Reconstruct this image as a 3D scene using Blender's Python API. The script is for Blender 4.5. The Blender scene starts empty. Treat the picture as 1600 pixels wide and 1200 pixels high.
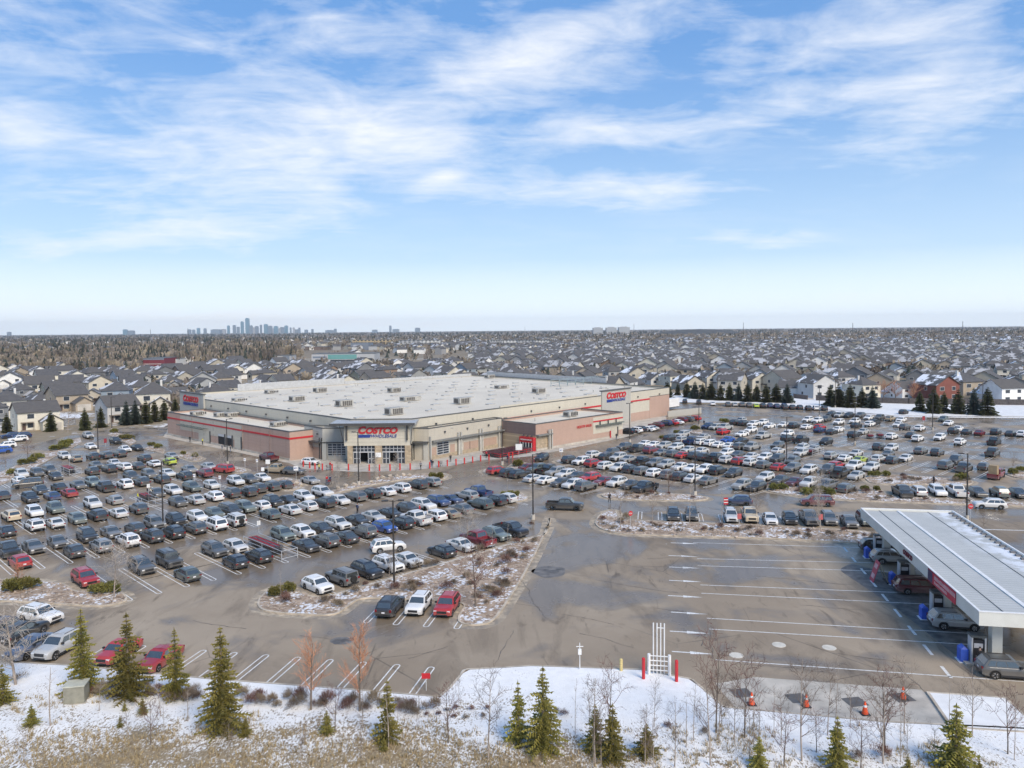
import bpy, bmesh, math, random
from mathutils import Vector, Matrix, noise
from mathutils.geometry import tessellate_polygon
R = random.Random(7)
S = bpy.context.scene
COL = S.collection
PI = math.pi
SQ = math.sqrt(.5)

# ------------------------------------------------------------------ camera
CAM_H, FPX, PITCH, ROLL, HY = 29.0, 1200.0, math.radians(2.5), math.radians(.5), 514.5
PY = HY + FPX * math.tan(PITCH)

def ray(px, py):
    u, v = px - 800, py - PY
    c, s = math.cos(ROLL), math.sin(ROLL)
    u, v = u * c - v * s, u * s + v * c
    return Vector((u, FPX * math.cos(PITCH) - v * math.sin(PITCH), -FPX * math.sin(PITCH) - v * math.cos(PITCH)))

def at(px, py, z=0.0):
    d = ray(px, py)
    t = (z - CAM_H) / d.z
    return Vector((d.x * t, d.y * t, z))

def at_y(px, py, Y):
    d = ray(px, py); t = Y / d.y
    return Vector((d.x * t, Y, CAM_H + d.z * t))

def onplane(px, py, p0, n):
    d = ray(px, py); o = Vector((0, 0, CAM_H))
    t = (Vector(p0) - o).dot(Vector(n)) / d.dot(Vector(n))
    return o + d * t

cd = bpy.data.cameras.new('camera'); cam = bpy.data.objects.new('camera', cd); COL.objects.link(cam)
cd.sensor_width = 36; cd.lens = 36 * FPX / 1600; cd.shift_y = (PY - 600) / 1600
cd.clip_start = .5; cd.clip_end = 60000
_r = Vector((1, 0, 0)); _u = Vector((0, math.sin(PITCH), math.cos(PITCH)))
right = _r * math.cos(ROLL) - _u * math.sin(ROLL); up = _r * math.sin(ROLL) + _u * math.cos(ROLL)
back = right.cross(up)
cam.matrix_world = Matrix(((right.x, up.x, back.x, 0), (right.y, up.y, back.y, 0), (right.z, up.z, back.z, CAM_H), (0, 0, 0, 1)))
S.camera = cam

def XY(u, v, z=0): return Vector(((u - v) * SQ, (u + v) * SQ, z))      # store axes: u right-away, v left-away
def ST(s, t, z=0): return Vector((SQ * (s + t), SQ * (t - s), z))      # left lot: s along the stalls, t along the rows
def RT(s, t, z=0): return Vector((SQ * (s - t), SQ * (s + t), z))      # right lot

# ------------------------------------------------------------------ node helpers
def newmat(name):
    m = bpy.data.materials.new(name); m.use_nodes = True
    nt = m.node_tree; b = nt.nodes['Principled BSDF']
    return m, nt, b

class NT:
    def __init__(s, nt): s.nt = nt
    def n(s, t, **k):
        nd = s.nt.nodes.new(t)
        for a, v in k.items(): setattr(nd, a, v)
        return nd
    def put(s, sock, v):
        if hasattr(v, 'is_linked'): s.nt.links.new(v, sock)
        elif isinstance(v, (tuple, list)) and len(v) == 3 and sock.type == 'RGBA': sock.default_value = (*v, 1)
        else: sock.default_value = v
    def math(s, op, a, b=None, c=None, clamp=False):
        nd = s.n('ShaderNodeMath', operation=op); nd.use_clamp = clamp
        for i, v in enumerate((a, b, c)):
            if v is not None: s.put(nd.inputs[i], v)
        return nd.outputs[0]
    def mix(s, f, a, b):
        nd = s.n('ShaderNodeMix', data_type='RGBA')
        s.put(nd.inputs[0], f); s.put(nd.inputs[6], a); s.put(nd.inputs[7], b)
        return nd.outputs[2]
    def ramp(s, v, a, b):
        nd = s.n('ShaderNodeMapRange'); nd.clamp = True
        s.put(nd.inputs[0], v); s.put(nd.inputs[1], a); s.put(nd.inputs[2], b)
        return nd.outputs[0]
    def noise(s, vec, scale, detail=4, rough=.55, dist=0):
        nd = s.n('ShaderNodeTexNoise')
        s.put(nd.inputs['Vector'], vec); nd.inputs['Scale'].default_value = scale
        nd.inputs['Detail'].default_value = detail; nd.inputs['Roughness'].default_value = rough
        nd.inputs['Distortion'].default_value = dist
        return nd.outputs['Fac']
    def pos(s): return s.n('ShaderNodeNewGeometry').outputs['Position']
    def obj(s): return s.n('ShaderNodeTexCoord').outputs['Object']
    def mapping(s, vec, scale=(1, 1, 1), rot=0, loc=(0, 0, 0)):
        nd = s.n('ShaderNodeMapping'); s.put(nd.inputs[0], vec)
        nd.inputs[1].default_value = loc; nd.inputs[2].default_value = (0, 0, rot); nd.inputs[3].default_value = scale
        return nd.outputs[0]
    def xyz(s, vec):
        nd = s.n('ShaderNodeSeparateXYZ'); s.put(nd.inputs[0], vec); return nd.outputs
    def comb(s, x, y, z):
        nd = s.n('ShaderNodeCombineXYZ')
        for i, v in enumerate((x, y, z)): s.put(nd.inputs[i], v)
        return nd.outputs[0]
    def bump(s, h, strength, dist=.05):
        nd = s.n('ShaderNodeBump'); s.put(nd.inputs['Height'], h)
        nd.inputs['Strength'].default_value = strength; nd.inputs['Distance'].default_value = dist
        return nd.outputs[0]

_mc = {}
def M(name, col=(.5, .5, .5), rough=.7, metal=0, var=.12, scale=1.5, emit=0, spec=.5):
    """plain weathered material: colour with a little world-space mottling"""
    if name in _mc: return _mc[name]
    m, nt, b = newmat(name); k = NT(nt)
    f = k.noise(k.pos(), scale, 5)
    lo = tuple(c * (1 - var * 1.6) for c in col); hi = tuple(min(1, c * (1 + var)) for c in col)
    k.put(b.inputs['Base Color'], k.mix(k.ramp(f, .3, .7), lo, hi))
    b.inputs['Roughness'].default_value = rough; b.inputs['Metallic'].default_value = metal
    b.inputs['Specular IOR Level'].default_value = spec
    _mc[name] = m; return m

def M_obj(name, rough=.7, var=.15, scale=2.0):
    """material whose colour is the object's own colour"""
    if name in _mc: return _mc[name]
    m, nt, b = newmat(name); k = NT(nt)
    oc = k.n('ShaderNodeObjectInfo').outputs['Color']
    f = k.ramp(k.noise(k.pos(), scale, 5), .25, .75)
    hsv = k.n('ShaderNodeHueSaturation'); k.put(hsv.inputs['Color'], oc)
    k.put(hsv.inputs['Value'], k.math('MULTIPLY_ADD', f, var * 2, 1 - var))
    k.put(b.inputs['Base Color'], hsv.outputs[0]); b.inputs['Roughness'].default_value = rough
    _mc[name] = m; return m

# ------------------------------------------------------------------ mesh builder
class MB:
    def __init__(s): s.v = []; s.f = []; s.m = []
    def add(s, vs, fs, mi=0):
        o = len(s.v); s.v += [tuple(v) for v in vs]
        for f in fs: s.f.append(tuple(o + i for i in f)); s.m.append(mi)
    def quad(s, a, b, c, d, mi=0): s.add((a, b, c, d), ((0, 1, 2, 3),), mi)
    def box(s, x0, x1, y0, y1, z0, z1, mi=0, mat=None):
        vs = [Vector((x, y, z)) for z in (z0, z1) for y in (y0, y1) for x in (x0, x1)]
        if mat is not None: vs = [mat @ v for v in vs]
        s.add(vs, ((0, 2, 3, 1), (4, 5, 7, 6), (0, 1, 5, 4), (2, 6, 7, 3), (0, 4, 6, 2), (1, 3, 7, 5)), mi)
    def prism(s, poly, z0, z1, mi=0, bottom=False, mtop=None):
        n = len(poly); p = [Vector((q[0], q[1])) for q in poly]
        if sum(p[i].x * p[(i + 1) % n].y - p[(i + 1) % n].x * p[i].y for i in range(n)) < 0: p.reverse()
        o = len(s.v)
        s.v += [(q.x, q.y, z0) for q in p] + [(q.x, q.y, z1) for q in p]
        for i in range(n):
            j = (i + 1) % n
            s.f.append((o + i, o + j, o + n + j, o + n + i)); s.m.append(mi)
        for t in tessellate_polygon([[Vector((q.x, q.y, 0)) for q in p]]):
            a, b, c = t
            if (p[b] - p[a]).cross(p[c] - p[a]) < 0: a, c = c, a
            s.f.append((o + n + a, o + n + b, o + n + c)); s.m.append(mi if mtop is None else mtop)
            if bottom: s.f.append((o + c, o + b, o + a)); s.m.append(mi)
    def ring(s, poly, inset, z0, z1, mi=0):
        """wall shell of the given thickness along a closed polygon"""
        p = orient(poly); q = offset(p, -inset); n = len(p)
        for i in range(n):
            j = (i + 1) % n
            a, b, c, d = p[i], p[j], q[j], q[i]
            s.quad((*a, z0), (*b, z0), (*b, z1), (*a, z1), mi)
            s.quad((*c, z0), (*d, z0), (*d, z1), (*c, z1), mi)
            s.quad((*a, z1), (*b, z1), (*c, z1), (*d, z1), mi)
            s.quad((*a, z0), (*d, z0), (*c, z0), (*b, z0), mi)
    def tube(s, p0, p1, r0, r1, n=6, mi=0, cap=False):
        p0, p1 = Vector(p0), Vector(p1); d = p1 - p0
        if d.length < 1e-6: return
        d.normalize(); a = d.orthogonal().normalized(); b = d.cross(a)
        o = len(s.v)
        for p, r in ((p0, r0), (p1, r1)):
            for i in range(n):
                t = 2 * PI * i / n
                s.v.append(tuple(p + a * (r * math.cos(t)) + b * (r * math.sin(t))))
        for i in range(n):
            j = (i + 1) % n
            s.f.append((o + i, o + j, o + n + j, o + n + i)); s.m.append(mi)
        if cap:
            s.f.append(tuple(o + n + i for i in range(n))); s.m.append(mi)
            s.f.append(tuple(o + n - 1 - i for i in range(n))); s.m.append(mi)
    def mesh(s, name, mats, smooth=False, angle=35):
        me = bpy.data.meshes.new(name)
        me.from_pydata(s.v, [], s.f)
        for m in mats: me.materials.append(m)
        if len(mats) > 1: me.polygons.foreach_set('material_index', s.m)
        if smooth:
            me.polygons.foreach_set('use_smooth', [True] * len(s.f))
            me.update()
            me.set_sharp_from_angle(angle=math.radians(angle))
        me.update(); return me
    def build(s, name, mats, parent=None, smooth=False, loc=None, angle=35):
        if not isinstance(mats, (list, tuple)): mats = [mats]
        o = bpy.data.objects.new(name, s.mesh(name, mats, smooth, angle)); COL.objects.link(o)
        if parent is not None: o.parent = parent
        if loc is not None: o.location = loc
        return o

def orient(poly):
    p = [Vector((q[0], q[1])) for q in poly]; n = len(p)
    if sum(p[i].x * p[(i + 1) % n].y - p[(i + 1) % n].x * p[i].y for i in range(n)) < 0: p.reverse()
    return p

def offset(p, d):
    """polygon moved outwards by d (inwards when negative)"""
    p = orient(p); n = len(p); out = []
    for i in range(n):
        a, b, c = p[i - 1], p[i], p[(i + 1) % n]
        e1 = (b - a).normalized(); e2 = (c - b).normalized()
        n1 = Vector((e1.y, -e1.x)); n2 = Vector((e2.y, -e2.x))
        k = n1 + n2; L = max(.25, k.dot(n1))
        out.append(b + k * (d / L))
    return out

def rounded(poly, r=1.2, n=4):
    p = orient(poly); out = []
    for i in range(len(p)):
        a, b, c = p[i - 1], p[i], p[(i + 1) % len(p)]
        d1 = min(r, (a - b).length * .45); d2 = min(r, (c - b).length * .45)
        s, e = b + (a - b).normalized() * d1, b + (c - b).normalized() * d2
        for k in range(n + 1):
            t = k / n
            out.append(s * (1 - t) ** 2 + b * 2 * t * (1 - t) + e * t * t)
    return out

def tag(o, label=None, cat=None, group=None, kind=None):
    if label: o['label'] = label
    if cat: o['category'] = cat
    if group: o['group'] = group
    if kind: o['kind'] = kind
    return o

def empty(name, loc=(0, 0, 0), rz=0.0):
    o = bpy.data.objects.new(name, None); COL.objects.link(o)
    o.location = loc; o.rotation_euler = (0, 0, rz); o.empty_display_size = .2
    return o

def copy_tree(o, parent=None):
    c = o.copy(); COL.objects.link(c)
    if parent is not None: c.parent = parent
    for ch in list(o.children): copy_tree(ch, c)
    return c

def setcol(o, col):
    o.color = (*col, 1)
    for ch in o.children: setcol(ch, col)

def ordinal(n):
    return str(n) + ('th' if 10 <= n % 100 <= 20 else {1: 'st', 2: 'nd', 3: 'rd'}.get(n % 10, 'th'))

def text_obj(name, s, mat, origin, rdir, udir, width=None, height=None, parent=None, shear=0, fat=0, depth=.03, sx=1.0):
    """lettering as a mesh: baseline start at origin, reading along rdir, up along udir"""
    cu = bpy.data.curves.new(name, 'FONT'); cu.body = s; cu.size = 1; cu.shear = shear; cu.offset = fat; cu.extrude = depth
    t = bpy.data.objects.new(name, cu); COL.objects.link(t)
    dg = bpy.context.evaluated_depsgraph_get(); dg.update()
    me = bpy.data.meshes.new_from_object(t.evaluated_get(dg))
    bpy.data.objects.remove(t); bpy.data.curves.remove(cu)
    xs = [v.co.x for v in me.vertices]; ys = [v.co.y for v in me.vertices]
    w, h = max(xs) - min(xs), max(ys) - min(ys)
    kx = width / w if width else None; ky = height / h if height else None
    if kx is None: kx = ky * sx
    if ky is None: ky = kx
    r = Vector(rdir).normalized(); u = Vector(udir).normalized(); nn = r.cross(u)
    for v in me.vertices:
        x, y, z = (v.co.x - min(xs)) * kx, (v.co.y - min(ys)) * ky, v.co.z
        v.co = Vector(origin) + r * x + u * y + nn * (z + depth)
    me.materials.clear(); me.materials.append(mat); me.name = name
    o = bpy.data.objects.new(name, me); COL.objects.link(o)
    if parent is not None: o.parent = parent; o.matrix_parent_inverse = parent.matrix_basis.inverted()
    return o

# ------------------------------------------------------------------ render, world, sun
S.render.engine = 'CYCLES'
S.cycles.use_denoising = True
S.cycles.max_bounces = 5; S.cycles.diffuse_bounces = 2; S.cycles.glossy_bounces = 3; S.cycles.volume_bounces = 1
S.cycles.transparent_max_bounces = 4
S.cycles.use_adaptive_sampling = True; S.cycles.adaptive_threshold = .02
S.cycles.sample_clamp_indirect = 6
S.view_settings.view_transform = 'Standard'; S.view_settings.look = 'None'; S.view_settings.gamma = 1
S.view_settings.exposure = EXPOSURE if 'EXPOSURE' in globals() else .98

SUN_AZ, SUN_EL = math.radians(148), math.radians(40)       # clockwise from +Y (away): behind the camera, to the right
w = bpy.data.worlds.new('World'); S.world = w; w.use_nodes = True
k = NT(w.node_tree); bg = w.node_tree.nodes['Background']
sky = k.n('ShaderNodeTexSky', sky_type='NISHITA')
sky.sun_disc = False; sky.sun_elevation = SUN_EL; sky.sun_rotation = SUN_AZ
sky.altitude = 600; sky.air_density = 1.0; sky.dust_density = .6; sky.ozone_density = 2.0
hs = k.n('ShaderNodeHueSaturation'); k.put(hs.inputs['Color'], sky.outputs[0]); hs.inputs['Saturation'].default_value = 1.28; hs.inputs['Value'].default_value = 1.0
dirv = k.n('ShaderNodeTexCoord').outputs['Generated']
dx, dy, dz = k.xyz(dirv)
az = k.math('ARCTAN2', dx, dy); el = k.math('ARCSINE', dz)
# cloud deck: streaks on a plane high above, so they shrink towards the horizon
zz = k.math('ADD', k.math('MAXIMUM', dz, 0), .10)
cp = k.comb(k.math('DIVIDE', dx, zz), k.math('DIVIDE', dy, zz), 0)
n1 = k.noise(k.mapping(cp, (1.0, 1.7, 1), .35), .8, 9, .62, .6)
n2 = k.noise(k.mapping(cp, (1.3, 2.8, 1), .3, (3, 1, 0)), 2.2, 8, .62, .8)
n3 = k.noise(k.comb(k.math('MULTIPLY', az, 1.0), k.math('MULTIPLY', el, 3.0), 0), 7.5, 9, .58, .5)
lob = None
for x, y, rx, ry, rot, st in (
        (40, 90, 300, 150, 0, .62), (520, 40, 380, 80, 0, .5), (400, 285, 270, 105, .22, .9), (860, 95, 300, 62, .26, .95),
        (1330, 108, 210, 46, .05, .95), (980, 215, 420, 34, .06, 1.0), (960, 302, 250, 28, -.02, 1.25), (1500, 220, 170, 75, .1, .75),
        (250, 382, 200, 22, .12, .6), (30, 245, 100, 45, 0, .8), (330, 500, 380, 26, 0, 1.0), (1170, 386, 110, 18, 0, .8), (700, 277, 40, 12, .2, .7),
        (1450, 470, 400, 26, 0, .35)):
    ca, ce = math.atan((x - 800) / 1200), math.atan((514 - y) / 1200)
    a = k.math('SUBTRACT', az, ca); e = k.math('SUBTRACT', el, ce)
    c, s = math.cos(rot), math.sin(rot)
    p = k.math('MULTIPLY', k.math('ADD', k.math('MULTIPLY', a, c), k.math('MULTIPLY', e, s)), 1200 / rx)
    q = k.math('MULTIPLY', k.math('SUBTRACT', k.math('MULTIPLY', e, c), k.math('MULTIPLY', a, s)), 1200 / ry)
    d = k.math('ADD', k.math('MULTIPLY', p, p), k.math('MULTIPLY', q, q))
    g = k.math('MULTIPLY', k.math('EXPONENT', k.math('MULTIPLY', d, -1.0)), st)
    lob = g if lob is None else k.math('ADD', lob, g)
nn_ = k.math('ADD', k.math('MULTIPLY', n1, .34), k.math('ADD', k.math('MULTIPLY', n2, .22), k.math('MULTIPLY', n3, .44)))
thin = k.math('MULTIPLY', k.ramp(nn_, .48, .84), .22)                      # thin veil everywhere
body = k.ramp(k.math('ADD', k.math('MULTIPLY', lob, .60), k.math('MULTIPLY', k.math('SUBTRACT', nn_, .5), 2.9)), .24, .98)
body = k.math('MULTIPLY', body, k.ramp(lob, .03, .4))
cm = k.math('MAXIMUM', thin, k.math('MULTIPLY', body, .9))
hz = k.math('MULTIPLY', k.ramp(el, .40, .02), .97)                         # pale air low in the sky
hz = k.math('MULTIPLY', hz, hz)
skyc = k.mix(hz, k.mix(.55, hs.outputs[0], (2.5, 5.3, 10.6)), (7.6, 9.6, 11.3))
skyc = k.mix(k.ramp(el, .09, .01), skyc, (10.4, 11.4, 12.1))
col = k.mix(k.math('MINIMUM', cm, 1), skyc, (10.2, 10.4, 10.8))
k.put(bg.inputs['Color'], col); bg.inputs['Strength'].default_value = .052

sd = bpy.data.lights.new('sun', 'SUN'); sd.energy = 2.1; sd.angle = math.radians(32); sd.color = (1, .88, .72)
so = bpy.data.objects.new('sun', sd); COL.objects.link(so)
sdir = Vector((math.sin(SUN_AZ) * math.cos(SUN_EL), math.cos(SUN_AZ) * math.cos(SUN_EL), math.sin(SUN_EL)))
so.rotation_euler = sdir.to_track_quat('Z', 'Y').to_euler(); so.location = (40, -60, 80)
# vehicles read off the site: tile origin and scale, lot, then x y (type, colour, facing)
CARS = {
 'A': (0, 650, 8, 'L', '1100 240 Ssf;1445 310 Sdf;800 490 Ssf;940 530 Str;1130 370 Cwf;1140 490 Sdr;1320 490 Sgr;1500 470 Sgr;1540 400 Cwf;1190 600 Cgf;1160 690 Sdr;1350 650 Sdr;1420 575 Cwf;1540 630 Swr;350 710 Ssf;440 725 Sgf;590 670 Sgf;700 745 Cdf;225 790 Hwr;510 915 Cdf;720 870 Cdr;860 945 Crr;670 995 Cnr;980 850 Cgf;1170 830 Sef;1320 880 Pdr;1550 845 Swr;380 1020 Skf;30 980 Cdr;1450 1050 Hsr'),
 'B': (0, 780, 8, 'L', '420 140 Swf;150 205 Str;700 115 Sef;420 310 Swr;690 280 Csr;960 230 Hef;1210 190 Sdr;1490 160 Cwr;90 390 Ckr;1200 70 Swf;720 520 Cgf;440 600 Cgf;100 620 Pdf;250 770 Hrr;930 640 Hdr;1090 450 Sdf;1260 570 Ssr;1390 400 Cgf;1070 980 Srf'),
 'C': (200, 650, 8, 'L', '110 390 Cdf;180 520 Sdr;310 580 Cwr;130 620 Cgr;540 490 Csf;510 560 Hyr;235 715 Sgf;10 742 Sgf;160 815 Sdr;490 700 Csf;430 790 Sdr;740 650 Csf;700 745 Skr;940 705 Smr;990 620 Csf;1330 800 Ssf;1550 770 Sgf;1040 850 Hsf;780 880 Sef;550 920 Swf;330 940 Cgf;610 1060 Hgf;830 1030 Csr;1080 1000 Swr;1350 945 Sdr;1580 890 Sdr'),
 'D': (200, 780, 8, 'L', '140 115 Sgr;310 285 Sgf;600 250 Sdf;870 210 Hwf;840 350 Sgr;1100 310 Vwr;1340 265 Jwr;1070 160 Hef;1310 120 Vdf;1500 80 Sef;590 420 Skr;310 460 Sdr;120 370 Hdr;-20 497 Swr;1075 620 Sgf;1350 580 Hwf;1330 760 Hkr;1616 690 Sdr;190 840 Sgf;540 770 Jgf;780 940 Her'),
 'E': (400, 680, 8, 'L', '630 540 Csf;320 610 Hdr;30 530 Cwf;80 640 Sgr;540 740 Swf;750 690 Swf;1000 790 Hwf;800 820 Sdr;590 860 Hwr;370 900 Cwr;340 800 Cdf;150 810 Sdf;150 960 Cer;20 880 Hwr;1170 740 Sgr;1370 710 Sdr;1530 670 Cwr;5 720 Sdr'),
 'F': (400, 780, 8, 'L', '310 430 Sef;590 400 Hwf;840 360 Hdf;1020 300 Ssf;1290 260 Cdf;1450 200 Csf;620 560 Cdf;870 510 Sgr;1140 470 Cdr;1330 390 Sgr;1580 330 Hbf;780 1060 Hwf;1060 960 Jgr;1370 870 Skf;1640 805 Swf;1872 735 Csf'),
 'G': (600, 680, 8, 'L', '130 640 Swr;330 590 Sdr;490 560 Ssr;1080 680 Pnr;960 730 Ssr;780 780 Cnf;610 800 Snf;440 850 Swf;250 890 Hdf;80 960 Cdf;890 890 Cgr;1110 830 Ser;1290 790 Skr;1430 760 Hwr;770 960 Ctr;590 980 Swr;350 1020 Pwr;190 1080 Sdr'),
 'H': (600, 780, 8, 'L', '720 630 Hkr;940 550 Csf;1130 480 Pmr;1340 420 Sef;1480 340 Pkf'),
 'I': (760, 640, 8, 'R', '160 750 Srr;310 780 Sdr;440 800 Sdr;600 710 Cmr;690 740 Sef;820 720 Pdr;850 770 Ssf;990 800 Swf;580 850 Cwr;760 870 Cwr;930 910 Hdf;1080 920 Swf;1260 950 Sgr;1160 810 Cgf;1310 840 Srf;1440 890 Cmf;1070 620 Sdr;1200 640 Swf;1340 670 Srr;1360 560 Swr'),
 'J': (920, 640, 8, 'R', '180 590 Hdr;260 540 Sgf;380 590 Ssf;500 610 Csf;210 700 Swr;370 720 Swf;530 740 Skr;690 760 Sgr;850 780 Swr;1020 810 Sgr;1180 820 Sdr;1350 840 Cwr;1520 870 Cgr;340 910 Swf;540 930 Cdf;680 970 Pkf;620 650 Pkr;830 660 Sgf;960 680 Ssf;1140 710 Cwf;1290 720 Cwf;1460 740 Swf;450 460 Sgf;610 480 Pdr;770 510 Smr;900 530 Cgf;700 420 Cwf;830 430 Cwf;940 450 Ssf;1080 470 Ssf;1050 550 Sgr;1230 580 Crr;1390 580 Sdr;1540 590 Pdr;1210 500 Csf;1390 510 Csf;1050 350 Sdr;1200 370 Ssr;1290 400 Pnr;1450 410 Swr;1210 300 Ssf;1460 330 Csf'),
 'W': (920, 640, 8, 'W', '480 270 Skr;580 255 Swr;640 240 Skr;710 240 Cwr;770 225 Csr;840 195 Smr;960 165 Snr;1020 160 Crr;1090 150 Cwr;1140 130 Smr;1230 120 Sgr;1310 110 Srr'),
 'K': (1080, 640, 8, 'R', '220 210 Snf;310 220 Ssf;410 210 Psf;390 280 Srr;560 160 Sdr;670 165 Sdr;640 130 Ssf;790 175 Swf;890 160 Swf;1010 190 Cwf;1120 190 Cwf;1250 205 Sdr;1420 215 Cwr;760 250 Swf;630 300 Cwf;900 320 Psf;160 410 Swr;320 440 Cwr;480 450 Cwr;610 460 Sgr;790 450 Psf;460 370 Cbf;650 380 Cdf;120 570 Sgr;440 540 Swf;600 550 Cgf;770 570 Cwf;940 590 Swf;1110 600 Sgf;460 620 Swr;620 640 Srr;780 650 Swr;920 680 Sgr;1090 710 Crr;1300 710 Sgf;1500 740 Swf;1290 630 Sgf;370 750 Skr;560 780 Sdf;960 830 Swf;1130 870 Cdf;1330 890 Cmf;1500 900 Swf;670 930 Ssf;870 940 Sdf;1050 450 Sgf;1080 510 Cwr;1190 360 Sdr;1200 300 Swf;1340 380 Pdr;1370 480 Ssf;1370 540 Ssf;1530 480 Csf'),
 'M2': (1240, 640, 8, 'R', '290 230 Srr;370 240 Cnr;440 280 Cdr;560 240 Cwr;540 160 Swf;150 130 Swf;270 140 Swf;390 120 Sgf;460 60 Sdf;570 70 Ssf;690 70 Sdf;830 70 Sgf;740 150 Swf;790 190 Cdr;950 180 Swr;940 100 Cwf;1080 90 Sgf;1210 110 Str;1350 120 Cwf;1310 180 Cwf;1390 215 Sgr;1375 30 Sdr;1040 150 Sdr;750 310 Sdr;860 270 Csf;1220 335 Swr;1480 310 Cdr;1550 360 Swr;1080 460 Sdr;1240 470 Swf;430 390 Sdf;490 570 Ssr;660 590 Cwr;800 530 Csf;850 610 Cyr;1060 610 Swr;1180 550 Cgf;1250 620 Skr;1390 600 Cwf;420 740 Sgf;580 680 Srr;620 770 Pdr;770 690 Pwf;830 800 Csf;970 720 Ssf;470 920 Pgf;700 960 Sgr'),
 'N': (1400, 640, 8, 'R', '300 230 Swr;590 120 Sef;660 160 Cwf;720 260 Sdr;800 225 Cwf;890 270 Cdr;1060 280 Cmr;1240 280 Sdr;1415 300 Cdr;1570 305 Swr;545 345 Swf;815 395 Swr;1240 390 Pdr;330 505 Sgr;535 525 Sdr;1210 530 Pgr;620 690 Vgr;740 630 Sdf;850 720 Pgr;1125 690 Hgr;1255 800 Pmr'),
 'T': (1400, 640, 8, 'N', '80 1020 Pdf;270 1010 Swr;520 1010 Swf;760 1010 Pwr;1010 1020 Cgf;1290 1030 Ser;1520 1030 Cdf'),
 'Q': (960, 720, 8, 'N', '735 665 Skf;965 665 Sgf;1455 685 Swf;1690 665 Ptf;1945 712 Cwf;2190 710 Hkf;2430 700 Pgf;2680 715 Sgf;2940 745 Cgf;3130 725 Sef'),
 'X': (1040, 590, 8, 'B', '240 295 Sdr;415 305 Sdr;590 322 Cwr;780 333 Sgr;870 333 Csr;970 338 Sgr;1070 343 Sgr;1190 348 Cyr;1290 350 Snr;1395 357 Snr;1540 368 Sdr'),
 'Y': (1200, 480, 4, 'B', '-2 615 Skr;55 617 Snr;128 624 Sdr;180 626 Sdr;238 630 Sdr;295 630 Swr;350 632 Sdr'),
 'Z': (0, 650, 8, 'E', '10 430 Sbr;70 365 Swr;225 287 Swr;270 245 Snr;130 245 Snr'),
 'U': (0, 900, 4, 'N', '20 352 Snf;95 340 Sdr;215 430 Cuf;350 430 Ssf;740 455 Crf;1000 500 Crf'),
 'O': (400, 700, 4, 'N', '840 980 Skr;1018 968 Swf;1195 975 Srf'),
 'D1': (400, 680, 8, 'D', '160 270 Pm@135;680 325 Hw@-25;480 445 Sg@-20;260 420 Pt@165'),
 'D2': (0, 650, 8, 'D', '345 845 Vd@213'),
 'D3': (200, 650, 8, 'D', '1190 660 Vr@150'),
 'D4': (400, 700, 4, 'D', '825 612 Sw@22'),
 'D5': (0, 900, 4, 'D', '252 238 Sw@-22'),
 'D6': (760, 640, 8, 'D', '690 595 Sk@245'),
 'D7': (800, 700, 4, 'D', '330 352 Pd@-10.5;1410 328 Sn@169'),
 'D8': (1200, 700, 4, 'D', '305 332 Vm@169.5;1385 348 Sw@169;775 680 Ss@-10.5;945 862 Vm@-10.5;1170 1075 Ss@-10.5;1500 1370 Sg@-10.5;690 610 Sk@-10.5'),
}
# ------------------------------------------------------------------ ground materials
def mat_asphalt():
    m, nt, b = newmat('asphalt'); k = NT(nt); P = k.pos()
    big = k.noise(P, .035, 5, .6); mid = k.noise(k.mapping(P, (1, .28, 1), math.radians(-10)), .22, 6, .62, .8)
    fine = k.noise(P, 2.2, 5, .7); grit = k.noise(P, 22, 2, .6)
    base = k.mix(k.ramp(big, .3, .7), (.235, .180, .124), (.43, .352, .260))
    base = k.mix(k.math('MULTIPLY', k.ramp(mid, .50, .68), .62), base, (.120, .092, .064))       # oily, sandy streaks
    base = k.mix(k.math('MULTIPLY', k.ramp(fine, .56, .8), .3), base, (.46, .41, .34))           # dried grit
    base = k.mix(k.math('MULTIPLY', grit, .25), base, (.16, .145, .13))
    st = k.ramp(k.noise(k.mapping(P, (.8, .22, 1), math.radians(-11), (5, 2, 0)), .55, 7, .68, 1.2), .57, .70)
    base = k.mix(k.math('MULTIPLY', st, .6), base, (.080, .062, .044))                            # drip lines and tyre smears
    blot = k.ramp(k.noise(P, .13, 6, .68, 1.0), .60, .68)
    base = k.mix(k.math('MULTIPLY', blot, .4), base, (.17, .145, .115))
    # cracks
    vo = k.n('ShaderNodeTexVoronoi', feature='DISTANCE_TO_EDGE'); k.put(vo.inputs['Vector'], k.mapping(k.n('ShaderNodeVectorMath', operation='ADD').outputs[0] if 0 else P, (1, 1, 1)))
    vo.inputs['Scale'].default_value = .085
    crack = k.math('MULTIPLY', k.ramp(vo.outputs[0], .006, .0015), k.ramp(k.noise(P, .06, 3), .5, .6))
    base = k.mix(k.math('MULTIPLY', crack, .6), base, (.05, .045, .04))
    # melt water: mostly in the lots beyond the near drive
    y = k.xyz(P)[1]
    wetn = k.noise(k.mapping(P, (1, 1, 1), .78), .10, 5, .55, .5)
    wet = k.ramp(k.math('ADD', wetn, k.math('MULTIPLY', k.ramp(y, 62, 100), .13)), .545, .66)
    base = k.mix(k.math('MULTIPLY', wet, .6), base, (.105, .078, .052))
    k.put(b.inputs['Base Color'], base)
    k.put(b.inputs['Specular IOR Level'], k.math('MULTIPLY_ADD', wet, .2, .2))
    rough = k.math('MULTIPLY_ADD', wet, -.50, .74)
    k.put(b.inputs['Roughness'], rough)
    k.put(b.inputs['Normal'], k.bump(k.math('MULTIPLY', k.math('ADD', grit, fine), k.math('SUBTRACT', 1, wet)), .25, .02))
    return m

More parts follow.
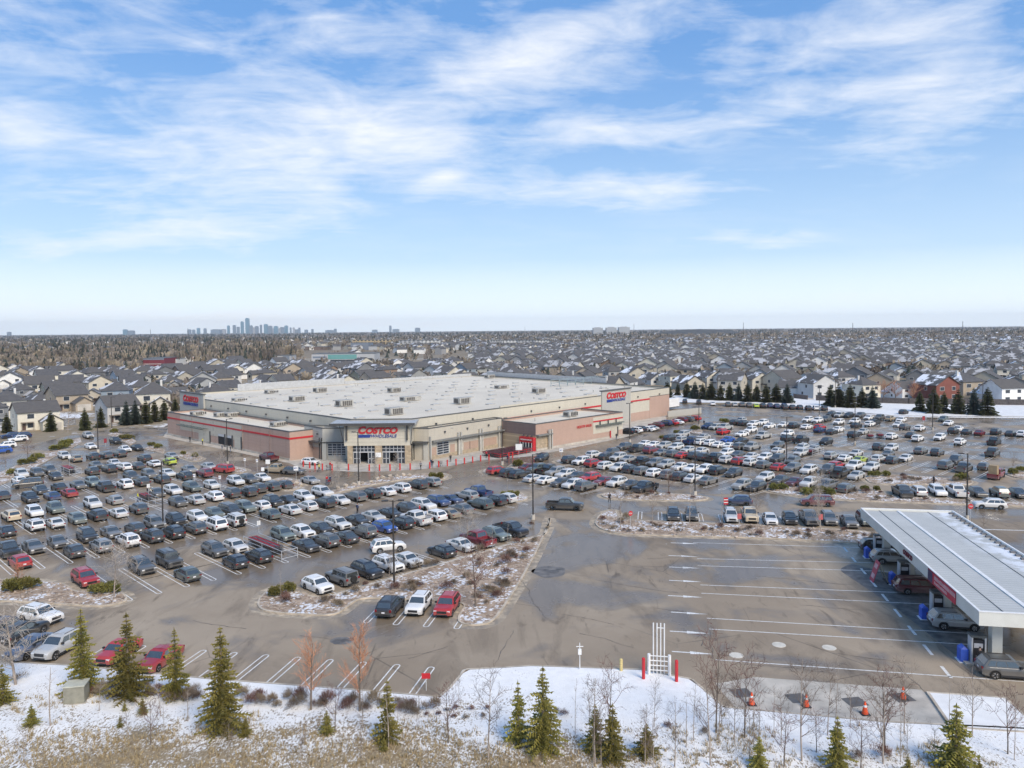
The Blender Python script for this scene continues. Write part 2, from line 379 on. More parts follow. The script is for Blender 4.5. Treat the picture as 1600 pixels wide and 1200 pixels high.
def mat_ground():
    m, nt, b = newmat('winter_ground'); k = NT(nt); P = k.pos()
    a = k.noise(P, .02, 6, .6); c = k.noise(P, .3, 5, .65)
    col = k.mix(k.ramp(c, .3, .7), (.30, .235, .15), (.20, .16, .105))
    y = k.xyz(P)[1]
    near = k.ramp(y, 900, 450)
    snow = k.math('MULTIPLY', k.ramp(k.math('ADD', k.math('MULTIPLY', a, .7), k.math('MULTIPLY', c, .3)), .50, .55), near)
    col = k.mix(snow, col, (.80, .81, .83))
    far = k.mix(k.ramp(k.noise(P, .0035, 6, .7), .35, .65), (.11, .085, .06), (.24, .19, .13))
    col = k.mix(k.ramp(y, 600, 1400), col, far)
    k.put(b.inputs['Base Color'], col); b.inputs['Roughness'].default_value = .9
    return m

def mat_bank():
    """snow with dead grass showing through, more of it towards the near edge"""
    m, nt, b = newmat('snow_and_grass'); k = NT(nt); P = k.pos()
    x, y, z = k.xyz(P)
    f1 = k.noise(P, .16, 4, .6); f2 = k.noise(P, 1.3, 6, .7); f3 = k.noise(k.mapping(P, (1, .5, 1)), 7.0, 3, .75)
    g = k.math('ADD', k.math('MULTIPLY', f1, .26), k.math('ADD', k.math('MULTIPLY', f2, .27), k.math('MULTIPLY', f3, .47)))
    lim = k.math('ADD', k.math('MULTIPLY', k.ramp(y, 50.5, 59.5), .125), k.math('MULTIPLY_ADD', k.ramp(x, -2, 14), .08, -.045))
    grass = k.ramp(k.math('SUBTRACT', g, lim), .475, .53)
    gc = k.mix(k.ramp(f3, .35, .7), (.40, .31, .18), (.17, .125, .08))
    sc = k.mix(k.ramp(f2, .3, .7), (.74, .73, .71), (.86, .85, .83))
    k.put(b.inputs['Base Color'], k.mix(grass, sc, gc)); b.inputs['Roughness'].default_value = .75
    k.put(b.inputs['Normal'], k.bump(k.math('ADD', f2, f3), .5, .10))
    return m

def mat_rockbed():
    m, nt, b = newmat('rock_bed'); k = NT(nt); P = k.pos()
    vo = k.n('ShaderNodeTexVoronoi'); k.put(vo.inputs['Vector'], P); vo.inputs['Scale'].default_value = 2.6
    f = k.noise(P, .35, 4, .6); f2 = k.noise(P, 1.6, 5, .7)
    rock = k.mix(k.xyz(vo.outputs['Color'])[0], (.21, .145, .095), (.45, .345, .255))
    g = k.math('ADD', k.math('MULTIPLY', f, .62), k.math('MULTIPLY', f2, .38))
    snow = k.math('MULTIPLY', k.ramp(g, .50, .53), k.ramp(vo.outputs['Distance'], .62, .45))
    k.put(b.inputs['Base Color'], k.mix(snow, rock, (.72, .725, .74))); b.inputs['Roughness'].default_value = .85
    k.put(b.inputs['Normal'], k.bump(k.math('SUBTRACT', 1, vo.outputs['Distance']), .8, .12))
    return m

ASPH, GROUND, BANK, ROCKB = mat_asphalt(), mat_ground(), mat_bank(), mat_rockbed()
KERB = M('kerb_concrete', (.50, .43, .34), .85, var=.25, scale=.8)
SAND = M('sandy_gutter', (.46, .375, .27), .9, var=.3, scale=1.2)
_k = NT(SAND.node_tree); _b = SAND.node_tree.nodes['Principled BSDF']; _s = _b.inputs['Base Color'].links[0].from_socket
_k.put(_b.inputs['Base Color'], _k.mix(_k.ramp(_k.noise(_k.pos(), .7, 6, .7), .42, .62), _s, (.24, .205, .165)))
CONC = M('concrete_apron', (.47, .43, .37), .85, var=.2, scale=.5)
def mat_paint():
    m, nt, b = newmat('road_paint'); k = NT(nt); P = k.pos()
    f = k.noise(P, 3.5, 6, .7)
    k.put(b.inputs['Base Color'], k.mix(k.ramp(f, .50, .72), (.72, .71, .68), (.30, .28, .25))); b.inputs['Roughness'].default_value = .6
    return m
PAINT = mat_paint()

def sheet(name, poly, z, mat, kind='structure'):
    mb = MB(); p = orient(poly)
    vs = [(q.x, q.y, z) for q in p]
    fs = []
    for a, b_, c in tessellate_polygon([[Vector(v) for v in vs]]):
        if (p[b_] - p[a]).cross(p[c] - p[a]) < 0: a, c = c, a
        fs.append((a, b_, c))
    mb.add(vs, fs); o = mb.build(name, mat)
    if kind: o['kind'] = kind
    return o

g = MB(); g.quad((-14500, -300, 0), (14500, -300, 0), (14500, 15000, 0), (-14500, 15000, 0)); g.build('ground', GROUND)['kind'] = 'structure'

# the paved lot: one sheet from the near kerb to the snow banks on the far side
lot = [at(-500, 1010), at(-40, 1034), at(330, 1066), at(690, 1094), at(728, 1050), at(830, 1044), at(1000, 1050), at(1130, 1110), at(1480, 1135), at(2100, 1190),
       at(2300, 720), at(1640, 653), at(1500, 652), at(1400, 651), at(1300, 643), at(1235, 636), at(1160, 632), at(1046, 631), at(1020, 620), at(700, 618), at(330, 628), at(262, 664), at(255, 668), at(190, 668), at(120, 678), at(60, 692), at(0, 700), at(-500, 740)]
sheet('car_park_asphalt', lot, .004, ASPH)
sheet('snow_field', [at(1038, 614), at(1230, 622), at(1275, 625), at(1420, 631), at(1640, 634), at(2000, 640), at(2000, 662), at(1640, 652), at(1500, 651), at(1400, 650), at(1300, 641), at(1235, 634), at(1160, 630), at(1046, 629)], .12, M('packed_snow', (.76, .75, .73), .7, var=.08, scale=.6))
_bp = [at(1447, 1083), at(1572, 1092), at(1600, 1118), at(1640, 1150), at(1486, 1140)]
mb = MB(); mb.ring(_bp, .2, 0, .16); mb.build('bed_kerb', KERB)['kind'] = 'structure'
sheet('snow_bed', offset(_bp, -.2), .15, M('packed_snow', (.76, .75, .73), .7, var=.08, scale=.6))
sheet('fuel_pad', [at(1118, 1068), at(1180, 1058), at(1440, 1078), at(1492, 1130), at(1380, 1134), at(1150, 1108)], .010, CONC)
# roads that lead on between the houses
for nm, pts in (('residential_street', [(1385, 612), (1420, 599), (1470, 590), (1480, 594), (1432, 605), (1400, 618)]), ('residential_street', [(160, 640), (220, 632), (300, 640), (300, 646), (215, 640), (170, 648)])):
    sheet(nm, [at(*p) for p in pts], .02, M('snowy_street', (.48, .46, .45), .8, var=.35, scale=.12))

# near bank of snow and dead grass
kl = [(-500, 1006), (-40, 1034), (120, 1043), (330, 1064), (520, 1078), (688, 1092), (706, 1076), (728, 1049), (830, 1043), (1000, 1049), (1080, 1064), (1130, 1108), (1250, 1119), (1380, 1131), (1480, 1136), (1600, 1142), (2100, 1178)]
kp = [at(*p) for p in kl]
def kerb_y(x):
    for a, b_ in zip(kp, kp[1:]):
        if a.x <= x <= b_.x and b_.x > a.x: return a.y + (b_.y - a.y) * (x - a.x) / (b_.x - a.x)
    return 56.0
mb = MB(); xs = [kp[0].x + (kp[-1].x - kp[0].x) * i / 260 for i in range(261)]; NR = 60
BANKZ = lambda x, y, t: .13 + min(1, t * 6) * (.55 * (noise.noise((x * .09, y * .11, 3)) + .25) * min(1, t * 2.5) + .10 * noise.noise((x * .6, y * .7, 1)))
def bank_z(x, y):
    ky = kerb_y(x); t = (ky - y) / (ky - 22.0)
    return max(.1, BANKZ(x, y, max(0, t)))
for x in xs:
    ky = kerb_y(x)
    for j in range(NR + 1):
        t = (j / NR) ** 1.5; y = ky + (22 - ky) * t
        mb.v.append((x, y, max(.1, BANKZ(x, y, t))))
for i in range(260):
    for j in range(NR):
        a = i * (NR + 1) + j
        mb.f.append((a, a + 1, a + NR + 2, a + NR + 1)); mb.m.append(0)
mb.build('snowy_bank', BANK, smooth=True)['kind'] = 'structure'
# kerb along the bank
mb = MB()
for a, b_ in zip(kp, kp[1:]):
    d = (b_ - a).normalized(); nrm = Vector((-d.y, d.x, 0)) * .2
    a2, b2 = a + nrm, b_ + nrm
    mb.quad((a.x, a.y, .15), (b_.x, b_.y, .15), (b2.x, b2.y, .15), (a2.x, a2.y, .15)); mb.quad((a2.x, a2.y, 0), (a2.x, a2.y, .15), (b2.x, b2.y, .15), (b2.x, b2.y, 0))
mb.build('kerb', KERB)['kind'] = 'structure'

# planted islands: kerb ring, sandy gutter, rock bed
ISL = [
 [at(401, 946), at(404, 937), at(416, 924), at(436, 917), ST(-72.6, 43), ST(-72.6, 79), at(858, 809), at(861, 815), at(836, 868), at(816, 905), at(791, 945), at(773, 970), at(755, 978), at(725, 978), at(712, 970), at(729, 943), at(650, 938), at(561, 935), at(541, 951), at(526, 961), at(505, 963), at(440, 960), at(408, 955)],
 [at(-60, 905), at(60, 908), at(104, 913), at(118, 927), at(160, 922), at(186, 922), at(198, 932), at(200, 940), at(165, 949), at(120, 947), at(60, 943), at(0, 940), at(-60, 938)],
 [at(929, 817), at(935, 806), at(950, 798), at(962, 798), at(970, 813), at(1040, 816), at(1200, 822), at(1350, 831), at(1383, 838), at(1391, 852), at(1200, 842), at(1050, 838), at(975, 836), at(945, 830), at(933, 824)],
 [at(936, 774), at(960, 769), at(985, 769), at(1020, 771), at(1085, 774), at(1112, 780), at(1090, 783), at(1000, 782), at(950, 780)],
 [at(1196, 768), at(1205, 761), at(1235, 758), at(1270, 764), at(1330, 770), at(1378, 766), at(1388, 776), at(1500, 782), at(1640, 789), at(1640, 793), at(1380, 785), at(1260, 778)],
 [at(1350, 747), at(1390, 742), at(1480, 748), at(1522, 752), at(1518, 758), at(1400, 758), at(1360, 756)],
 [at(1570, 742), at(1600, 736), at(1660, 740), at(1660, 752), at(1590, 748)],
 [at(515, 769), at(560, 757), at(620, 744), at(690, 739), at(702, 745), at(690, 751), at(640, 748), at(560, 762), at(520, 773)],
 [at(412, 757), at(440, 746), at(470, 752), at(474, 760), at(455, 768), at(430, 764)],
 [at(780, 776), at(795, 768), at(815, 771), at(828, 779), at(812, 785), at(790, 783)],
 [at(795, 732), at(808, 723), at(825, 724), at(826, 731), at(810, 736)],
 [at(752, 738), at(760, 733), at(776, 734), at(778, 739), at(762, 741)],
 [at(866, 722), at(874, 718), at(884, 721), at(880, 724)],
 [at(50, 734), at(20, 750), at(-30, 770), at(-60, 760), at(10, 735), at(60, 712), at(110, 690), at(125, 684), at(128, 692), at(90, 712)],
 [at(224, 702), at(236, 696), at(258, 703), at(256, 709)], [at(278, 713), at(290, 707), at(318, 717), at(306, 722)], [at(358, 735), at(366, 729), at(388, 735), at(378, 741)],
 [at(1024, 689), at(1034, 683), at(1046, 686), at(1044, 692)], [at(1076, 676), at(1086, 670), at(1098, 673), at(1096, 680)], [at(1118, 664), at(1130, 657), at(1146, 660), at(1140, 668)],
 [at(168, 680), at(178, 675), at(192, 680), at(184, 686)], [at(184, 686), at(196, 681), at(214, 690), at(204, 696)],
]
ISLP = []
for i, poly in enumerate(ISL):
    p = rounded(poly, 1.6); ISLP.append(p)
    near = max(q.y for q in p) < 190
    mb = MB(); mb.ring(p, .22, .0, .15); mb.build('island_kerb', KERB)['kind'] = 'structure'
    sheet('planting_bed', offset(p, -.22), .14, ROCKB)
    if near:
        mb = MB(); q = offset(p, .9)
        n = len(p)
        for a in range(n):
            c = (a + 1) % n; po = orient(p)
            mb.quad((*po[a], .009), (*q[a], .009), (*q[c], .009), (*po[c], .009))
        mb.build('sandy_gutter', SAND)['kind'] = 'structure'

def inpoly(x, y, p):
    c = False; n = len(p)
    for i in range(n):
        a, b_ = p[i], p[i - 1]
        if (a.y > y) != (b_.y > y) and x < (b_.x - a.x) * (y - a.y) / (b_.y - a.y) + a.x: c = not c
    return c

# loose rocks on the beds: nobody could count them
rk = MB(); ico = bmesh.new(); bmesh.ops.create_icosphere(ico, subdivisions=1, radius=1)
iv = [v.co.copy() for v in ico.verts]; iff = [[v.index for v in f.verts] for f in ico.faces]; ico.free()
RR = random.Random(3)
for i, p in enumerate(ISLP):
    x0, x1 = min(q.x for q in p), max(q.x for q in p); y0, y1 = min(q.y for q in p), max(q.y for q in p)
    for _ in range(min(900, int((x1 - x0) * (y1 - y0) * (2.0 if y1 < 130 else .8)))):
        x, y = RR.uniform(x0, x1), RR.uniform(y0, y1)
        if not inpoly(x, y, p): continue
        r = RR.uniform(.06, .2) * (1.3 if RR.random() < .12 else 1); o = Vector((x, y, .15))
        rz = RR.uniform(0, 6.3); sx, sy, sz = RR.uniform(.7, 1.3), RR.uniform(.7, 1.3), RR.uniform(.5, .9)
        rk.add([o + Matrix.Rotation(rz, 3, 'Z') @ Vector((v.x * r * sx * RR.uniform(.85, 1.15), v.y * r * sy, v.z * r * sz)) for v in iv], iff)
tag(rk.build('rocks', M('field_rock', (.40, .33, .27), .85, var=.45, scale=1.1)), 'tan and grey rocks spread over the planting islands', 'rocks', None, 'stuff')

# ------------------------------------------------------------------ painted markings
pm = MB()
def stripe(a, b_, w=.12, z=.0125):
    a, b_ = Vector(a), Vector(b_); d = (b_ - a); d.z = 0; d.normalize(); n_ = Vector((-d.y, d.x, 0)) * (w / 2)
    vs = [a - n_, b_ - n_, b_ + n_, a + n_]
    pm.add([(v.x, v.y, z) for v in vs], ((0, 1, 2, 3),))
def hairpin(a, b_, gap=.55):
    """double stall line closed at the drive-aisle end b"""
    a, b_ = Vector(a), Vector(b_); d = (b_ - a).normalized(); n_ = Vector((-d.y, d.x, 0)) * (gap / 2)
    stripe(a + n_, b_ + n_); stripe(a - n_, b_ - n_)
    for i in range(4):
        t0, t1 = PI * i / 4, PI * (i + 1) / 4
        stripe(b_ + n_ * math.cos(t0) + d * math.sin(t0) * .25, b_ + n_ * math.cos(t1) + d * math.sin(t1) * .25)
# left lot: pairs of nose-to-nose rows
for s0, s1, t0, t1, ph in ((-93.8, -87.6, 27, 93, 1.6), (-93.8, -99.8, 27, 93, 1.6), (-113.6, -107.4, 21, 91, 1.0), (-113.6, -119.6, 21, 72, 1.0), (-134.6, -127, 22, 76, .5), (-134.6, -142.4, 22, 73, .5),
                           (-154.8, -148.6, 30, 68, 1.2), (-154.8, -161, 30, 70, 1.2), (-175.2, -169, 34, 68, .3), (-175.2, -182, 36, 70, .3), (-73.0, -79, 44, 79, 1.0)):
    t = t0 + ph
    while t < t1:
        hairpin(ST(s0, t), ST(s1, t)); t += 3.1
    stripe(ST(s0, t0), ST(s0, t1))
for s0, s1, t0, t1 in ((109.2, 103, 86, 110), (109.2, 115.4, 80, 110), (130, 122.4, 64, 109), (130, 138, 52, 109), (151.6, 145, 56, 110), (151.6, 158.6, 56, 111), (170.8, 163.6, 40, 110), (170.8, 178, 40, 112),
                       (191, 184.6, 44, 110), (191, 198, 44, 112), (210.5, 204.5, 50, 114), (210.5, 216, 46, 114), (231.5, 226, 46, 102), (231.5, 237, 46, 98), (250, 245, 60, 102)):
    t = t0
    while t < t1:
        hairpin(RT(s0, t), RT(s1, t)); t += 3.05
GA = math.radians(-10.5)
GX = Vector((math.cos(GA), math.sin(GA), 0)); GY = Vector((-math.sin(GA), math.cos(GA), 0))
def GP(p, x, y, z=0): q = p + GX * x + GY * y; return Vector((q.x, q.y, z))
b0 = at(583.75, 1084)
for i in range(-9, 5):
    hairpin(GP(b0, i * 3.07, 0), GP(b0, i * 3.07 + .15, 5.2))
t0_ = at(572, 972)
for i in range(0, 4): hairpin(GP(t0_, i * 3.1, 4.6), GP(t0_, i * 3.1, 0))
f0 = at(1000, 806)
for i in range(0, 15): hairpin(GP(f0, i * 3.05, -2.2), GP(f0, i * 3.05, 2.6))
f1 = at(1385, 774)
for i in range(0, 9): hairpin(GP(f1, i * 3.2, -2.6), GP(f1, i * 3.2, 2.6))
# fuel lanes
for (xa, ya, xb, yb) in ((1083, 848, 1385, 857), (1089, 873, 1385, 880), (1090, 884, 1392, 893), (1094, 914, 1432, 927), (1096, 927, 1470, 945), (1104, 966, 1520, 990), (1108, 983, 1530, 1008), (1118, 1031, 1640, 1068), (1040, 850, 1042, 850)):
    stripe(at(xa, ya), at(xb, yb), .14)
for (x, y) in ((1068, 849), (1066, 869), (1068, 887), (1069, 908), (1069, 932), (1075, 958), (1075, 988), (1080, 1020)):
    c = at(x, y); L = 1.7
    stripe(GP(c, -L, 0), GP(c, .3, 0), .2)
    q = [GP(c, -.1, .32), GP(c, -.1, -.32), GP(c, L + .3, 0)]
    pm.add([(v.x, v.y, .0127) for v in q], ((0, 1, 2),))
pa, pb = at(1318, 855), at(1480, 1052)
for i in range(9):
    a = pa.lerp(pb, i / 8.3); b_ = pa.lerp(pb, (i + .5) / 8.3); stripe(a, b_, .28)
# hatched aisles by the store
for i in range(8): stripe(ST(-133 + i * .7, 70.2), ST(-132.3 + i * .7, 72.4), .15)
for i in range(8): stripe(ST(-133 + i * .7, 60.6), ST(-132.3 + i * .7, 62.6), .15)
stripe(at(1528, 827), at(1640, 830), .3)
pm.build('painted_markings', PAINT)['kind'] = 'structure'

# dark repair patches, drain lids and old puddle stains
pat = MB()
for pts in ([(508, 1002), (520, 994), (556, 995), (550, 1006), (520, 1008)], [(1318, 868), (1352, 856), (1372, 870), (1330, 880)], [(840, 888), (880, 886), (886, 900), (850, 904)], [(1105, 985), (1600, 1012), (1600, 1060), (1110, 1024)]):
    pass
for i, pts in enumerate(([(512, 1003), (524, 995), (556, 996), (551, 1005), (530, 1008)], [(826, 892), (848, 884), (884, 887), (882, 900), (850, 904)], [(1330, 880), (1420, 905), (1540, 1010), (1500, 1030), (1400, 950), (1310, 890)])):
    sheet('asphalt_patch', rounded([at(*p) for p in pts], 1.0), .008 + .001 * i, M('fresh_asphalt', (.16, .145, .13), .6, var=.4, scale=.9))

# hairline cracks and tar seams in the paving
ck = MB(); rc = random.Random(17)
for (x, y, x2, y2) in ((812, 906, 848, 968), (1090, 868, 1010, 872), (1105, 986, 1100, 1010), (1000, 884, 1095, 888), (930, 905, 1060, 925), (1020, 950, 1108, 960), (700, 1010, 640, 1030), (540, 1002, 470, 992), (1400, 1040, 1445, 1082), (1110, 985, 1118, 1030), (800, 985, 770, 1030), (300, 970, 380, 985), (1180, 900, 1330, 912), (1250, 945, 1380, 958), (1300, 1020, 1420, 1034), (880, 960, 960, 975), (400, 880, 470, 865), (640, 790, 700, 775), (860, 840, 830, 872), (905, 990, 990, 1012), (1150, 1038, 1300, 1052), (590, 1015, 560, 1035)):
    a, b_ = at(x, y), at(x2, y2); n = max(4, int((b_ - a).length / .6)); pts = []
    d = (b_ - a).normalized(); nr = Vector((-d.y, d.x, 0)); off = 0
    for i in range(n + 1):
        off += rc.uniform(-.16, .16); pts.append(a.lerp(b_, i / n) + nr * off)
    for p, q in zip(pts, pts[1:]):
        w_ = rc.uniform(.015, .045); ck.add([(p - nr * w_)[:2] + (.0145,), (q - nr * w_)[:2] + (.0145,), (q + nr * w_)[:2] + (.0145,), (p + nr * w_)[:2] + (.0145,)], ((0, 1, 2, 3),))
ck.build('pavement_cracks', M('tar_seam', (.13, .11, .09), .7, var=.4))['kind'] = 'structure'
# ------------------------------------------------------------------ vehicles
def mat_paint_car():
    m, nt, b = newmat('car_paint'); k = NT(nt)
    oc = k.n('ShaderNodeObjectInfo').outputs['Color']; P = k.obj(); z = k.xyz(P)[2]
    f = k.noise(k.n('ShaderNodeVectorMath', operation='ADD').outputs[0] if 0 else k.pos(), 1.1, 5, .65)
    grime = k.math('MULTIPLY', k.ramp(z, 1.0, .25), k.math('MULTIPLY_ADD', f, .9, .15), clamp=True)   # road salt along the sills
    dust = k.math('MULTIPLY', k.ramp(f, .45, .8), .07)
    c = k.mix(k.math('ADD', k.math('MULTIPLY', grime, .62), dust, clamp=True), oc, (.30, .265, .225))
    k.put(b.inputs['Base Color'], c)
    k.put(b.inputs['Roughness'], k.math('MULTIPLY_ADD', grime, .4, .30)); b.inputs['Coat Weight'].default_value = .5; b.inputs['Coat Roughness'].default_value = .08
    return m
PCAR = mat_paint_car()
GLASS = M('car_glass', (.042, .05, .052), .08, var=.1, spec=1.0)
GLASS.node_tree.nodes['Principled BSDF'].inputs['IOR'].default_value = 1.75
TYRE = M('tyre_rubber', (.022, .021, .02), .85, var=.3)
RIM = M('alloy_rim', (.42, .42, .43), .35, .7, var=.1)
TRIM = M('black_trim', (.028, .028, .03), .55, var=.2)
LAMP = M('headlamp', (.72, .74, .76), .12, var=.05, spec=.8)
TAIL = M('tail_lamp', (.20, .012, .014), .2, var=.1)
CHROME = M('chrome', (.6, .6, .6), .2, .9, var=.05)
PLATE = M('licence_plate', (.75, .75, .78), .5, var=.04)
CPAL = {'w': (.76, .755, .74), 's': (.42, .42, .41), 'g': (.115, .115, .112), 'd': (.042, .042, .042), 'k': (.022, .023, .026), 'b': (.03, .10, .38), 'n': (.022, .042, .11),
        'r': (.44, .022, .022), 'm': (.13, .018, .026), 't': (.40, .33, .23), 'u': (.10, .13, .20), 'y': (.47, .58, .05), 'e': (.12, .145, .135)}
CNAME = {'w': 'white', 's': 'silver', 'g': 'grey', 'd': 'dark grey', 'k': 'black', 'b': 'blue', 'n': 'navy', 'r': 'red', 'm': 'maroon', 't': 'tan', 'u': 'slate blue', 'y': 'lime yellow', 'e': 'green-grey'}
KIND = {  # L W H hood belt cowl roof_f roof_r rear_b deck wheelbase_front wheelbase_rear tyre
 'S': dict(L=4.66, W=1.88, H=1.70, hood=1.04, belt=1.10, cowl=.98, rf=.30, rr=-1.72, rb=-2.20, deck=1.06, wf=1.42, wr=-1.33, tr=.36, name='suv', lab='SUV', cat='car'),
 'H': dict(L=4.32, W=1.80, H=1.52, hood=.95, belt=1.00, cowl=.95, rf=.32, rr=-1.40, rb=-1.98, deck=.97, wf=1.34, wr=-1.28, tr=.33, name='hatchback', lab='hatchback', cat='car'),
 'C': dict(L=4.74, W=1.82, H=1.45, hood=.92, belt=.96, cowl=1.00, rf=.30, rr=-.95, rb=-1.72, deck=.93, wf=1.45, wr=-1.32, tr=.33, name='sedan', lab='sedan', cat='car'),
 'V': dict(L=5.10, W=1.97, H=1.76, hood=1.00, belt=1.06, cowl=1.50, rf=.80, rr=-2.05, rb=-2.42, deck=1.05, wf=1.60, wr=-1.45, tr=.35, name='minivan', lab='minivan', cat='car'),
 'J': dict(L=4.55, W=1.90, H=1.85, hood=1.14, belt=1.20, cowl=.70, rf=.52, rr=-2.00, rb=-2.12, deck=1.18, wf=1.48, wr=-1.32, tr=.41, name='off_roader', lab='boxy off-roader', cat='car'),
 'P': dict(L=5.80, W=2.02, H=1.92, hood=1.18, belt=1.24, cowl=1.42, rf=.82, rr=-.70, rb=-.98, deck=1.2, wf=1.88, wr=-1.78, tr=.40, name='pickup_truck', lab='pickup truck', cat='pickup truck'),
}
def car_meshes(c):
    d = KIND[c]; L, W, H = d['L'], d['W'], d['H']; hl = L / 2; w2 = W / 2; zb = .20 if c in 'CH' else .27
    ar = d['tr'] + .06; bed = c == 'P'
    xs = sorted(set([-hl, -hl + .03, -hl + .10, -hl + .25, -hl + .45, hl - .45, hl - .25, hl - .10, hl - .03, hl, d['cowl'], d['rb']] +
                [a + ar * f for a in (d['wf'], d['wr']) for f in (-1.001, -.999, -.9, -.6, -.2, .2, .6, .9, .999, 1.001)] + [-.6, 0, .5]))
    if bed: xs = sorted(set(xs + [-1.0, -1.04]))
    def ztop(x):
        if x >= d['cowl']:
            t = (x - d['cowl']) / (hl - d['cowl']); z = d['belt'] - (d['belt'] - d['hood'] * .94) * t
            e = max(0, (x - (hl - .28)) / .28); return z - e * e * (.16 if c in 'PJ' else .24)
        if bed and x < -1.02: return .78
        if x < d['rb']:
            t = (d['rb'] - x) / max(.01, d['rb'] + hl); e = max(0, ((-hl + .2) - x) / .2)
            return d['belt'] + (d['deck'] - d['belt']) * min(1, t) - e * e * .16
        return d['belt']
    def hw(x):
        e = max(0, (abs(x) - (hl - .7)) / .7); return w2 * (1 - (.11 if x > 0 else .075) * e * e)
    def arch(x):
        z = zb
        for a in (d['wf'], d['wr']):
            q = ar * ar - (x - a) ** 2
            if q > 0: z = max(z, d['tr'] + math.sqrt(q))
        e = max(0, (abs(x) - (hl - .35)) / .35); return max(z, zb + .12 * e)
    body = MB(); prev = None
    for x in xs:
        w, zt, za = hw(x), ztop(x), arch(x); zm = max(.66 * d['belt'], za + .04); sh = zt - .07
        if zm > sh - .03: zm = sh - .03
        if za > zm - .03: za = zm - .03
        half = [(w * .80, za), (w * .975, za + .02), (w, zm), (w * .985, sh), (w * .91, zt), (w * .5, zt + .025)]
        ring = [(-a, z) for a, z in half] + [(0, zt + .03)] + [(a, z) for a, z in reversed(half)]
        o = len(body.v); body.v += [(x, a, z) for a, z in ring]; n = len(ring)
        if prev is not None:
            for i in range(n - 1):
                body.f.append((prev + i, prev + i + 1, o + i + 1, o + i)); body.m.append(0)
            body.f.append((prev + n - 1, prev, o, o + n - 1)); body.m.append(1)
        else: body.f.append(tuple(o + i for i in range(n))); body.m.append(0)
        prev = o
    body.f.append(tuple(reversed([prev + i for i in range(n)]))); body.m.append(0)
    # cabin
    bz, wb, wr_, wt = d['belt'] - .02, w2 * .925, w2 * .77, w2 * .70
    if c in 'JP': wr_, wt = w2 * .82, w2 * .77
    A = [(d['cowl'], wb, bz), (d['rb'], wb, bz)]                                # y>0 side: front base, rear base
    B = [(d['rf'] + .10, wr_, H - .10), (d['rr'] - .06, wr_, H - .10)]
    C_ = [(d['rf'] - .28, wt * .96, H - .01), (d['rr'] + .22, wt * .96, H - .02)]
    def mir(p): return (p[0], -p[1], p[2])
    P_ = [Vector(p) for p in A + B + C_]; Q = [Vector(mir(p)) for p in A + B + C_]
    cab = MB()
    def q4(a, b_, c_, e): cab.quad(a, b_, c_, e)
    q4(P_[0], P_[1], P_[3], P_[2]); q4(Q[1], Q[0], Q[2], Q[3])
    q4(Q[0], P_[0], P_[2], Q[2]); q4(P_[1], Q[1], Q[3], P_[3])
    q4(P_[2], P_[3], P_[5], P_[4]); q4(Q[3], Q[2], Q[4], Q[5]); q4(Q[2], P_[2], P_[4], Q[4]); q4(P_[3], Q[3], Q[5], P_[5])
    mid = [Vector((p.x, 0, p.z + .03)) for p in (P_[4], P_[5])]
    q4(P_[4], P_[5], mid[1], mid[0]); q4(mid[0], mid[1], Q[5], Q[4])
    body.add(cab.v, cab.f, 0)
    def patch(mb, a, b_, c_, e, s0, s1, t0, t1, off=.012):
        """quad a-b (bottom) e-c (top): sub-rectangle pushed off its face"""
        n = (b_ - a).cross(e - a).normalized() * off
        f = lambda s, t: (a.lerp(b_, s)).lerp(e.lerp(c_, s), t) + n
        mb.quad(f(s0, t0), f(s1, t0), f(s1, t1), f(s0, t1))
    ws, rw, sl, sr = MB(), MB(), MB(), MB()
    patch(ws, Q[0], P_[0], P_[2], Q[2], .05, .95, .06, .97); patch(rw, P_[1], Q[1], Q[3], P_[3], .09, .91, .12 if c != 'C' else .1, .93)
    segs = {'S': ((.10, .40), (.43, .70), (.73, .93)), 'H': ((.10, .42), (.45, .74), (.77, .9)), 'C': ((.13, .47), (.50, .84)), 'V': ((.16, .40), (.43, .67), (.70, .95)), 'J': ((.06, .34), (.38, .64), (.68, .95)), 'P': ((.13, .50), (.54, .92))}[c]
    for s0, s1 in segs:
        patch(sl, P_[1], P_[0], P_[2], P_[3], 1 - s1, 1 - s0, .14, .93) if 0 else None
        for mb, V in ((sl, P_), (sr, Q)):
            a, b_, c_, e = (V[0], V[1], V[3], V[2])
            n = (b_ - a).cross(e - a).normalized() * .012
            if n.y * V[0].y < 0: n = -n
            f = lambda s, t: (a.lerp(b_, s)).lerp(e.lerp(c_, s), t) + n
            vs = [f(s0, .12), f(s1, .12), f(s1, .92), f(s0, .92)]
            if V is Q: vs.reverse()
            mb.add(vs, ((0, 1, 2, 3),))
    out = {'windscreen': (ws, [GLASS]), 'rear_window': (rw, [GLASS])}
    if bed:
        for y0, y1 in ((-w2 * .985, -w2 * .90), (w2 * .90, w2 * .985)): body.box(-hl + .06, -1.0, y0, y1, .74, 1.20)
        body.box(-hl + .02, -hl + .10, -w2 * .93, w2 * .93, .74, 1.19)
        bl = MB(); bl.box(-hl + .11, -1.02, -w2 * .89, w2 * .89, .80, .825); out['bed_liner'] = (bl, [TRIM])
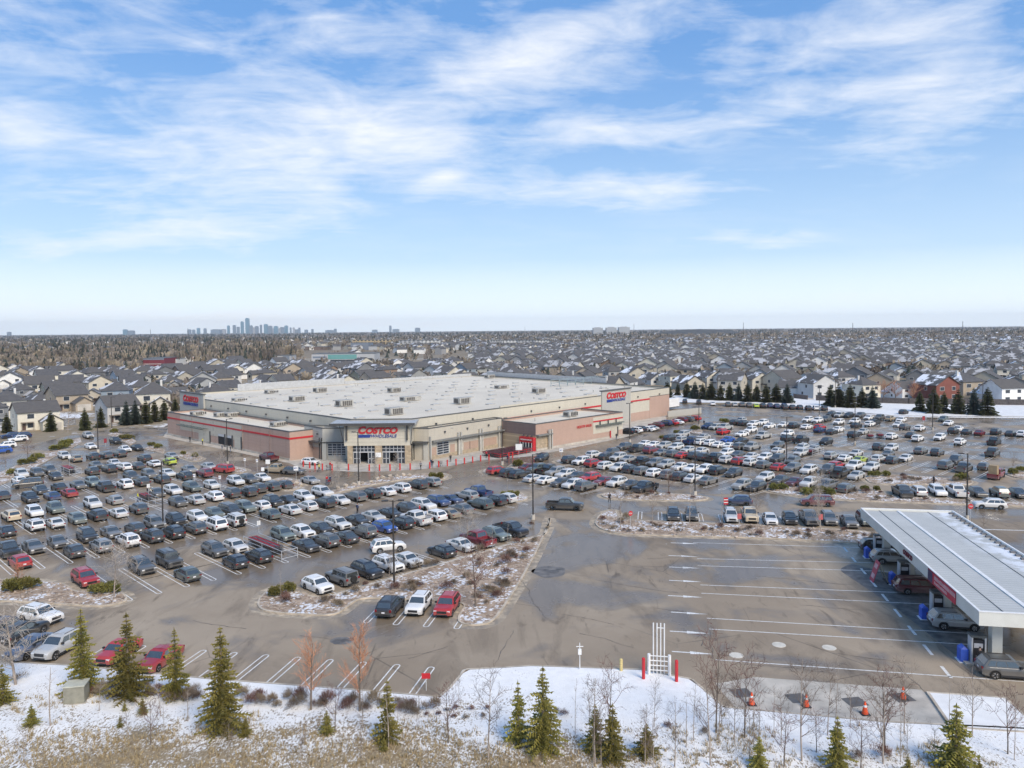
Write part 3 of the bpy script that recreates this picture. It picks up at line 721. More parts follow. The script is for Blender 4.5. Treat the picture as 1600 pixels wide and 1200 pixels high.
    if c in 'SJP':                                                # dark sills and wheel-arch cladding
        for s in (-1, 1):
            y0, y1 = sorted((s * w2 * .90, s * (w2 * 1.0 + .012))); body.box(d['wr'] + ar, d['wf'] - ar, y0, y1, zb + .01, zb + .17, 1)
            for a in (d['wf'], d['wr']):
                for i in range(8):
                    t0, t1 = PI * i / 8, PI * (i + 1) / 8; y = s * (w2 + .006); q = []
                    for r_, t in ((ar, t0), (ar, t1), (ar + .07, t1), (ar + .07, t0)): q.append((a + r_ * math.cos(t), y, d['tr'] + r_ * math.sin(t)))
                    if s > 0: q.reverse()
                    body.add(q, ((0, 1, 2, 3),), 1)
    # trim: grille, bumpers, lamps, plate, mirrors
    gz0, gz1 = d['hood'] * .56, d['hood'] * .80
    gr = MB(); gr.box(hl - .06, hl + .012, -w2 * .52, w2 * .52, gz0, gz1); gr.box(hl - .06, hl + .015, -w2 * .62, w2 * .62, zb + .09, zb + .22)
    out['grille'] = (gr, [TRIM])
    for s in (-1, 1):
        hm = MB(); y = s * w2 * .72
        hm.box(hl - .30, hl - .03, y - .15, y + .15, gz1 - .08, gz1 + .035); out['headlight' + ('.l' if s > 0 else '.r')] = (hm, [LAMP])
        tm = MB(); y = s * w2 * .80; z1 = d['deck'] - .02
        if c in 'CH': tm.box(-hl - .012, -hl + .16, y - .14, y + .13, z1 - .20, z1 - .07)
        else: tm.box(-hl - .012, -hl + .14, y - .10, y + .13, z1 - .26, z1 - .02)
        out['taillight' + ('.l' if s > 0 else '.r')] = (tm, [TAIL])
        mm = MB(); y = s * (w2 * .93 + .12)
        mm.box(d['cowl'] - .42, d['cowl'] - .24, y - .10, y + .10, d['belt'] + .02, d['belt'] + .18); out['mirror' + ('.l' if s > 0 else '.r')] = (mm, [TRIM])
    bp = MB(); bp.box(-hl - .015, -hl + .05, -w2 * .80, w2 * .80, zb + .10, zb + .30); out['rear_bumper'] = (bp, [TRIM if c != 'P' else CHROME])
    pl = MB(); pl.box(-hl - .022, -hl, -.16, .16, .66, .80); out['licence_plate'] = (pl, [PLATE])
    if c in 'SVJ':
        for y, sd in ((-wt * .9, '.r'), (wt * .9, '.l')):
            rl = MB(); rl.box(d['rr'] + .25, d['rf'] - .32, y - .02, y + .02, H - .01, H + .03); out['roof_rail' + sd] = (rl, [TRIM])
    if c == 'J':
        sp = MB(); sp.tube((-hl - .02, 0, 1.02), (-hl - .24, 0, 1.02), .40, .40, 16, cap=True); out['spare_wheel'] = (sp, [TYRE])
    res = {'body': body.mesh('car_body', [PCAR, TRIM], True, 48), 'side_window.l': sl.mesh('side_window', [GLASS]), 'side_window.r': sr.mesh('side_window', [GLASS])}
    for k_, (mb, mats) in out.items(): res[k_] = mb.mesh(k_, mats)
    # wheels
    tr = d['tr']; ty = MB(); ty.tube((0, -.11, 0), (0, .11, 0), tr, tr, 18); 
    for s in (-1, 1):
        for i in range(18):
            a0, a1 = 2 * PI * i / 18, 2 * PI * (i + 1) / 18
            q = [(tr * math.cos(a0), s * .11, tr * math.sin(a0)), (tr * math.cos(a1), s * .11, tr * math.sin(a1)), (tr * .66 * math.cos(a1), s * .115, tr * .66 * math.sin(a1)), (tr * .66 * math.cos(a0), s * .115, tr * .66 * math.sin(a0))]
            ty.add(q, ((0, 1, 2, 3),))
    res['wheel'] = ty.mesh('tyre', [TYRE])
    rm = MB()
    for s in (1,):
        for i in range(5):
            a = 2 * PI * i / 5
            e = [(tr * .68 * math.cos(a + q), s * .108, tr * .68 * math.sin(a + q)) for q in (-.42, -.14, .14, .42)] + [(.06 * math.cos(a), s * .12, .06 * math.sin(a))]
            rm.add(e, ((4, 0, 1), (4, 1, 2), (4, 2, 3)))
    res['rim'] = rm.mesh('rim', [RIM])
    # one-mesh version for the far rows
    far = MB(); far.v = list(body.v); far.f = list(body.f); far.m = list(body.m)
    def put(mb, mi): far.add(mb.v, mb.f, mi)
    for mb in (ws, rw, sl, sr): put(mb, 2)
    for k_ in ('grille', 'rear_bumper'): put(out[k_][0], 1)
    if bed: put(out['bed_liner'][0], 1)
    for k_, mi in (('headlight.l', 3), ('headlight.r', 3), ('taillight.l', 4), ('taillight.r', 4)): put(out[k_][0], mi)
    for x in (d['wf'], d['wr']):
        for y in (-1, 1): far.tube((x, y * (w2 - .25), tr), (x, y * (w2 - .01), tr), tr, tr, 12, 1, True)
    res['far'] = far.mesh('car_far', [PCAR, TRIM, GLASS, LAMP, TAIL], True, 48)
    return res, far
CM = {}; FARMB = {}
for c in KIND: CM[c], FARMB[c] = car_meshes(c)

def mobj(name, me, parent=None, loc=None):
    o = bpy.data.objects.new(name, me); COL.objects.link(o)
    if parent is not None: o.parent = parent
    if loc is not None: o.location = loc
    return o

def car_proto(c, level):
    d = KIND[c]; me = CM[c]; w2 = d['W'] / 2
    if level == 2:
        return mobj(d['name'], me['far'])
    r = empty(d['name'])
    mobj('body', me['body'], r); mobj('windscreen', me['windscreen'], r); mobj('rear_window', me['rear_window'], r)
    for x in (d['wf'], d['wr']):
        for y in (-1, 1):
            wh = mobj('wheel', me['wheel'], r, (x, y * (w2 - .12), d['tr']))
            if y < 0: wh.rotation_euler = (0, 0, PI)
            if level == 0: mobj('rim', me['rim'], wh)
    for q in ('side_window', 'headlight', 'taillight'):
        for s in '.l', '.r': mobj(q, me[q + s], r)
    if level == 0:
        for q in ('grille', 'rear_bumper', 'licence_plate', 'bed_liner', 'roof_rail.l', 'roof_rail.r', 'spare_wheel'):
            if q in me: mobj(q.split('.')[0], me[q], r)
        for s in '.l', '.r': mobj('mirror', me['mirror' + s], r)
    elif 'bed_liner' in me: mobj('bed_liner', me['bed_liner'], r)
    return r
PROTO = {}

ROWS_L = [-75.6, -90.6, -97.2, -110.4, -117.2, -129.5, -139.6, -151.8, -158.6, -171.6, -179.4, -191.5, -198.4]
ROWS_R = [106, 112.7, 125.4, 134.8, 147.8, 155.6, 166.8, 174.8, 187, 194.8, 207.6, 213, 229, 234, 247]
cars = []
for key, (ox, oy, sc, lot_, txt) in CARS.items():
    for e in txt.split(';'):
        x, y, dsc = e.split()
        if dsc == 'xxx': continue
        px, py = ox + float(x) / sc, oy + float(y) / sc
        if 'P' == dsc[0]: zc = .85
        else: zc = .75
        p = at(px, py, zc); c, colr = dsc[0], dsc[1]
        if lot_ == 'D': h = float(dsc.split('@')[1])
        else:
            f = dsc[2] == 'f'
            h = {'L': -45 if f else 135, 'R': 225 if f else 45, 'W': 135 if not f else -45, 'N': -100.5 if f else 79.5, 'B': 259 if f else 79, 'E': 225 if not f else 45}[lot_]
        row = lot_
        if lot_ == 'L':
            s, t = SQ * (p.x - p.y), SQ * (p.x + p.y)
            q = min(ROWS_L, key=lambda r: abs(r - s))
            if abs(q - s) < 3.4: s = q + (s - q) * .3; row = 'L%d' % (ROWS_L.index(q) + 1)
            p = ST(s, t)
        elif lot_ == 'R':
            s, t = SQ * (p.x + p.y), SQ * (p.y - p.x)
            q = min(ROWS_R, key=lambda r: abs(r - s))
            if abs(q - s) < 3: s = q + (s - q) * .35; row = 'R%d' % (ROWS_R.index(q) + 1)
            p = RT(s, t)
        cars.append(dict(p=Vector((p.x, p.y, 0)), c=c, col=colr, h=h, lot=lot_, row=row, px=px, f=(dsc[2] if lot_ != 'D' else 'd')))
# nudge neighbours that would touch
for it in range(12):
    for i, a in enumerate(cars):
        for b_ in cars[i + 1:]:
            d = b_['p'] - a['p']
            if abs(d.x) > 6 or abs(d.y) > 6: continue
            if a['lot'] == 'D' or b_['lot'] == 'D': continue
            ha = math.radians(a['h']); f = Vector((math.cos(ha), math.sin(ha), 0)); n_ = Vector((-f.y, f.x, 0))
            lo, la = d.dot(f), d.dot(n_)
            ll = (KIND[a['c']]['L'] + KIND[b_['c']]['L']) / 2 + .15
            if abs(lo) < ll and abs(la) < 2.55:
                if abs(lo) > ll - 1.6:
                    m_ = (ll - abs(lo)) / 2 * (1 if lo > 0 else -1); a['p'] -= f * m_; b_['p'] += f * m_
                else:
                    m_ = (2.55 - abs(la)) / 2 * (1 if la > 0 else -1); a['p'] -= n_ * m_ * .8; b_['p'] += n_ * m_ * .8
cars.sort(key=lambda q: q['p'].y)
for r_ in set(q['row'] for q in cars):
    for i, q in enumerate(sorted((q for q in cars[:300] if q['row'] == r_), key=lambda q: q['px'])): q['i'] = i
ROWNAME = {'W': 'row along the store wall', 'N': 'front rows by the fuel lanes', 'O': 'island stalls', 'U': 'kerb row', 'B': 'row along the snow bank', 'E': 'far left edge row'}
def rowname(r):
    if r in ROWNAME: return ROWNAME[r]
    if r[0] == 'L' and len(r) > 1: return ('row beside the rock island' if r == 'L1' else ordinal(int(r[1:])) + ' row of left lot')
    if r[0] == 'R' and len(r) > 1: return ordinal(int(r[1:])) + ' row of right lot'
    return 'left lot edge' if r == 'L' else 'loose rows of right lot'
seen = {}
stuff_cars = MB(); smats = []
def nb(q, dlt):
    for o in cars[:300]:
        if o['row'] == q['row'] and o.get('i') == q['i'] + dlt: return o
    return None
def desc(o): return CNAME[o['col']] + ' ' + KIND[o['c']]['lab']
dseen = {}
for n, q in enumerate(cars):
    if n >= 300: break
    q['short'] = desc(q) + ({'f': ' parked nose out', 'r': ' parked tail out'}.get(q['f'], ''))
    a, b_ = nb(q, -1), nb(q, 1)
    if q['lot'] == 'D':
        x = q['px']
        y = q['p'].y
        lab = desc(q) + ' driving '
        if y < 90 and x < 200: lab += 'past the left island near the kerb row'
        elif x > 1350 and y < 105 and q['lot'] == 'D' and x > 1355:
            k_ = ordinal(1 + sum(1 for o in cars if o['lot'] == 'D' and o['px'] > 1355 and 60 < o['p'].y < 105 and o['p'].y < q['p'].y)); lab = desc(q) + ' fuelling under the canopy, ' + k_ + ' from the near end'
        elif 860 < x < 900: lab += 'across the junction by the fuel lanes'
        elif x > 1500: lab += 'on the drive behind the fuel canopy'
        elif x > 1250: lab += 'along the drive above the parked row'
        elif x > 1130: lab += 'along the drive towards the junction'
        elif x > 840: lab += 'out past the liquor entrance'
        elif 590 < x < 620: lab += 'along the aisle beside the rock island row'
        elif x < 60: lab += 'across the end of the left lot rows'
        elif x < 400: lab += 'out of a row by the store wall'
        elif x < 440 and q['col'] == 'm': lab += 'along the left wall of the store'
        elif q['col'] == 't': lab += 'past the crossing with a flat bed'
        elif q['c'] == 'H': lab = 'white hatchback stopped beside the red posts by the entrance'
        else: lab += 'away from the store entrance'
        q['lab'] = lab
    else:
        nbn = ''
        if a and b_: nbn = ' between ' + desc(a) + ' and ' + desc(b_)
        q['lab'] = desc(q) + nbn + ', ' + rowname(q['row'])
        q['alt'] = desc(q) + ', ' + ordinal(q['i'] + 1) + ' from left, ' + rowname(q['row'])
    dseen[q['lab']] = dseen.get(q['lab'], 0) + 1
for q in cars[:300]:
    if 'alt' in q and (dseen[q['lab']] > 1 or len(q['lab'].split()) > 16 or ' between ' not in q['lab']): q['lab'] = q['alt']
GRP = {'L': 'cars parked in the left lot', 'R': 'cars parked in the right lot', 'W': 'cars parked along the store wall', 'N': 'cars parked by the fuel lanes', 'O': 'cars in the island stalls', 'U': 'cars in the kerb row', 'B': 'cars along the snow bank', 'E': 'cars on the left edge', 'D': 'cars driving or fuelling'}
farrest = []
for n, q in enumerate(cars):
    q['n'] = n
    if n >= 300: farrest.append(q); continue
    lev = 0 if n < 75 else (1 if n < 230 else 2)
    key = (q['c'], lev)
    if key not in PROTO: PROTO[key] = o = car_proto(*key)
    else: o = copy_tree(PROTO[key])
    o.location = q['p'] + Vector((0, 0, .008)); o.rotation_euler = (0, 0, math.radians(q['h'] + R.uniform(-1.5, 1.5)))
    o.scale = (R.uniform(.95, 1.05), R.uniform(.98, 1.02), R.uniform(.94, 1.05))
    base = CPAL[q['col']]; v = R.uniform(.72, 1.05) if q['col'] in 'wrby' else (R.uniform(.55, 1.5) if q['lot'] != 'D' else .8); cc = tuple(min(.85, x * v) for x in base)
    setcol(o, cc); tag(o, q['lab'], KIND[q['c']]['cat'], GRP[q['lot']])
# everything beyond the nearest three hundred: one mesh
by = {}
for q in farrest: by.setdefault(q['col'], []).append(q)
pal = sorted(by)
def fixedpaint(cn):
    m, nt, b = newmat('far_paint_' + CNAME[cn].replace(' ', '_')); b.inputs['Base Color'].default_value = (*CPAL[cn], 1); b.inputs['Roughness'].default_value = .35; return m
smats = [fixedpaint(cn) for cn in pal] + [TRIM, GLASS, LAMP, TAIL]
for cn in pal:
    for q in by[cn]:
        f = FARMB[q['c']]; m4 = Matrix.Translation(q['p'] + Vector((0, 0, .008))) @ Matrix.Rotation(math.radians(q['h']), 4, 'Z')
        o = len(stuff_cars.v); stuff_cars.v += [tuple(m4 @ Vector(v)) for v in f.v]; stuff_cars.f += [tuple(o + i for i in fc) for fc in f.f]
        i0 = pal.index(cn); stuff_cars.m += [i0 if mi == 0 else len(pal) + mi - 1 for mi in f.m]
tag(stuff_cars.build('distant_parked_cars', smats, smooth=True), 'many small parked cars at the far end of the right lot', 'cars', None, 'stuff')
# ------------------------------------------------------------------ the warehouse store
def mat_wall(name, c1, c2, course=.2, dirt=.35):
    """masonry / panel wall: two tones in courses, splash stains near the ground"""
    m, nt, b = newmat(name); k = NT(nt); P = k.pos(); x, y, z = k.xyz(P)
    f = k.noise(P, .5, 5, .6); g = k.noise(k.mapping(P, (1, 1, .12)), 1.2, 4, .6)
    br = k.n('ShaderNodeTexBrick'); k.put(br.inputs['Vector'], k.comb(k.math('ADD', x, y), z, 0))
    br.inputs['Scale'].default_value = 1; br.inputs['Brick Width'].default_value = course * 2; br.inputs['Row Height'].default_value = course
    br.inputs['Mortar Size'].default_value = .012; br.inputs['Bias'].default_value = 0
    k.put(br.inputs['Color1'], c1); k.put(br.inputs['Color2'], c2); k.put(br.inputs['Mortar'], tuple(q * .8 for q in c1))
    c = k.mix(k.math('MULTIPLY', k.ramp(g, .45, .75), .3), br.outputs[0], tuple(q * .72 for q in c1))
    low = k.math('MULTIPLY', k.ramp(z, 1.6, .1), k.math('MULTIPLY', f, dirt * 1.6))
    k.put(b.inputs['Base Color'], k.mix(low, c, (.30, .26, .22))); b.inputs['Roughness'].default_value = .85
    return m
W_CREAM = mat_wall('cream_panel', (.55, .51, .42), (.52, .485, .40), .5, .2)
W_TAN = mat_wall('tan_panel', (.50, .46, .38), (.48, .44, .37), .9, .2)
W_GREY = mat_wall('grey_siding', (.43, .42, .38), (.41, .40, .365), .3, .2)
W_BRICK = mat_wall('mauve_brick', (.47, .325, .26), (.43, .295, .235), .2)
W_DARK = mat_wall('dark_brown_siding', (.20, .15, .135), (.18, .135, .125), .25)
W_STONE = mat_wall('field_stone', (.47, .37, .25), (.30, .24, .17), .32, .3)
W_PINK = mat_wall('brick_infill', (.44, .31, .24), (.40, .28, .22), .2)
COPE = M('dark_coping', (.11, .11, .105), .6)
RED = M('sign_red', (.52, .022, .03), .45, var=.06)
BLUE = M('sign_blue', (.02, .05, .28), .45, var=.06)
WHITE = M('white_paint', (.74, .74, .73), .5, var=.08)
STEEL = M('dark_steel', (.08, .08, .08), .5, .2)
INSHADE = M('interior_shade', (.02, .02, .022), .9)  # near-black colour paints in the shade inside the openings
SGLASS = M('shop_glass', (.05, .06, .075), .08, var=.2)
FRAME = M('pale_frame', (.55, .56, .57), .5, .2, var=.08)
def mat_roof():
    m, nt, b = newmat('membrane_roof'); k = NT(nt); P = k.pos()
    a = k.noise(P, .05, 5, .6); c = k.noise(k.mapping(P, (1, .3, 1), .78), .5, 6, .7)
    col = k.mix(k.ramp(a, .38, .62), (.69, .625, .51), (.60, .54, .44)); col = k.mix(k.math('MULTIPLY', k.ramp(c, .55, .75), .45), col, (.52, .45, .345))
    br = k.n('ShaderNodeTexBrick'); k.put(br.inputs['Vector'], k.mapping(P, (1, 1, 1), math.radians(-45)))
    br.inputs['Scale'].default_value = 1; br.inputs['Brick Width'].default_value = 30; br.inputs['Row Height'].default_value = 3; br.inputs['Mortar Size'].default_value = .05
    k.put(br.inputs['Color1'], (1, 1, 1)); k.put(br.inputs['Color2'], (1, 1, 1)); k.put(br.inputs['Mortar'], (.90, .89, .88))
    mul = k.n('ShaderNodeMix', data_type='RGBA', blend_type='MULTIPLY'); mul.inputs[0].default_value = 1; k.put(mul.inputs[6], col); k.put(mul.inputs[7], br.outputs[0])
    k.put(b.inputs['Base Color'], mul.outputs[2]); b.inputs['Roughness'].default_value = .8; return m
ROOF = mat_roof()
store = empty('warehouse_store', (0, 0, 0))
tag(store, 'big cream and brick warehouse store with red and blue sign lettering behind the car park', 'store')
def P2(v): return (v.x, v.y)
MAIN = [XY(95, 146), XY(104.8, 136.5), XY(217.5, 143.5), XY(225, 250), XY(100, 250), XY(95, 240)]
LEFT = [XY(85.6, 156.2), XY(94.7, 156.2), XY(94.7, 222), XY(84, 222)]
LIQ = [XY(132.4, 124.6), XY(167.3, 125.2), XY(167.3, 139.9), XY(132.0, 137.7)]
WL = [XY(91.5, 160), XY(91.4, 152.0), XY(95.4, 148.0), XY(94.7, 160)]
WR = [XY(104.6, 136.0), XY(107.0, 133.6), XY(132.0, 135.9), XY(132.0, 137.6), XY(105, 136.1)]
def shell(name, poly, z1, mat, cope=True, th=.3, roofz=None, roofmat=None):
    mb = MB(); mb.ring(poly, th, 0, z1); o = mb.build('wall', mat, store)
    if cope:
        mb = MB(); mb.ring(offset(poly, .05), th + .12, z1 + .002, z1 + .22); mb.build('coping', COPE, store)
    rz = z1 - .45 if roofz is None else roofz
    mb = MB(); p = offset(poly, -th - .0)
    mb.prism(p, rz - .2, rz); r = mb.build('roof', roofmat or ROOF, store); return o, r
wall_main, roof_main = shell('main', MAIN, 9.1, W_CREAM)
shell('left', LEFT, 6.4, W_BRICK); shell('liq', LIQ, 6.3, W_BRICK)
shell('wl', [XY(91.5, 160), XY(91.4, 152.0), XY(95.2, 148.2), XY(95.6, 150), XY(94.6, 156)], 7.0, W_GREY, roofz=6.6)
# right wing wall: a screen with its own thickness
mb = MB(); mb.ring([XY(105.2, 136.3), XY(107.0, 133.4), XY(131.9, 135.7), XY(131.9, 138.2)], .35, 0, 7.0); mb.build('wall', W_TAN, store)
mb = MB(); mb.prism(offset([XY(105.2, 136.3), XY(107.0, 133.4), XY(131.9, 135.7), XY(131.9, 138.2)], -.36), 6.3, 6.6); mb.build('roof', ROOF, store)
mb = MB(); mb.ring(offset([XY(105.2, 136.3), XY(107.0, 133.4), XY(131.9, 135.7), XY(131.9, 138.2)], .05), .45, 7.002, 7.2); mb.build('coping', COPE, store)
# taller step of the main parapet on the right, screen walls at the back
def slabwall(a, b_, z0, z1, th, mat, name='wall', out=0.0):
    a, b_ = Vector(a), Vector(b_); d = (b_ - a).normalized(); n_ = Vector((d.y, -d.x, 0))
    a2, b2 = a + n_ * out, b_ + n_ * out; a3, b3 = a2 - n_ * th, b2 - n_ * th
    mb = MB(); mb.prism([P2(a2), P2(b2), P2(b3), P2(a3)], z0, z1, bottom=True); return mb.build(name, mat, store)
vr = lambda u: 136.5 + (u - 104.8) * (7.0 / 112.7)
SCREEN = M('pale_screen', (.44, .45, .455), .6, var=.1)
slabwall(XY(118, 249.6), XY(160, 249.6), 8.8, 11.2, .2, SCREEN, 'screen_wall'); slabwall(XY(224.6, 240), XY(220, 172), 8.8, 11.0, .2, SCREEN, 'screen_wall'); slabwall(XY(160.2, 249.6), XY(224.4, 249.6), 8.8, 9.9, .2, SCREEN, 'screen_wall')
slabwall(XY(134, vr(134)), XY(176, vr(176)), 9.33, 9.75, .3, W_CREAM, out=.0)
# right face: bands and panels
def rpanel(u0, u1, z0, z1, mat, name, out, th=None):
    return slabwall(XY(u0, vr(u0)), XY(u1, vr(u1)), z0, z1, th or out, mat, name, out)
rpanel(134, 178, 6.05, 6.5, RED, 'red_band', .08); rpanel(188, 205, 6.1, 6.5, RED, 'red_band', .14)
rpanel(178, 193.5, 0, 10.4, W_GREY, 'sign_tower', .35); rpanel(177.7, 193.8, 10.41, 10.75, COPE, 'coping', .55, .9)
rpanel(205, 217.4, 0, 6.9, W_BRICK, 'brick_panel', .06); rpanel(193.6, 204.9, 0, 2.6, W_BRICK, 'brick_panel', .06); rpanel(205, 217.4, 6.91, 7.05, COPE, 'ledge', .12)
# left annex face
def lpt(px, py): return onplane(px, py, XY(85, 190), Vector((-SQ, -SQ, 0)))
ul = lambda v: 85.6 - (v - 156.2) * (1.6 / 65.8)
def lpanel(v0, v1, z0, z1, mat, name, out=.05, th=None):
    return slabwall(XY(ul(v1), v1), XY(ul(v0), v0), z0, z1, th or out, mat, name, out)
lv = lambda px, py: (lpt(px, py).y - lpt(px, py).x) * SQ
vA, vB = lv(379, 690), lv(287, 680)
lpanel(vA, vB, 2.3, 6.1, W_TAN, 'cream_panel', .05)
lpanel(156.2, 222, 4.75, 5.15, RED, 'red_band', .09)
slabwall(XY(85.5, 156.2), XY(91.5, 156.2), 4.75, 5.15, .09, RED, 'red_band', .09)
lpanel(156.2, 222, 0, .5, CONC, 'plinth', .12)
bayv = [(lv(387 - 25.5, 700), lv(344, 700)), (lv(341, 696), lv(333, 690)), (lv(355, 699), lv(342.5, 696))]
for i, (pa_, pb_) in enumerate(((314, 330), (343, 352), (354.5, 363), (367, 376))):
    v0, v1 = lv(pb_, 695), lv(pa_, 690)
    lpanel(v0, v1, .06, 3.1, INSHADE if i in (1, 2) else W_CREAM, 'bay_door_or_shade', .07 if i in (1, 2) else .06)  # the two open bays are flat near-black panels painting the shade inside
    lpanel(v0 - .7, v0 - .1, .06, 3.3, STEEL, 'bay_post', .12)
    if i in (1, 2): lpanel(v0 + .1, v1 - .1, 2.5, 3.1, FRAME, 'rolled_shutter', .10)
# trellis over the optical entrance
mb = MB(); va, vb = lv(327, 670), lv(288, 665)
for i in range(9):
    v = va + (vb - va) * i / 8; a = XY(ul(v) - .1, v, 3.9); b_ = XY(ul(v) - 1.3, v, 3.75)
    mb.tube(a, b_, .06, .06, 4); mb.tube(XY(ul(v), v, 4.7), b_, .025, .025, 4) if i % 3 == 1 else None
mb.tube(XY(ul(va) - 1.3, va, 3.75), XY(ul(vb) - 1.3, vb, 3.75), .16, .16, 6, cap=True); mb.tube(XY(ul(va) - .5, va, 3.85), XY(ul(vb) - .5, vb, 3.85), .1, .1, 6, cap=True)
mb.build('trellis', M('green_grey_metal', (.13, .15, .13), .6), store)
# left sign tower
slabwall(XY(94.9, 239.6), XY(94.95, 222.4), 0, 10.6, .5, W_GREY, 'sign_tower', .4); slabwall(XY(94.9, 239.9), XY(94.95, 222.1), 10.61, 10.9, .9, COPE, 'coping', .6)

# entrance block
EX0, EX1, EY = -36.6, -22.3, 165.9
mb = MB(); mb.box(EX0, EX1, EY, 171.2, 4.0, 8.5); ent = mb.build('entrance_fascia', W_CREAM, store)
mb = MB()
for i in range(1, 6): mb.box(EX0 - .02, EX1 + .02, EY - .025, EY, 4.0 + i * .75, 4.0 + i * .75 + .03)
mb.build('panel_seam', M('seam', (.36, .34, .29), .8), store)
mb = MB(); mb.box(EX0 - 2.9, EX1 + 1.2, EY - 1.3, EY + 6.2, 8.52, 9.0); mb.build('entrance_canopy', M('pale_canopy', (.40, .41, .41), .5), store)
mb = MB(); mb.box(EX0 - 2.93, EX1 + 1.23, EY - 1.34, EY - 1.3, 8.5, 9.05); mb.build('canopy_edge', STEEL, store)
for x in (EX0 + .45, EX1 - .75):
    mb = MB(); mb.box(x, x + .3, EY - .5, EY - .03, 5.2, 8.5); mb.build('bracket', STEEL, store)
for x in (EX0 - .9, EX1 + .6):
    mb = MB(); mb.tube((x, EY - .6, 8.5), (x + (.9 if x < -30 else -.5), EY + .3, 4.2), .08, .08, 5); mb.build('brace', STEEL, store)
ex = lambda px: (px - 800) * (EY) / 1200 * 1.003
for a, b_ in ((541, 549), (584, 595), (631, 640.5)):
    mb = MB(); mb.box(ex(a), ex(b_), EY - .15, EY + .7, 0, 3.98); mb.build('stone_pier', W_STONE, store)
mb = MB(); mb.box(EX0, EX1, 169.6, 169.9, 0, 4.0); mb.build('lobby_wall', INSHADE, store)  # lobby shade is put into this wall's near-black colour
for a, b_ in ((549, 584), (595, 631)):
    x0, x1 = ex(a), ex(b_)
    mb = MB(); mb.box(x0 + .02, x1 - .02, EY + .42, EY + .46, 2.55, 3.95); mb.build('transom_glass', SGLASS, store)
    w_ = (x1 - x0) / 3
    for q in (0, 2):
        mb = MB(); mb.box(x0 + q * w_ + .1, x0 + (q + 1) * w_ - .1, EY + .42, EY + .46, .1, 2.45); d_ = mb.build('glass_door', SGLASS, store)
        fr = MB(); xa, xb = x0 + q * w_ + .02, x0 + (q + 1) * w_ - .02
        for xq in (xa, (xa + xb) / 2 - .05, xb - .12): fr.box(xq, xq + .12, EY + .35, EY + .41, .05, 2.5)
        fr.box(xa, xb, EY + .35, EY + .405, 1.1, 1.2); fr.build('door_frame', FRAME, d_)
    fr = MB(); fr.box(x0, x1, EY + .30, EY + .42, 2.46, 2.66)
    for i in range(1, 6): xq = x0 + (x1 - x0) * i / 6; fr.box(xq - .05, xq + .05, EY + .33, EY + .415, 2.66, 3.95)
    fr.box(x0, x1, EY + .33, EY + .41, 3.25, 3.33); fr.build('transom_frame', FRAME, store)
mb = MB(); mb.box(ex(585), ex(594), EY - .22, EY - .16, 1.5, 2.5); mb.build('notice_board', WHITE, store)
# left wing: window grid, brick infill, pier, awning
def facepts(p0, p1): return Vector(p0), (Vector(p1) - Vector(p0))
def on(p0, p1, f0, f1, z0, z1, mat, name, out=.05, th=None):
    a, d = facepts(p0, p1); return slabwall(a + d * f0, a + d * f1, z0, z1, th or out, mat, name, out)
def winbay(p0, p1, f0, f1, z0, z1, nx, nz, out=.06):
    w_ = on(p0, p1, f0, f1, z0, z1, SGLASS, 'window_grid', out)
    a, d = facepts(p0, p1); dd = d.normalized(); n_ = Vector((dd.y, -dd.x, 0)); fr = MB()
    for i in range(nx + 1):
        q = a + d * (f0 + (f1 - f0) * i / nx) + n_ * (out + .02); fr.tube((q.x, q.y, z0), (q.x, q.y, z1), .07, .07, 4)
    for j in range(nz + 1):
        z = z0 + (z1 - z0) * j / nz; q0, q1 = a + d * f0 + n_ * (out + .02), a + d * f1 + n_ * (out + .02); fr.tube((q0.x, q0.y, z), (q1.x, q1.y, z), .07, .07, 4)
    o = fr.build('mullions', FRAME, store); o.parent = w_
A0, A1, A2 = XY(91.5, 160), XY(91.4, 152.0), XY(95.2, 148.2)
on(A0, A1, .12, .95, .1, 2.6, W_PINK, 'brick_infill'); on(A0, A1, .0, 1.0, 3.75, 4.05, STEEL, 'awning', 1.2); on(A1, A2, .0, 1.0, 3.75, 4.0, STEEL, 'awning', .5)
winbay(A1, A2, .22, .98, .9, 3.6, 4, 5); on(A1, A2, .0, .18, 0, 4.2, W_GREY, 'pier', .5)
for f in (.85, .97): on(A0, A1, f, f + .02, 0, 4.9, STEEL, 'steel_fin', .25)
# right bay: exit recess, its shade painted as a flat near-black panel
B0, B1, B2_ = XY(105.2, 136.3), XY(107.0, 133.4), XY(131.9, 135.7)
B1v = Vector(B1)
RB0 = Vector((EX1 + .1, EY + 1.5, 0)); 
mb = MB(); mb.box(EX1 + .02, -18.9, 170.9, 171.3, 0, 7.0); mb.build('wall', W_GREY, store); mb = MB(); mb.box(EX1 + .02, -18.9, 170.8, 170.88, 0, 3.9); mb.build('exit_shade', INSHADE, store)
mb = MB(); mb.box(EX1 + .02, -18.7, 169.2, 170.8, 3.95, 4.25); mb.build('awning', STEEL, store); mb = MB(); mb.box(EX1 + .02, -18.9, 170.85, 171.35, 7.01, 7.2); mb.build('coping', COPE, store)
mb = MB(); mb.box(-19.9, -18.8, 169.9, 170.75, 0, 4.3); mb.build('pier', W_GREY, store)
on(B1, B2_, .02, 1.0, 4.0, 4.3, M('awning_grey', (.20, .20, .19), .6), 'awning', 1.1); on(B1, B2_, .0, .98, 0, .9, W_STONE, 'stone_base', .08)
winbay(B1, B2_, .10, .25, .9, 3.6, 2, 5)
for f0, f1 in ((.02, .09), (.27, .33), (.45, .65), (.70, .92)): on(B1, B2_, f0, f1, .91, 2.7, W_PINK, 'brick_infill', .06)
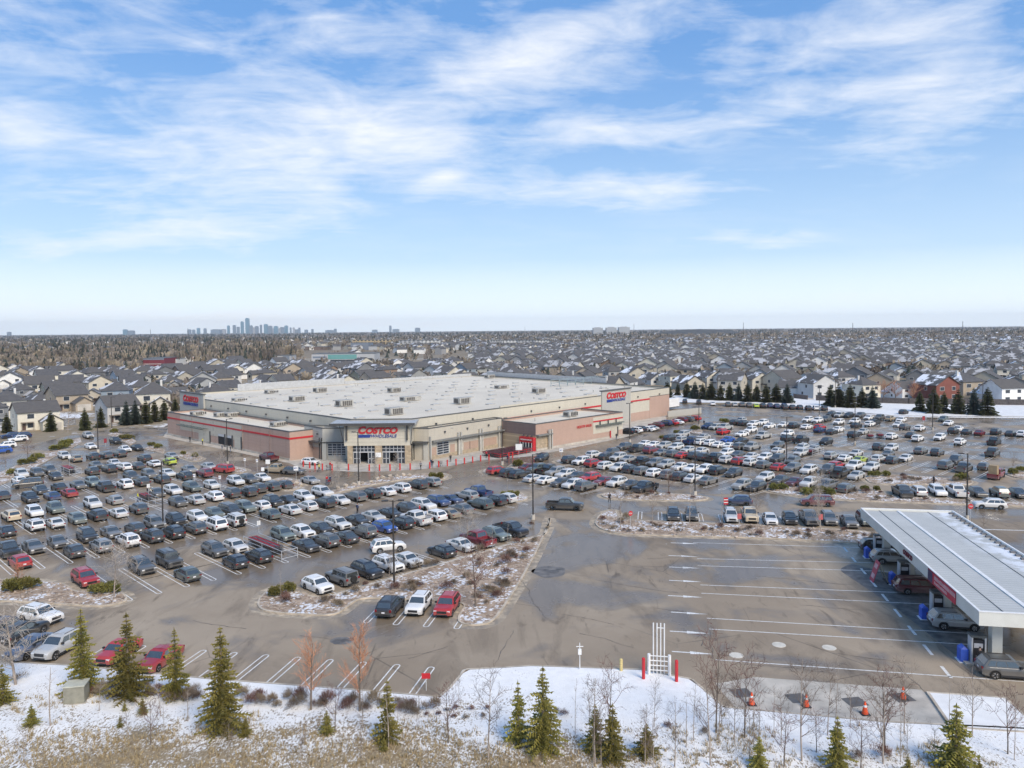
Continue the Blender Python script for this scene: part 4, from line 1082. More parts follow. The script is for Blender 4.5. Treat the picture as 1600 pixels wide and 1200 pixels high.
for f in (.0, .36, .395, .655, .69, .935, .97): on(B1, B2_, f, f + .012, 0, 5.3, M('pilaster_pale', (.50, .48, .43), .7) if f not in (0,) else W_GREY, 'pilaster', .6, .5)
on(B1, B2_, .36, .41, 0, 4.0, W_GREY, 'pier', .4); on(B1, B2_, .655, .70, 0, 4.0, W_GREY, 'pier', .4); on(B1, B2_, .53, .535, .9, 2.7, STEEL, 'downpipe', .12)
# liquor annex
L0, L1, L2 = XY(132.0, 137.7), XY(132.4, 124.6), XY(167.3, 125.2)
on(L0, L1, .18, 1.0, 3.6, 6.28, W_DARK, 'dark_siding', .05); on(L0, L1, .18, 1.0, 0, 3.58, W_STONE, 'stone_cladding', .10)
on(L1, L2, .0, .13, 0, 3.5, W_STONE, 'stone_cladding', .10); on(L1, L2, .0, .15, 3.55, 3.85, M('awning_grey', (.2, .2, .19)), 'awning', 1.0)
for f in (.115, .14): on(L1, L2, f, f + .008, 0, 4.8, M('pilaster_pale', (.50, .48, .43), .7), 'pilaster', .9, .5)
on(L1, L2, .63, 1.0, 1.75, 6.0, W_CREAM, 'cream_panel', .06); on(L1, L2, .63, 1.0, 4.75, 5.1, RED, 'red_band', .12); on(L1, L2, .0, .98, 0, .45, CONC, 'plinth', .15)
on(L1, L2, .655, .985, 3.75, 3.95, M('green_grey_metal', (.13, .15, .13)), 'trellis', 1.0)
for f in (.70, .80, .90): on(L1, L2, f, f + .006, 3.9, 4.9, STEEL, 'trellis_hanger', .5, .2)
on(L1, L2, .845, .925, .05, 2.5, W_TAN, 'door', .10); on(L1, L2, .925, .94, .05, 2.7, STEEL, 'door_post', .15); on(L1, L2, .83, .84, .0, 1.9, RED, 'door_post', .3, .15)
pv = on(L0, L1, .66, 1.0, 0, 3.2, RED, 'portal', 1.0); on(L0, L1, .69, .97, .1, 1.95, SGLASS, 'portal_glass', 1.06, .05)
pd = (L1 - L0); pdn = pd.normalized(); pn = Vector((pdn.y, -pdn.x, 0))
for i in range(5):
    q = L0 + pd * (.69 + .28 * i / 4) + pn * 1.09; mb = MB(); mb.tube((q.x, q.y, .1), (q.x, q.y, 2.0), .06, .06, 4); mb.build('portal_mullion', WHITE, store)
text_obj('portal_lettering', 'LIQUOR SALES', WHITE, L0 + pd * .70 + pn * 1.02 + Vector((0, 0, 2.4)), pdn, (0, 0, 1), width=pd.length * .26, height=.36, parent=store)
for i in range(3): q = L0 + pd * (.72 + .1 * i) + pn * .3; mb = MB(); mb.box(q.x - .2, q.x + .2, q.y - .2, q.y + .2, 3.3, 3.7); mb.build('sign_lamp', STEEL, store)
ld = (L2 - L1).normalized(); ln = Vector((ld.y, -ld.x, 0)); LL = (L2 - L1).length
text_obj('liquor_lettering', 'LIQUOR SALES', RED, L1 + ld * LL * .44 + ln * .06 + Vector((0, 0, 3.75)), ld, (0, 0, 1), width=LL * .17, height=.75, parent=store, fat=.02)
text_obj('band_lettering', 'OPTICAL  PHARMACY', RED, L1 + ld * LL * .66 + ln * .13 + Vector((0, 0, 4.78)), ld, (0, 0, 1), width=LL * .01, height=.01, parent=store) if 0 else None

# the three store signs: red wordmark over three blue bars and the blue word
def store_sign(o, r, width):
    o, r = Vector(o), Vector(r).normalized(); u = Vector((0, 0, 1)); nn = r.cross(u)
    s = width / 8.6; h = 1.62 * s
    e = empty('store_sign', (0, 0, 0)); e.parent = store; e['label'] = 'red and blue store lettering'
    text_obj('letter', 'C', RED, o + u * (.62 * s), r, u, width=1.75 * s, height=h * 1.0, parent=e, shear=.22, fat=.045, depth=.08)
    text_obj('lettering', 'OSTCO', RED, o + r * (1.62 * s) + u * (.62 * s), r, u, width=6.95 * s, height=h * .86, parent=e, shear=.22, fat=.05, depth=.08)
    text_obj('lettering', 'WHOLESALE', BLUE, o + r * (2.75 * s) - u * (.22 * s), r, u, width=5.6 * s, height=.66 * s, parent=e, shear=.2, fat=.008, depth=.06)
    for i in range(3):
        z = -.20 * s + i * .22 * s; L = (2.55 + i * .07) * s
        mb = MB(); a = o + u * z; b_ = a + r * L; t = nn * .12
        vs = [a, b_, b_ + u * (.17 * s) + r * .05, a + u * (.17 * s) + r * .05]
        mb.add([v + t for v in vs] + [Vector(v) for v in vs], ((0, 1, 2, 3), (7, 6, 5, 4), (0, 4, 5, 1), (1, 5, 6, 2), (2, 6, 7, 3), (3, 7, 4, 0))); mb.build('stripe', BLUE, e)
store_sign((ex(558.6), EY - .02, 6.0), (1, 0, 0), 8.6)
rd = (XY(193.5, vr(193.5)) - XY(178, vr(178))).normalized(); rn = Vector((rd.y, -rd.x, 0))
store_sign(XY(180.4, vr(180.4)) + rn * .36 + Vector((0, 0, 7.3)), rd, 10.3)
lds = (XY(94.95, 222.4) - XY(94.9, 239.6)).normalized(); lnn = Vector((lds.y, -lds.x, 0))
store_sign(XY(94.9, 236.6) + lnn * .42 + Vector((0, 0, 7.2)), lds, 10.8)
for x in range(7):
    mb = MB(); xq = ex(560) + x * 1.35; mb.box(xq, xq + .15, EY - .45, EY - .02, 7.95, 8.05); mb.build('sign_lamp', STEEL, store)

# rooftop units, skylights, parapet lamps
RTU = M('rtu_grey', (.40, .39, .36), .6, var=.2); RTUD = M('rtu_louvre', (.09, .085, .08), .7)
def rtu(px, py, z=8.65, sx=4.2, sy=2.2, h=1.7):
    c = at(px, py, z); e = empty('rooftop_unit', (c.x, c.y, z), PI / 4); e.parent = store
    mb = MB(); mb.box(-sx / 2, sx / 2, -sy / 2, sy / 2, .15, h); mb.build('housing', RTU, e)
    mb = MB(); mb.box(-sx / 2 - .02, -sx / 2 + .5, -sy / 2 - .35, -sy / 2, .5, h - .1); mb.build('intake_hood', RTU, e)
    mb = MB()
    for i in range(5): mb.box(-sx / 2 + .9 + i * .6, -sx / 2 + 1.35 + i * .6, -sy / 2 - .03, -sy / 2, .3, h - .25)
    mb.build('louvre_slats', RTUD, e); mb = MB(); mb.box(-sx / 2 - .03, -sx / 2, -sy * .35, sy * .35, .4, h - .3); mb.build('end_grille', RTUD, e)
for px, py, sx, h in ((616, 648, 4.2, 1.8), (538, 635, 4.2, 1.8), (464, 627, 4, 1.6), (500, 613, 4, 1.6), (616, 613, 4, 1.6), (722, 631, 4.3, 1.8), (641, 626, 6, 1.3), (842, 614, 4.2, 1.6), (765, 591, 4, 1.5), (784, 607, 5, 1.2), (372, 627, 3, 1.0), (421, 615, 2.4, 1.2)): rtu(px, py, 8.65, sx, 2.3, h)
for px, py in ((345, 651), (362, 651), (434, 666), (308, 649)): rtu(px, py, 5.95, 3.2, 2.0, 1.2)
rtu(891, 651, 5.85, 3.6, 2.0, 1.5); rtu(568, 667, 6.6, 2.2, 1.4, 1.0) if 0 else None
mb = MB(); c = at(903, 602, 8.65)
for i in range(7):
    for j in range(2): q = c + RT(i * 4.4 - 10, j * 4); mb.tube((q.x, q.y, 8.6), (q.x, q.y, 11.0), .12, .12, 5)
for j in range(2):
    for z in (9.8, 11.0): a, b_ = c + RT(-10, j * 4), c + RT(16.4, j * 4); mb.tube((a.x, a.y, z), (b_.x, b_.y, z), .12, .12, 5)
mb.build('equipment_frame', M('galvanised', (.30, .36, .38), .5, .3), store)
SKY_ = M('skylight_dome', (.42, .41, .39), .3, var=.1); n_sky = 0
for i in range(12):
    for j in range(9):
        u, v = 101 + i * 10.4, 151 + j * 10.6
        if v < vr(u) + 6 or n_sky >= 98: continue
        n_sky += 1; q = XY(u + R.uniform(-.5, .5), v + R.uniform(-.5, .5)); mb = MB(); m4 = Matrix.Translation((q.x, q.y, 8.66)) @ Matrix.Rotation(PI / 4, 4, 'Z')
        mb.box(-1.25, 1.25, -.65, .65, 0, .28, 0, m4); mb.build('skylight', SKY_, store)
slabs = M('snow_patch', (.80, .81, .83), .7, var=.05)
for px, py, r in ((700, 664, 1.6), (693, 668, 1.2), (318, 654, 1.0), (425, 659, 1.3)):
    c = at(px, py, 6.05 if px < 500 else 6.62); sheet('melting_snow', rounded([(c.x - r * 2, c.y), (c.x, c.y - r * .6), (c.x + r * 2.2, c.y + .2), (c.x + r * .3, c.y + r * .8)], .8), 6.02 if px < 500 else 6.62, slabs).parent = store
# sidewalk apron
sheet('store_sidewalk', [at(255, 683), at(452, 724), at(474, 733), at(545, 737), at(600, 737), at(662, 733), at(700, 729), at(745, 720), at(800, 716), at(836, 712), at(975, 684), at(1041, 664), at(1041, 645), at(900, 660), at(700, 690), at(545, 718), at(455, 706), at(262, 672)], .03, CONC)

# wall lamps, downpipes and roof vents
for v in range(152, 219, 11):
    q = XY(94.9, v); mb = MB(); mb.box(q.x - .25, q.x + .25, q.y - .25, q.y + .25, 7.4, 7.8); mb.build('wall_lamp', STEEL, store)
for u in (112, 124, 146, 158, 170, 198, 211): q = XY(u, vr(u) - .15); mb = MB(); mb.box(q.x - .22, q.x + .22, q.y - .22, q.y + .22, 7.3, 7.65); mb.build('wall_lamp', STEEL, store)
for f in (.2, .5, .8): q = B1 + (B2_ - B1) * f + (B2_ - B1).normalized().cross(Vector((0, 0, 1))) * .15; mb = MB(); mb.box(q.x - .2, q.x + .2, q.y - .2, q.y + .2, 5.7, 6.05); mb.build('wall_lamp', STEEL, store)
for f in (.3, .75): q = A0 + (A1 - A0) * f + (A1 - A0).normalized().cross(Vector((0, 0, 1))) * .1; mb = MB(); mb.box(q.x - .2, q.x + .2, q.y - .2, q.y + .2, 5.5, 5.85); mb.build('wall_lamp', STEEL, store)
for v in (165, 178, 206): q = XY(ul(v) - .1, v); mb = MB(); mb.tube((q.x, q.y, 0), (q.x, q.y, 6.3), .07, .07, 6); mb.build('downpipe', M('pipe_mauve', (.25, .19, .17), .7), store)
rv = random.Random(9)
for i in range(34):
    q = XY(rv.uniform(100, 216), rv.uniform(152, 246)); mb = MB(); h = rv.uniform(.3, .9); mb.tube((q.x, q.y, 8.6), (q.x, q.y, 8.6 + h), .14, .14, 6, cap=True); mb.tube((q.x, q.y, 8.62 + h), (q.x, q.y, 8.75 + h), .24, .2, 6, cap=True); mb.build('roof_vent', RTU, store)
for (u, v) in ((88, 170), (90, 185), (91, 197), (89, 210), (140, 132), (150, 129), (158, 134), (112, 135), (122, 136)):
    q = XY(u, v); z = 5.9 if u < 100 or u > 135 else 6.55; mb = MB(); mb.tube((q.x, q.y, z), (q.x, q.y, z + .8), .12, .12, 6, cap=True); mb.build('roof_vent', RTU, store)
# ------------------------------------------------------------------ fuel station
gnl, gfl = at(1530, 956, 5.4), at(1345, 794, 5.4)
ga = (gfl - gnl); GL = ga.length; ga.normalize(); gb = Vector((ga.y, -ga.x, 0)); GWd = 11.0
g0 = Vector((gnl.x, gnl.y, 0))
def GC(a, b_, z=0): q = g0 + ga * a + gb * b_; return Vector((q.x, q.y, z))
fuel = empty('fuel_canopy', (0, 0, 0)); tag(fuel, 'long white flat fuel station canopy with ribbed metal roof on square columns', 'canopy')
CANW = M('canopy_white', (.62, .62, .57), .5, var=.07, scale=.4)
def mat_deck():
    m, nt, b = newmat('ribbed_deck'); k = NT(nt); P = k.pos()
    q = k.n('ShaderNodeVectorMath', operation='DOT_PRODUCT'); k.put(q.inputs[0], P); q.inputs[1].default_value = ga
    fr = k.math('FRACT', k.math('MULTIPLY', q.outputs['Value'], 1 / .62)); rib = k.ramp(k.math('ABSOLUTE', k.math('SUBTRACT', fr, .5)), .34, .46)
    f = k.noise(P, .35, 5, .6); f2 = k.noise(k.mapping(P, (1, .2, 1), math.radians(10)), 1.1, 5, .7)
    c = k.mix(k.ramp(f, .3, .7), (.57, .555, .51), (.49, .48, .44)); c = k.mix(k.math('MULTIPLY', rib, .42), c, (.30, .30, .28)); c = k.mix(k.math('MULTIPLY', k.ramp(f2, .62, .75), .4), c, (.22, .2, .17))
    x = k.n('ShaderNodeVectorMath', operation='DOT_PRODUCT'); k.put(x.inputs[0], k.n('ShaderNodeVectorMath', operation='SUBTRACT').outputs[0]); nd = x.inputs[0].links[0].from_node; k.put(nd.inputs[0], P); nd.inputs[1].default_value = g0; x.inputs[1].default_value = gb
    sn = k.math('MULTIPLY', k.ramp(k.noise(P, .5, 5, .65), .46, .56), k.ramp(x.outputs['Value'], 6.8, 9.8))
    c = k.mix(sn, c, (.82, .83, .85))
    k.put(b.inputs['Base Color'], c); b.inputs['Roughness'].default_value = .45; b.inputs['Metallic'].default_value = .15; k.put(b.inputs['Normal'], k.bump(rib, .5, .05)); return m
cp_ = [GC(0, 0), GC(GL, 0), GC(GL, GWd), GC(0, GWd)]
mb = MB(); mb.ring(cp_, .25, 4.25, 5.4); mb.build('fascia', CANW, fuel)
mb = MB(); mb.prism(offset(cp_, -.25), 5.05, 5.24); mb.build('deck', mat_deck(), fuel)
mb = MB(); mb.prism(offset(cp_, -.25), 4.3, 4.36, bottom=True); mb.build('soffit', M('soffit', (.55, .55, .53), .6), fuel)
mb = MB(); mb.ring(offset(cp_, .04), .2, 5.401, 5.47); mb.build('edge_cap', WHITE, fuel)
a, b_ = GC(.4, 4.4), GC(GL - .4, 4.4); mb = MB(); m4 = Matrix.Translation(a) @ Matrix.Rotation(math.atan2(ga.y, ga.x), 4, 'Z'); mb.box(0, GL - .8, -.18, .18, 5.24, 5.33, 0, m4); mb.build('ridge_cap', WHITE, fuel)
for b2 in (2.1, 7.9):
    mb = MB(); m5 = Matrix.Translation(GC(.4, b2)) @ Matrix.Rotation(math.atan2(ga.y, ga.x), 4, 'Z'); mb.box(0, GL - .8, -.03, .03, 5.24, 5.29, 0, m5); mb.build('deck_seam', M('seam_dark', (.2, .2, .2)), fuel)
for i in range(30):
    mb = MB()
    m5 = Matrix.Translation(GC(1 + i * (GL - 2) / 29, GWd - .55)) @ Matrix.Rotation(math.atan2(ga.y, ga.x), 4, 'Z'); mb.box(-.2, .2, -.25, .25, 5.24, 5.42, 0, m5); mb.build('edge_clip', M('clip_grey', (.16, .16, .17)), fuel)
for a in (2.6, 14, 25, GL - 3):
    for b2 in (2.3, GWd - 2.3):
        mb = MB(); m5 = Matrix.Translation(GC(a, b2)) @ Matrix.Rotation(math.atan2(ga.y, ga.x), 4, 'Z'); mb.box(-.4, .4, -.4, .4, 0, 4.3, 0, m5); mb.build('column', CANW, fuel)
# writing on the canopy edge
fo = -gb * .04
q0 = GC(0, 0, 4.45)
def fpt(px, py): return onplane(px, py, g0 + Vector((0, 0, 4.8)), gb)
aF = lambda px, py: (fpt(px, py) - g0).dot(ga)
a0, a1 = aF(1412, 858), aF(1424, 870)
text_obj('canopy_lettering', 'COSTCO', M('dark_red', (.16, .015, .03)), GC(max(a0, a1), -.02, 4.55), -ga, (0, 0, 1), width=abs(a0 - a1) * 1.15, height=.55, parent=fuel, fat=.03, shear=.2)
a0, a1 = aF(1451, 896), aF(1494, 930); hi_, lo_ = max(a0, a1), min(a0, a1)
ban = MB(); m5 = Matrix.Translation(GC(lo_, 0)) @ Matrix.Rotation(math.atan2(ga.y, ga.x), 4, 'Z'); ban.box(0, hi_ - lo_, .02, .08, 4.22, 5.36, 0, m5); bo = ban.build('banner', M('banner_red', (.50, .03, .06), .6, var=.08), fuel)
mb = MB(); mb.box(hi_ - lo_ - 1.3, hi_ - lo_ - .05, .085, .10, 4.27, 5.31, 0, m5); mb.build('banner_card', M('banner_navy', (.03, .02, .08), .5), bo)
L_ = hi_ - lo_ - 1.6
# two lines of lettering too small to read even in the place: rows of letter-high strokes
rr = random.Random(5)
for z0, z1, x1 in ((4.82, 5.18, L_), (4.42, 4.68, L_ * .62)):
    mb = MB(); x = .25
    while x < x1:
        wd = rr.uniform(.14, .24); mb.box(L_ - x - wd, L_ - x, .09, .11, z0, z1 if rr.random() > .3 else z1 - .06, 0, m5); x += wd + (.05 if rr.random() > .2 else .09)
    mb.build('lettering_line', M('banner_pink', (.62, .35, .36), .6), bo)
# pumps, squeegee stands
def pump(px, py, n):
    p = at(px, py); e = empty('fuel_pump', (p.x, p.y, .0), math.atan2(ga.y, ga.x) - PI / 2); tag(e, 'dark fuel pump with pale side panels, ' + n, 'fuel pump', 'fuel pumps under the canopy')
    mb = MB(); mb.box(-1.1, 1.1, -.75, .75, 0, .18); mb.build('island', CONC, e)
    mb = MB(); mb.box(-.5, .5, -.32, .32, .18, 2.1); mb.build('cabinet', M('pump_black', (.03, .03, .035), .4), e)
    for s in (-1, 1):
        mb = MB(); mb.box(s * .52 - .06, s * .52 + .06, -.42, .42, .18, 2.35); mb.build('side_panel', FRAME, e)
    mb = MB(); mb.box(-.6, .6, -.45, .45, 2.36, 2.55); mb.build('canopy_cap', M('pump_cap', (.10, .11, .11), .5), e)
    for s in (-1, 1):
        mb = MB(); mb.box(-.35, .35, s * .33 - .01, s * .33 + .01, 1.45, 1.85); mb.build('display', M('pump_screen', (.5, .5, .52), .3), e)
        mb = MB(); mb.tube((.38, s * .36, 1.5), (.42, s * .5, .6), .03, .03, 5); mb.tube((.42, s * .5, .6), (.3, s * .38, .4), .03, .03, 5); mb.build('hose', TRIM, e)
    return e
for px, py, n in ((1526, 1036, 'nearest to the camera end'), (1464, 962, 'second from the near end'), (1412, 910, 'third from the near end'), (1373, 866, 'farthest from the near end')):
    pump(px, py, n)
for px, py, n in ((1504, 1032, 'beside the nearest pump'), (1443, 966, 'beside the second pump'), (1394, 912, 'beside the third pump'), (1355, 871, 'beside the farthest pump')):
    p = at(px, py); e = empty('waste_bin', (p.x, p.y, 0), math.atan2(ga.y, ga.x)); tag(e, 'blue waste and squeegee bin ' + n, 'bin', 'blue bins at the pumps')
    mb = MB(); mb.box(-.45, .45, -.3, .3, .06, 1.15); mb.add([(-.45, -.3, 1.15), (.45, -.3, 1.15), (.3, 0, 1.4), (-.3, 0, 1.4), (-.45, .3, 1.15), (.45, .3, 1.15)], ((0, 1, 2, 3), (5, 4, 3, 2), (0, 3, 4), (1, 5, 2))); mb.build('bin_body', M('bin_blue', (.05, .12, .55), .5), e)
    mb = MB(); mb.box(-.6, .6, -.45, .45, .0, .05); mb.build('base_plate', WHITE, e)
# sandwich board
p = at(1372, 908); e = empty('sandwich_board', (p.x, p.y, 0), math.radians(79.5)); tag(e, 'tall red A-frame board with wooden back legs beside the pumps', 'sign')
mb = MB(); mb.add([(-.75, .75, 0), (.75, .75, 0), (.75, .05, 2.3), (-.75, .05, 2.3), (-.75, .69, 0), (.75, .69, 0), (.75, -.01, 2.3), (-.75, -.01, 2.3)], ((0, 1, 2, 3), (7, 6, 5, 4), (1, 5, 6, 2), (4, 0, 3, 7), (3, 2, 6, 7))); mb.build('panel', M('board_red', (.50, .06, .09), .6), e)
mb = MB(); mb.add([(-.55, .76 - .7 * t / 2.3, t) for t in (.4, .9)] + [(.55, .76 - .7 * t / 2.3, t) for t in (.9, .4)], ((0, 1, 2, 3),)); mb.add([(-.5, .77 - .7 * t / 2.3, t) for t in (1.5, 2.0)] + [(.5, .77 - .7 * t / 2.3, t) for t in (2.0, 1.5)], ((0, 1, 2, 3),)); mb.build('lettering_panel', M('banner_pink', (.62, .35, .36)), e)
for s in (-1, 1):
    mb = MB(); mb.tube((s * .7, 0, 2.25), (s * .7, -.9, 0), .06, .06, 4); mb.build('leg', M('raw_timber', (.36, .28, .17), .8), e)
mb = MB(); mb.box(-.9, .9, -1.0, -.7, .0, .12); mb.build('ballast', M('pump_black', (.03, .03, .035)), e)
# service signs on their own posts, vent pipes, bollards, cones, lids
p = at(1030, 1057); e = empty('vent_pipes', (p.x, p.y, .12), GA); tag(e, 'four tall white vent pipes behind a white rail fence on the snow', 'vent pipes')
for x in (-.8, .8):
    mb = MB(); mb.tube((x * 1.05, 0, 0), (x * 1.05, 0, 1.75), .13, .13, 8, cap=True); mb.build('post', WHITE, e)
for z in (.4, .8, 1.2, 1.6):
    mb = MB(); mb.tube((-.84, 0, z), (.84, 0, z), .045, .045, 6); mb.build('rail', WHITE, e)
for i in range(4):
    mb = MB(); mb.tube((-.48 + i * .3, .25, 0), (-.48 + i * .3, .25, 4.3), .055, .055, 6, cap=True); mb.build('pipe', WHITE, e)
mb = MB(); mb.tube((-.2, .25, 3.9), (.45, .25, 3.9), .04, .04, 5); mb.build('cross_tie', WHITE, e)
for px, py, colr, lab, h in ((1005.5, 1063, 'r', 'red steel bollard left of the white vent pipes', 1.75), (1057, 1067, 'r', 'red steel bollard right of the white vent pipes', 1.75), (970.5, 1050, 'y', 'yellow bollard on the snow near the kerb', 1.0)):
    p = at(px, py); mb = MB(); mb.tube((0, 0, 0), (0, 0, h), .14, .14, 10, cap=True); mb.tube((0, 0, h), (0, 0, h + .06), .14, .07, 10, cap=True)
    tag(mb.build('bollard', RED if colr == 'r' else M('bollard_yellow', (.62, .50, .22), .6), loc=(p.x, p.y, .1), smooth=True), lab, 'bollard')
p = at(906, 1048); e = empty('meter_post', (p.x, p.y, .12)); tag(e, 'thin white utility post with a small box by the kerb', 'post')
mb = MB(); mb.tube((0, 0, 0), (0, 0, 2.3), .04, .03, 6); mb.build('post', WHITE, e); mb = MB(); mb.box(-.14, .14, -.1, .1, 1.3, 1.75); mb.box(-.3, .3, -.02, .02, 1.95, 2.0); mb.build('meter_box', WHITE, e)
def cone_proto():
    e = empty('traffic_cone'); mb = MB(); mb.tube((0, 0, .05), (0, 0, .95), .24, .05, 12); mb.build('cone_body', M('cone_orange', (.78, .09, .02), .5), e, smooth=True)
    mb = MB(); mb.tube((0, 0, .55), (0, 0, .70), .140, .108, 12); mb.build('reflective_band', WHITE, e); mb = MB(); mb.box(-.32, .32, -.32, .32, 0, .05); mb.build('base', TRIM, e); return e
cn = None
for px, py, lab in ((1174.5, 1101, 'leftmost of the orange cones on the concrete pad'), (1259.5, 1104, 'second orange cone from the left on the pad'), (1351.5, 1116, 'orange cone nearest the snow at the front of the pad'), (1411, 1092, 'rightmost orange cone standing on a dark lid')):
    cn = cone_proto() if cn is None else copy_tree(cn); p = at(px, py); cn.location = (p.x, p.y, .02); tag(cn, lab, 'cone', 'orange cones on the fill pad')
for px, py, lab in ((1159, 1083, 'leftmost square dark lid in the pad'), (1246, 1091, 'second square dark lid in the pad'), (1336, 1097, 'third square dark lid in the pad'), (1409, 1090, 'rightmost square dark lid under a cone')):
    p = at(px, py); mb = MB(); m5 = Matrix.Rotation(GA + .35, 4, 'Z'); mb.box(-.75, .75, -.7, .7, 0, .02, 0, m5); tag(mb.build('tank_lid', M('lid_dark', (.11, .105, .10), .7), loc=(p.x, p.y, .008)), lab, 'lid', 'fill lids in the pad')
for px, py, lab in ((1150.5, 1024, 'leftmost pale round manhole lid in the fuel lanes'), (1217, 1007.5, 'middle pale round manhole lid in the fuel lanes'), (1295.5, 1012, 'rightmost pale round manhole lid in the fuel lanes')):
    p = at(px, py); mb = MB(); mb.tube((0, 0, 0), (0, 0, .02), .62, .6, 20, cap=True); tag(mb.build('manhole_lid', M('lid_pale', (.60, .56, .48), .7), loc=(p.x, p.y, .006)), lab, 'manhole', 'round lids in the fuel lanes')
for px, py, w_ in ((866, 893, 1.0), (548, 999, .5), (526, 1005, .5)):
    p = at(px, py); mb = MB(); mb.tube((0, 0, 0), (0, 0, .014), w_ * .6, w_ * .6, 16, cap=True); tag(mb.build('drain_cover', M('lid_dark', (.11, .105, .10)), loc=(p.x, p.y, .016)), {866: 'dark round drain cover in a patched dip in the drive', 548: 'right one of two dark covers in the drive', 526: 'left one of two dark covers in the drive'}[px], 'drain cover')

# ------------------------------------------------------------------ lamp posts
POLE = M('pole_bronze', (.055, .05, .047), .5, .3)
def lamp_proto(double):
    e = empty('lamp_post'); mb = MB(); mb.tube((0, 0, 0), (0, 0, .75), .32, .30, 12, cap=True); mb.build('concrete_base', CONC, e)
    mb = MB(); mb.tube((0, 0, .75), (0, 0, 10.0), .12, .085, 8); mb.build('pole', POLE, e, smooth=True)
    for s in ((-1, 1) if double else (1,)):
        mb = MB(); mb.tube((0, 0, 9.9), (s * .6, 0, 9.98), .045, .045, 6); ar = mb.build('arm', POLE, e)
        mb = MB(); mb.box(s * .55 if s > 0 else -1.25, 1.25 if s > 0 else -.55, -.2, .2, 9.93, 10.08); mb.build('lamp_head', POLE, e)
    return e
lp = {}
for i, (px, py, dbl, rz, lab) in enumerate(((616, 920, 1, .1, 'lamp post rising from the rock island behind the black SUV'), (833, 811.5, 0, .3, 'lamp post at the tip of the rock island by the junction'), (255, 826, 1, .7, 'lamp post in the middle of the left lot behind the black SUV'), (560.5, 758, 0, 2.8, 'lamp post in the boulder strip facing the store entrance'),
    (784.8, 726, 1, .5, 'lamp post before the trolley bay right of the entrance'), (355.5, 726, 0, .5, 'lamp post beside the red minivan near the left wing'), (153.5, 707, 0, 2.2, 'lamp post in the upper rows of the left lot'), (175, 673, 0, .5, 'lamp post before the spruces on the far left edge'), (984, 691, 1, .8, 'lamp post before the right end of the liquor wall'),
    (1086, 774, 1, 0, 'lamp post in the strip above the drive, right lot'), (1092, 667, 1, .2, 'lamp post by the shrubs at the store corner'), (1229, 725, 1, 0, 'lamp post amid the crowded middle rows, right lot'), (1335.5, 694, 1, .1, 'lamp post by the trolley pen in the upper right lot'), (1510.5, 813, 0, 2.9, 'lamp post behind the fuel canopy by the stop sign'),
    (1280, 652, 1, 0, 'lamp post by the pale cars below the snow field'), (1457, 672, 1, .3, 'lamp post beside the red board near the far rail'), (1121, 626, 1, .2, 'lamp post on the snow behind the bank row'), (1305, 637, 1, .1, 'lamp post on the snow before the grey gable house'), (1535, 648, 1, .2, 'lamp post on the snow between the right spruces'))):
    if dbl not in lp: lp[dbl] = o = lamp_proto(dbl)
    else: o = copy_tree(lp[dbl])
    p = at(px, py); o.location = (p.x, p.y, .0); o.rotation_euler = (0, 0, rz); tag(o, lab, 'lamp post', 'lamp posts of the car park')

# ------------------------------------------------------------------ red posts before the entrance
bp = None
BOL = ((474, 729.5), (484, 732), (492.3, 733.5), (503.8, 734.5), (519, 735), (544.5, 735), (577, 736), (593, 736), (609.5, 735.5), (625, 734.5), (641, 734), (671.5, 732), (685.5, 730), (699, 728.5), (712.6, 727), (725.7, 725), (738.6, 723), (751, 721), (764, 719.5), (795, 717), (801, 716))
for i, (px, py) in enumerate(BOL):
    if bp is None:
        mb = MB(); mb.tube((0, 0, 0), (0, 0, 1.3), .15, .15, 10, cap=True); mb.tube((0, 0, 1.3), (0, 0, 1.36), .15, .06, 10, cap=True); bp = mb.build('red_post', M('post_red', (.58, .035, .03), .5), smooth=True); o = bp
    else: o = bp.copy(); COL.objects.link(o)
    p = at(px, py); o.location = (p.x, p.y, .03); tag(o, 'red guard post, ' + ordinal(i + 1) + ' from the left along the store front', 'bollard', 'red guard posts along the store front')

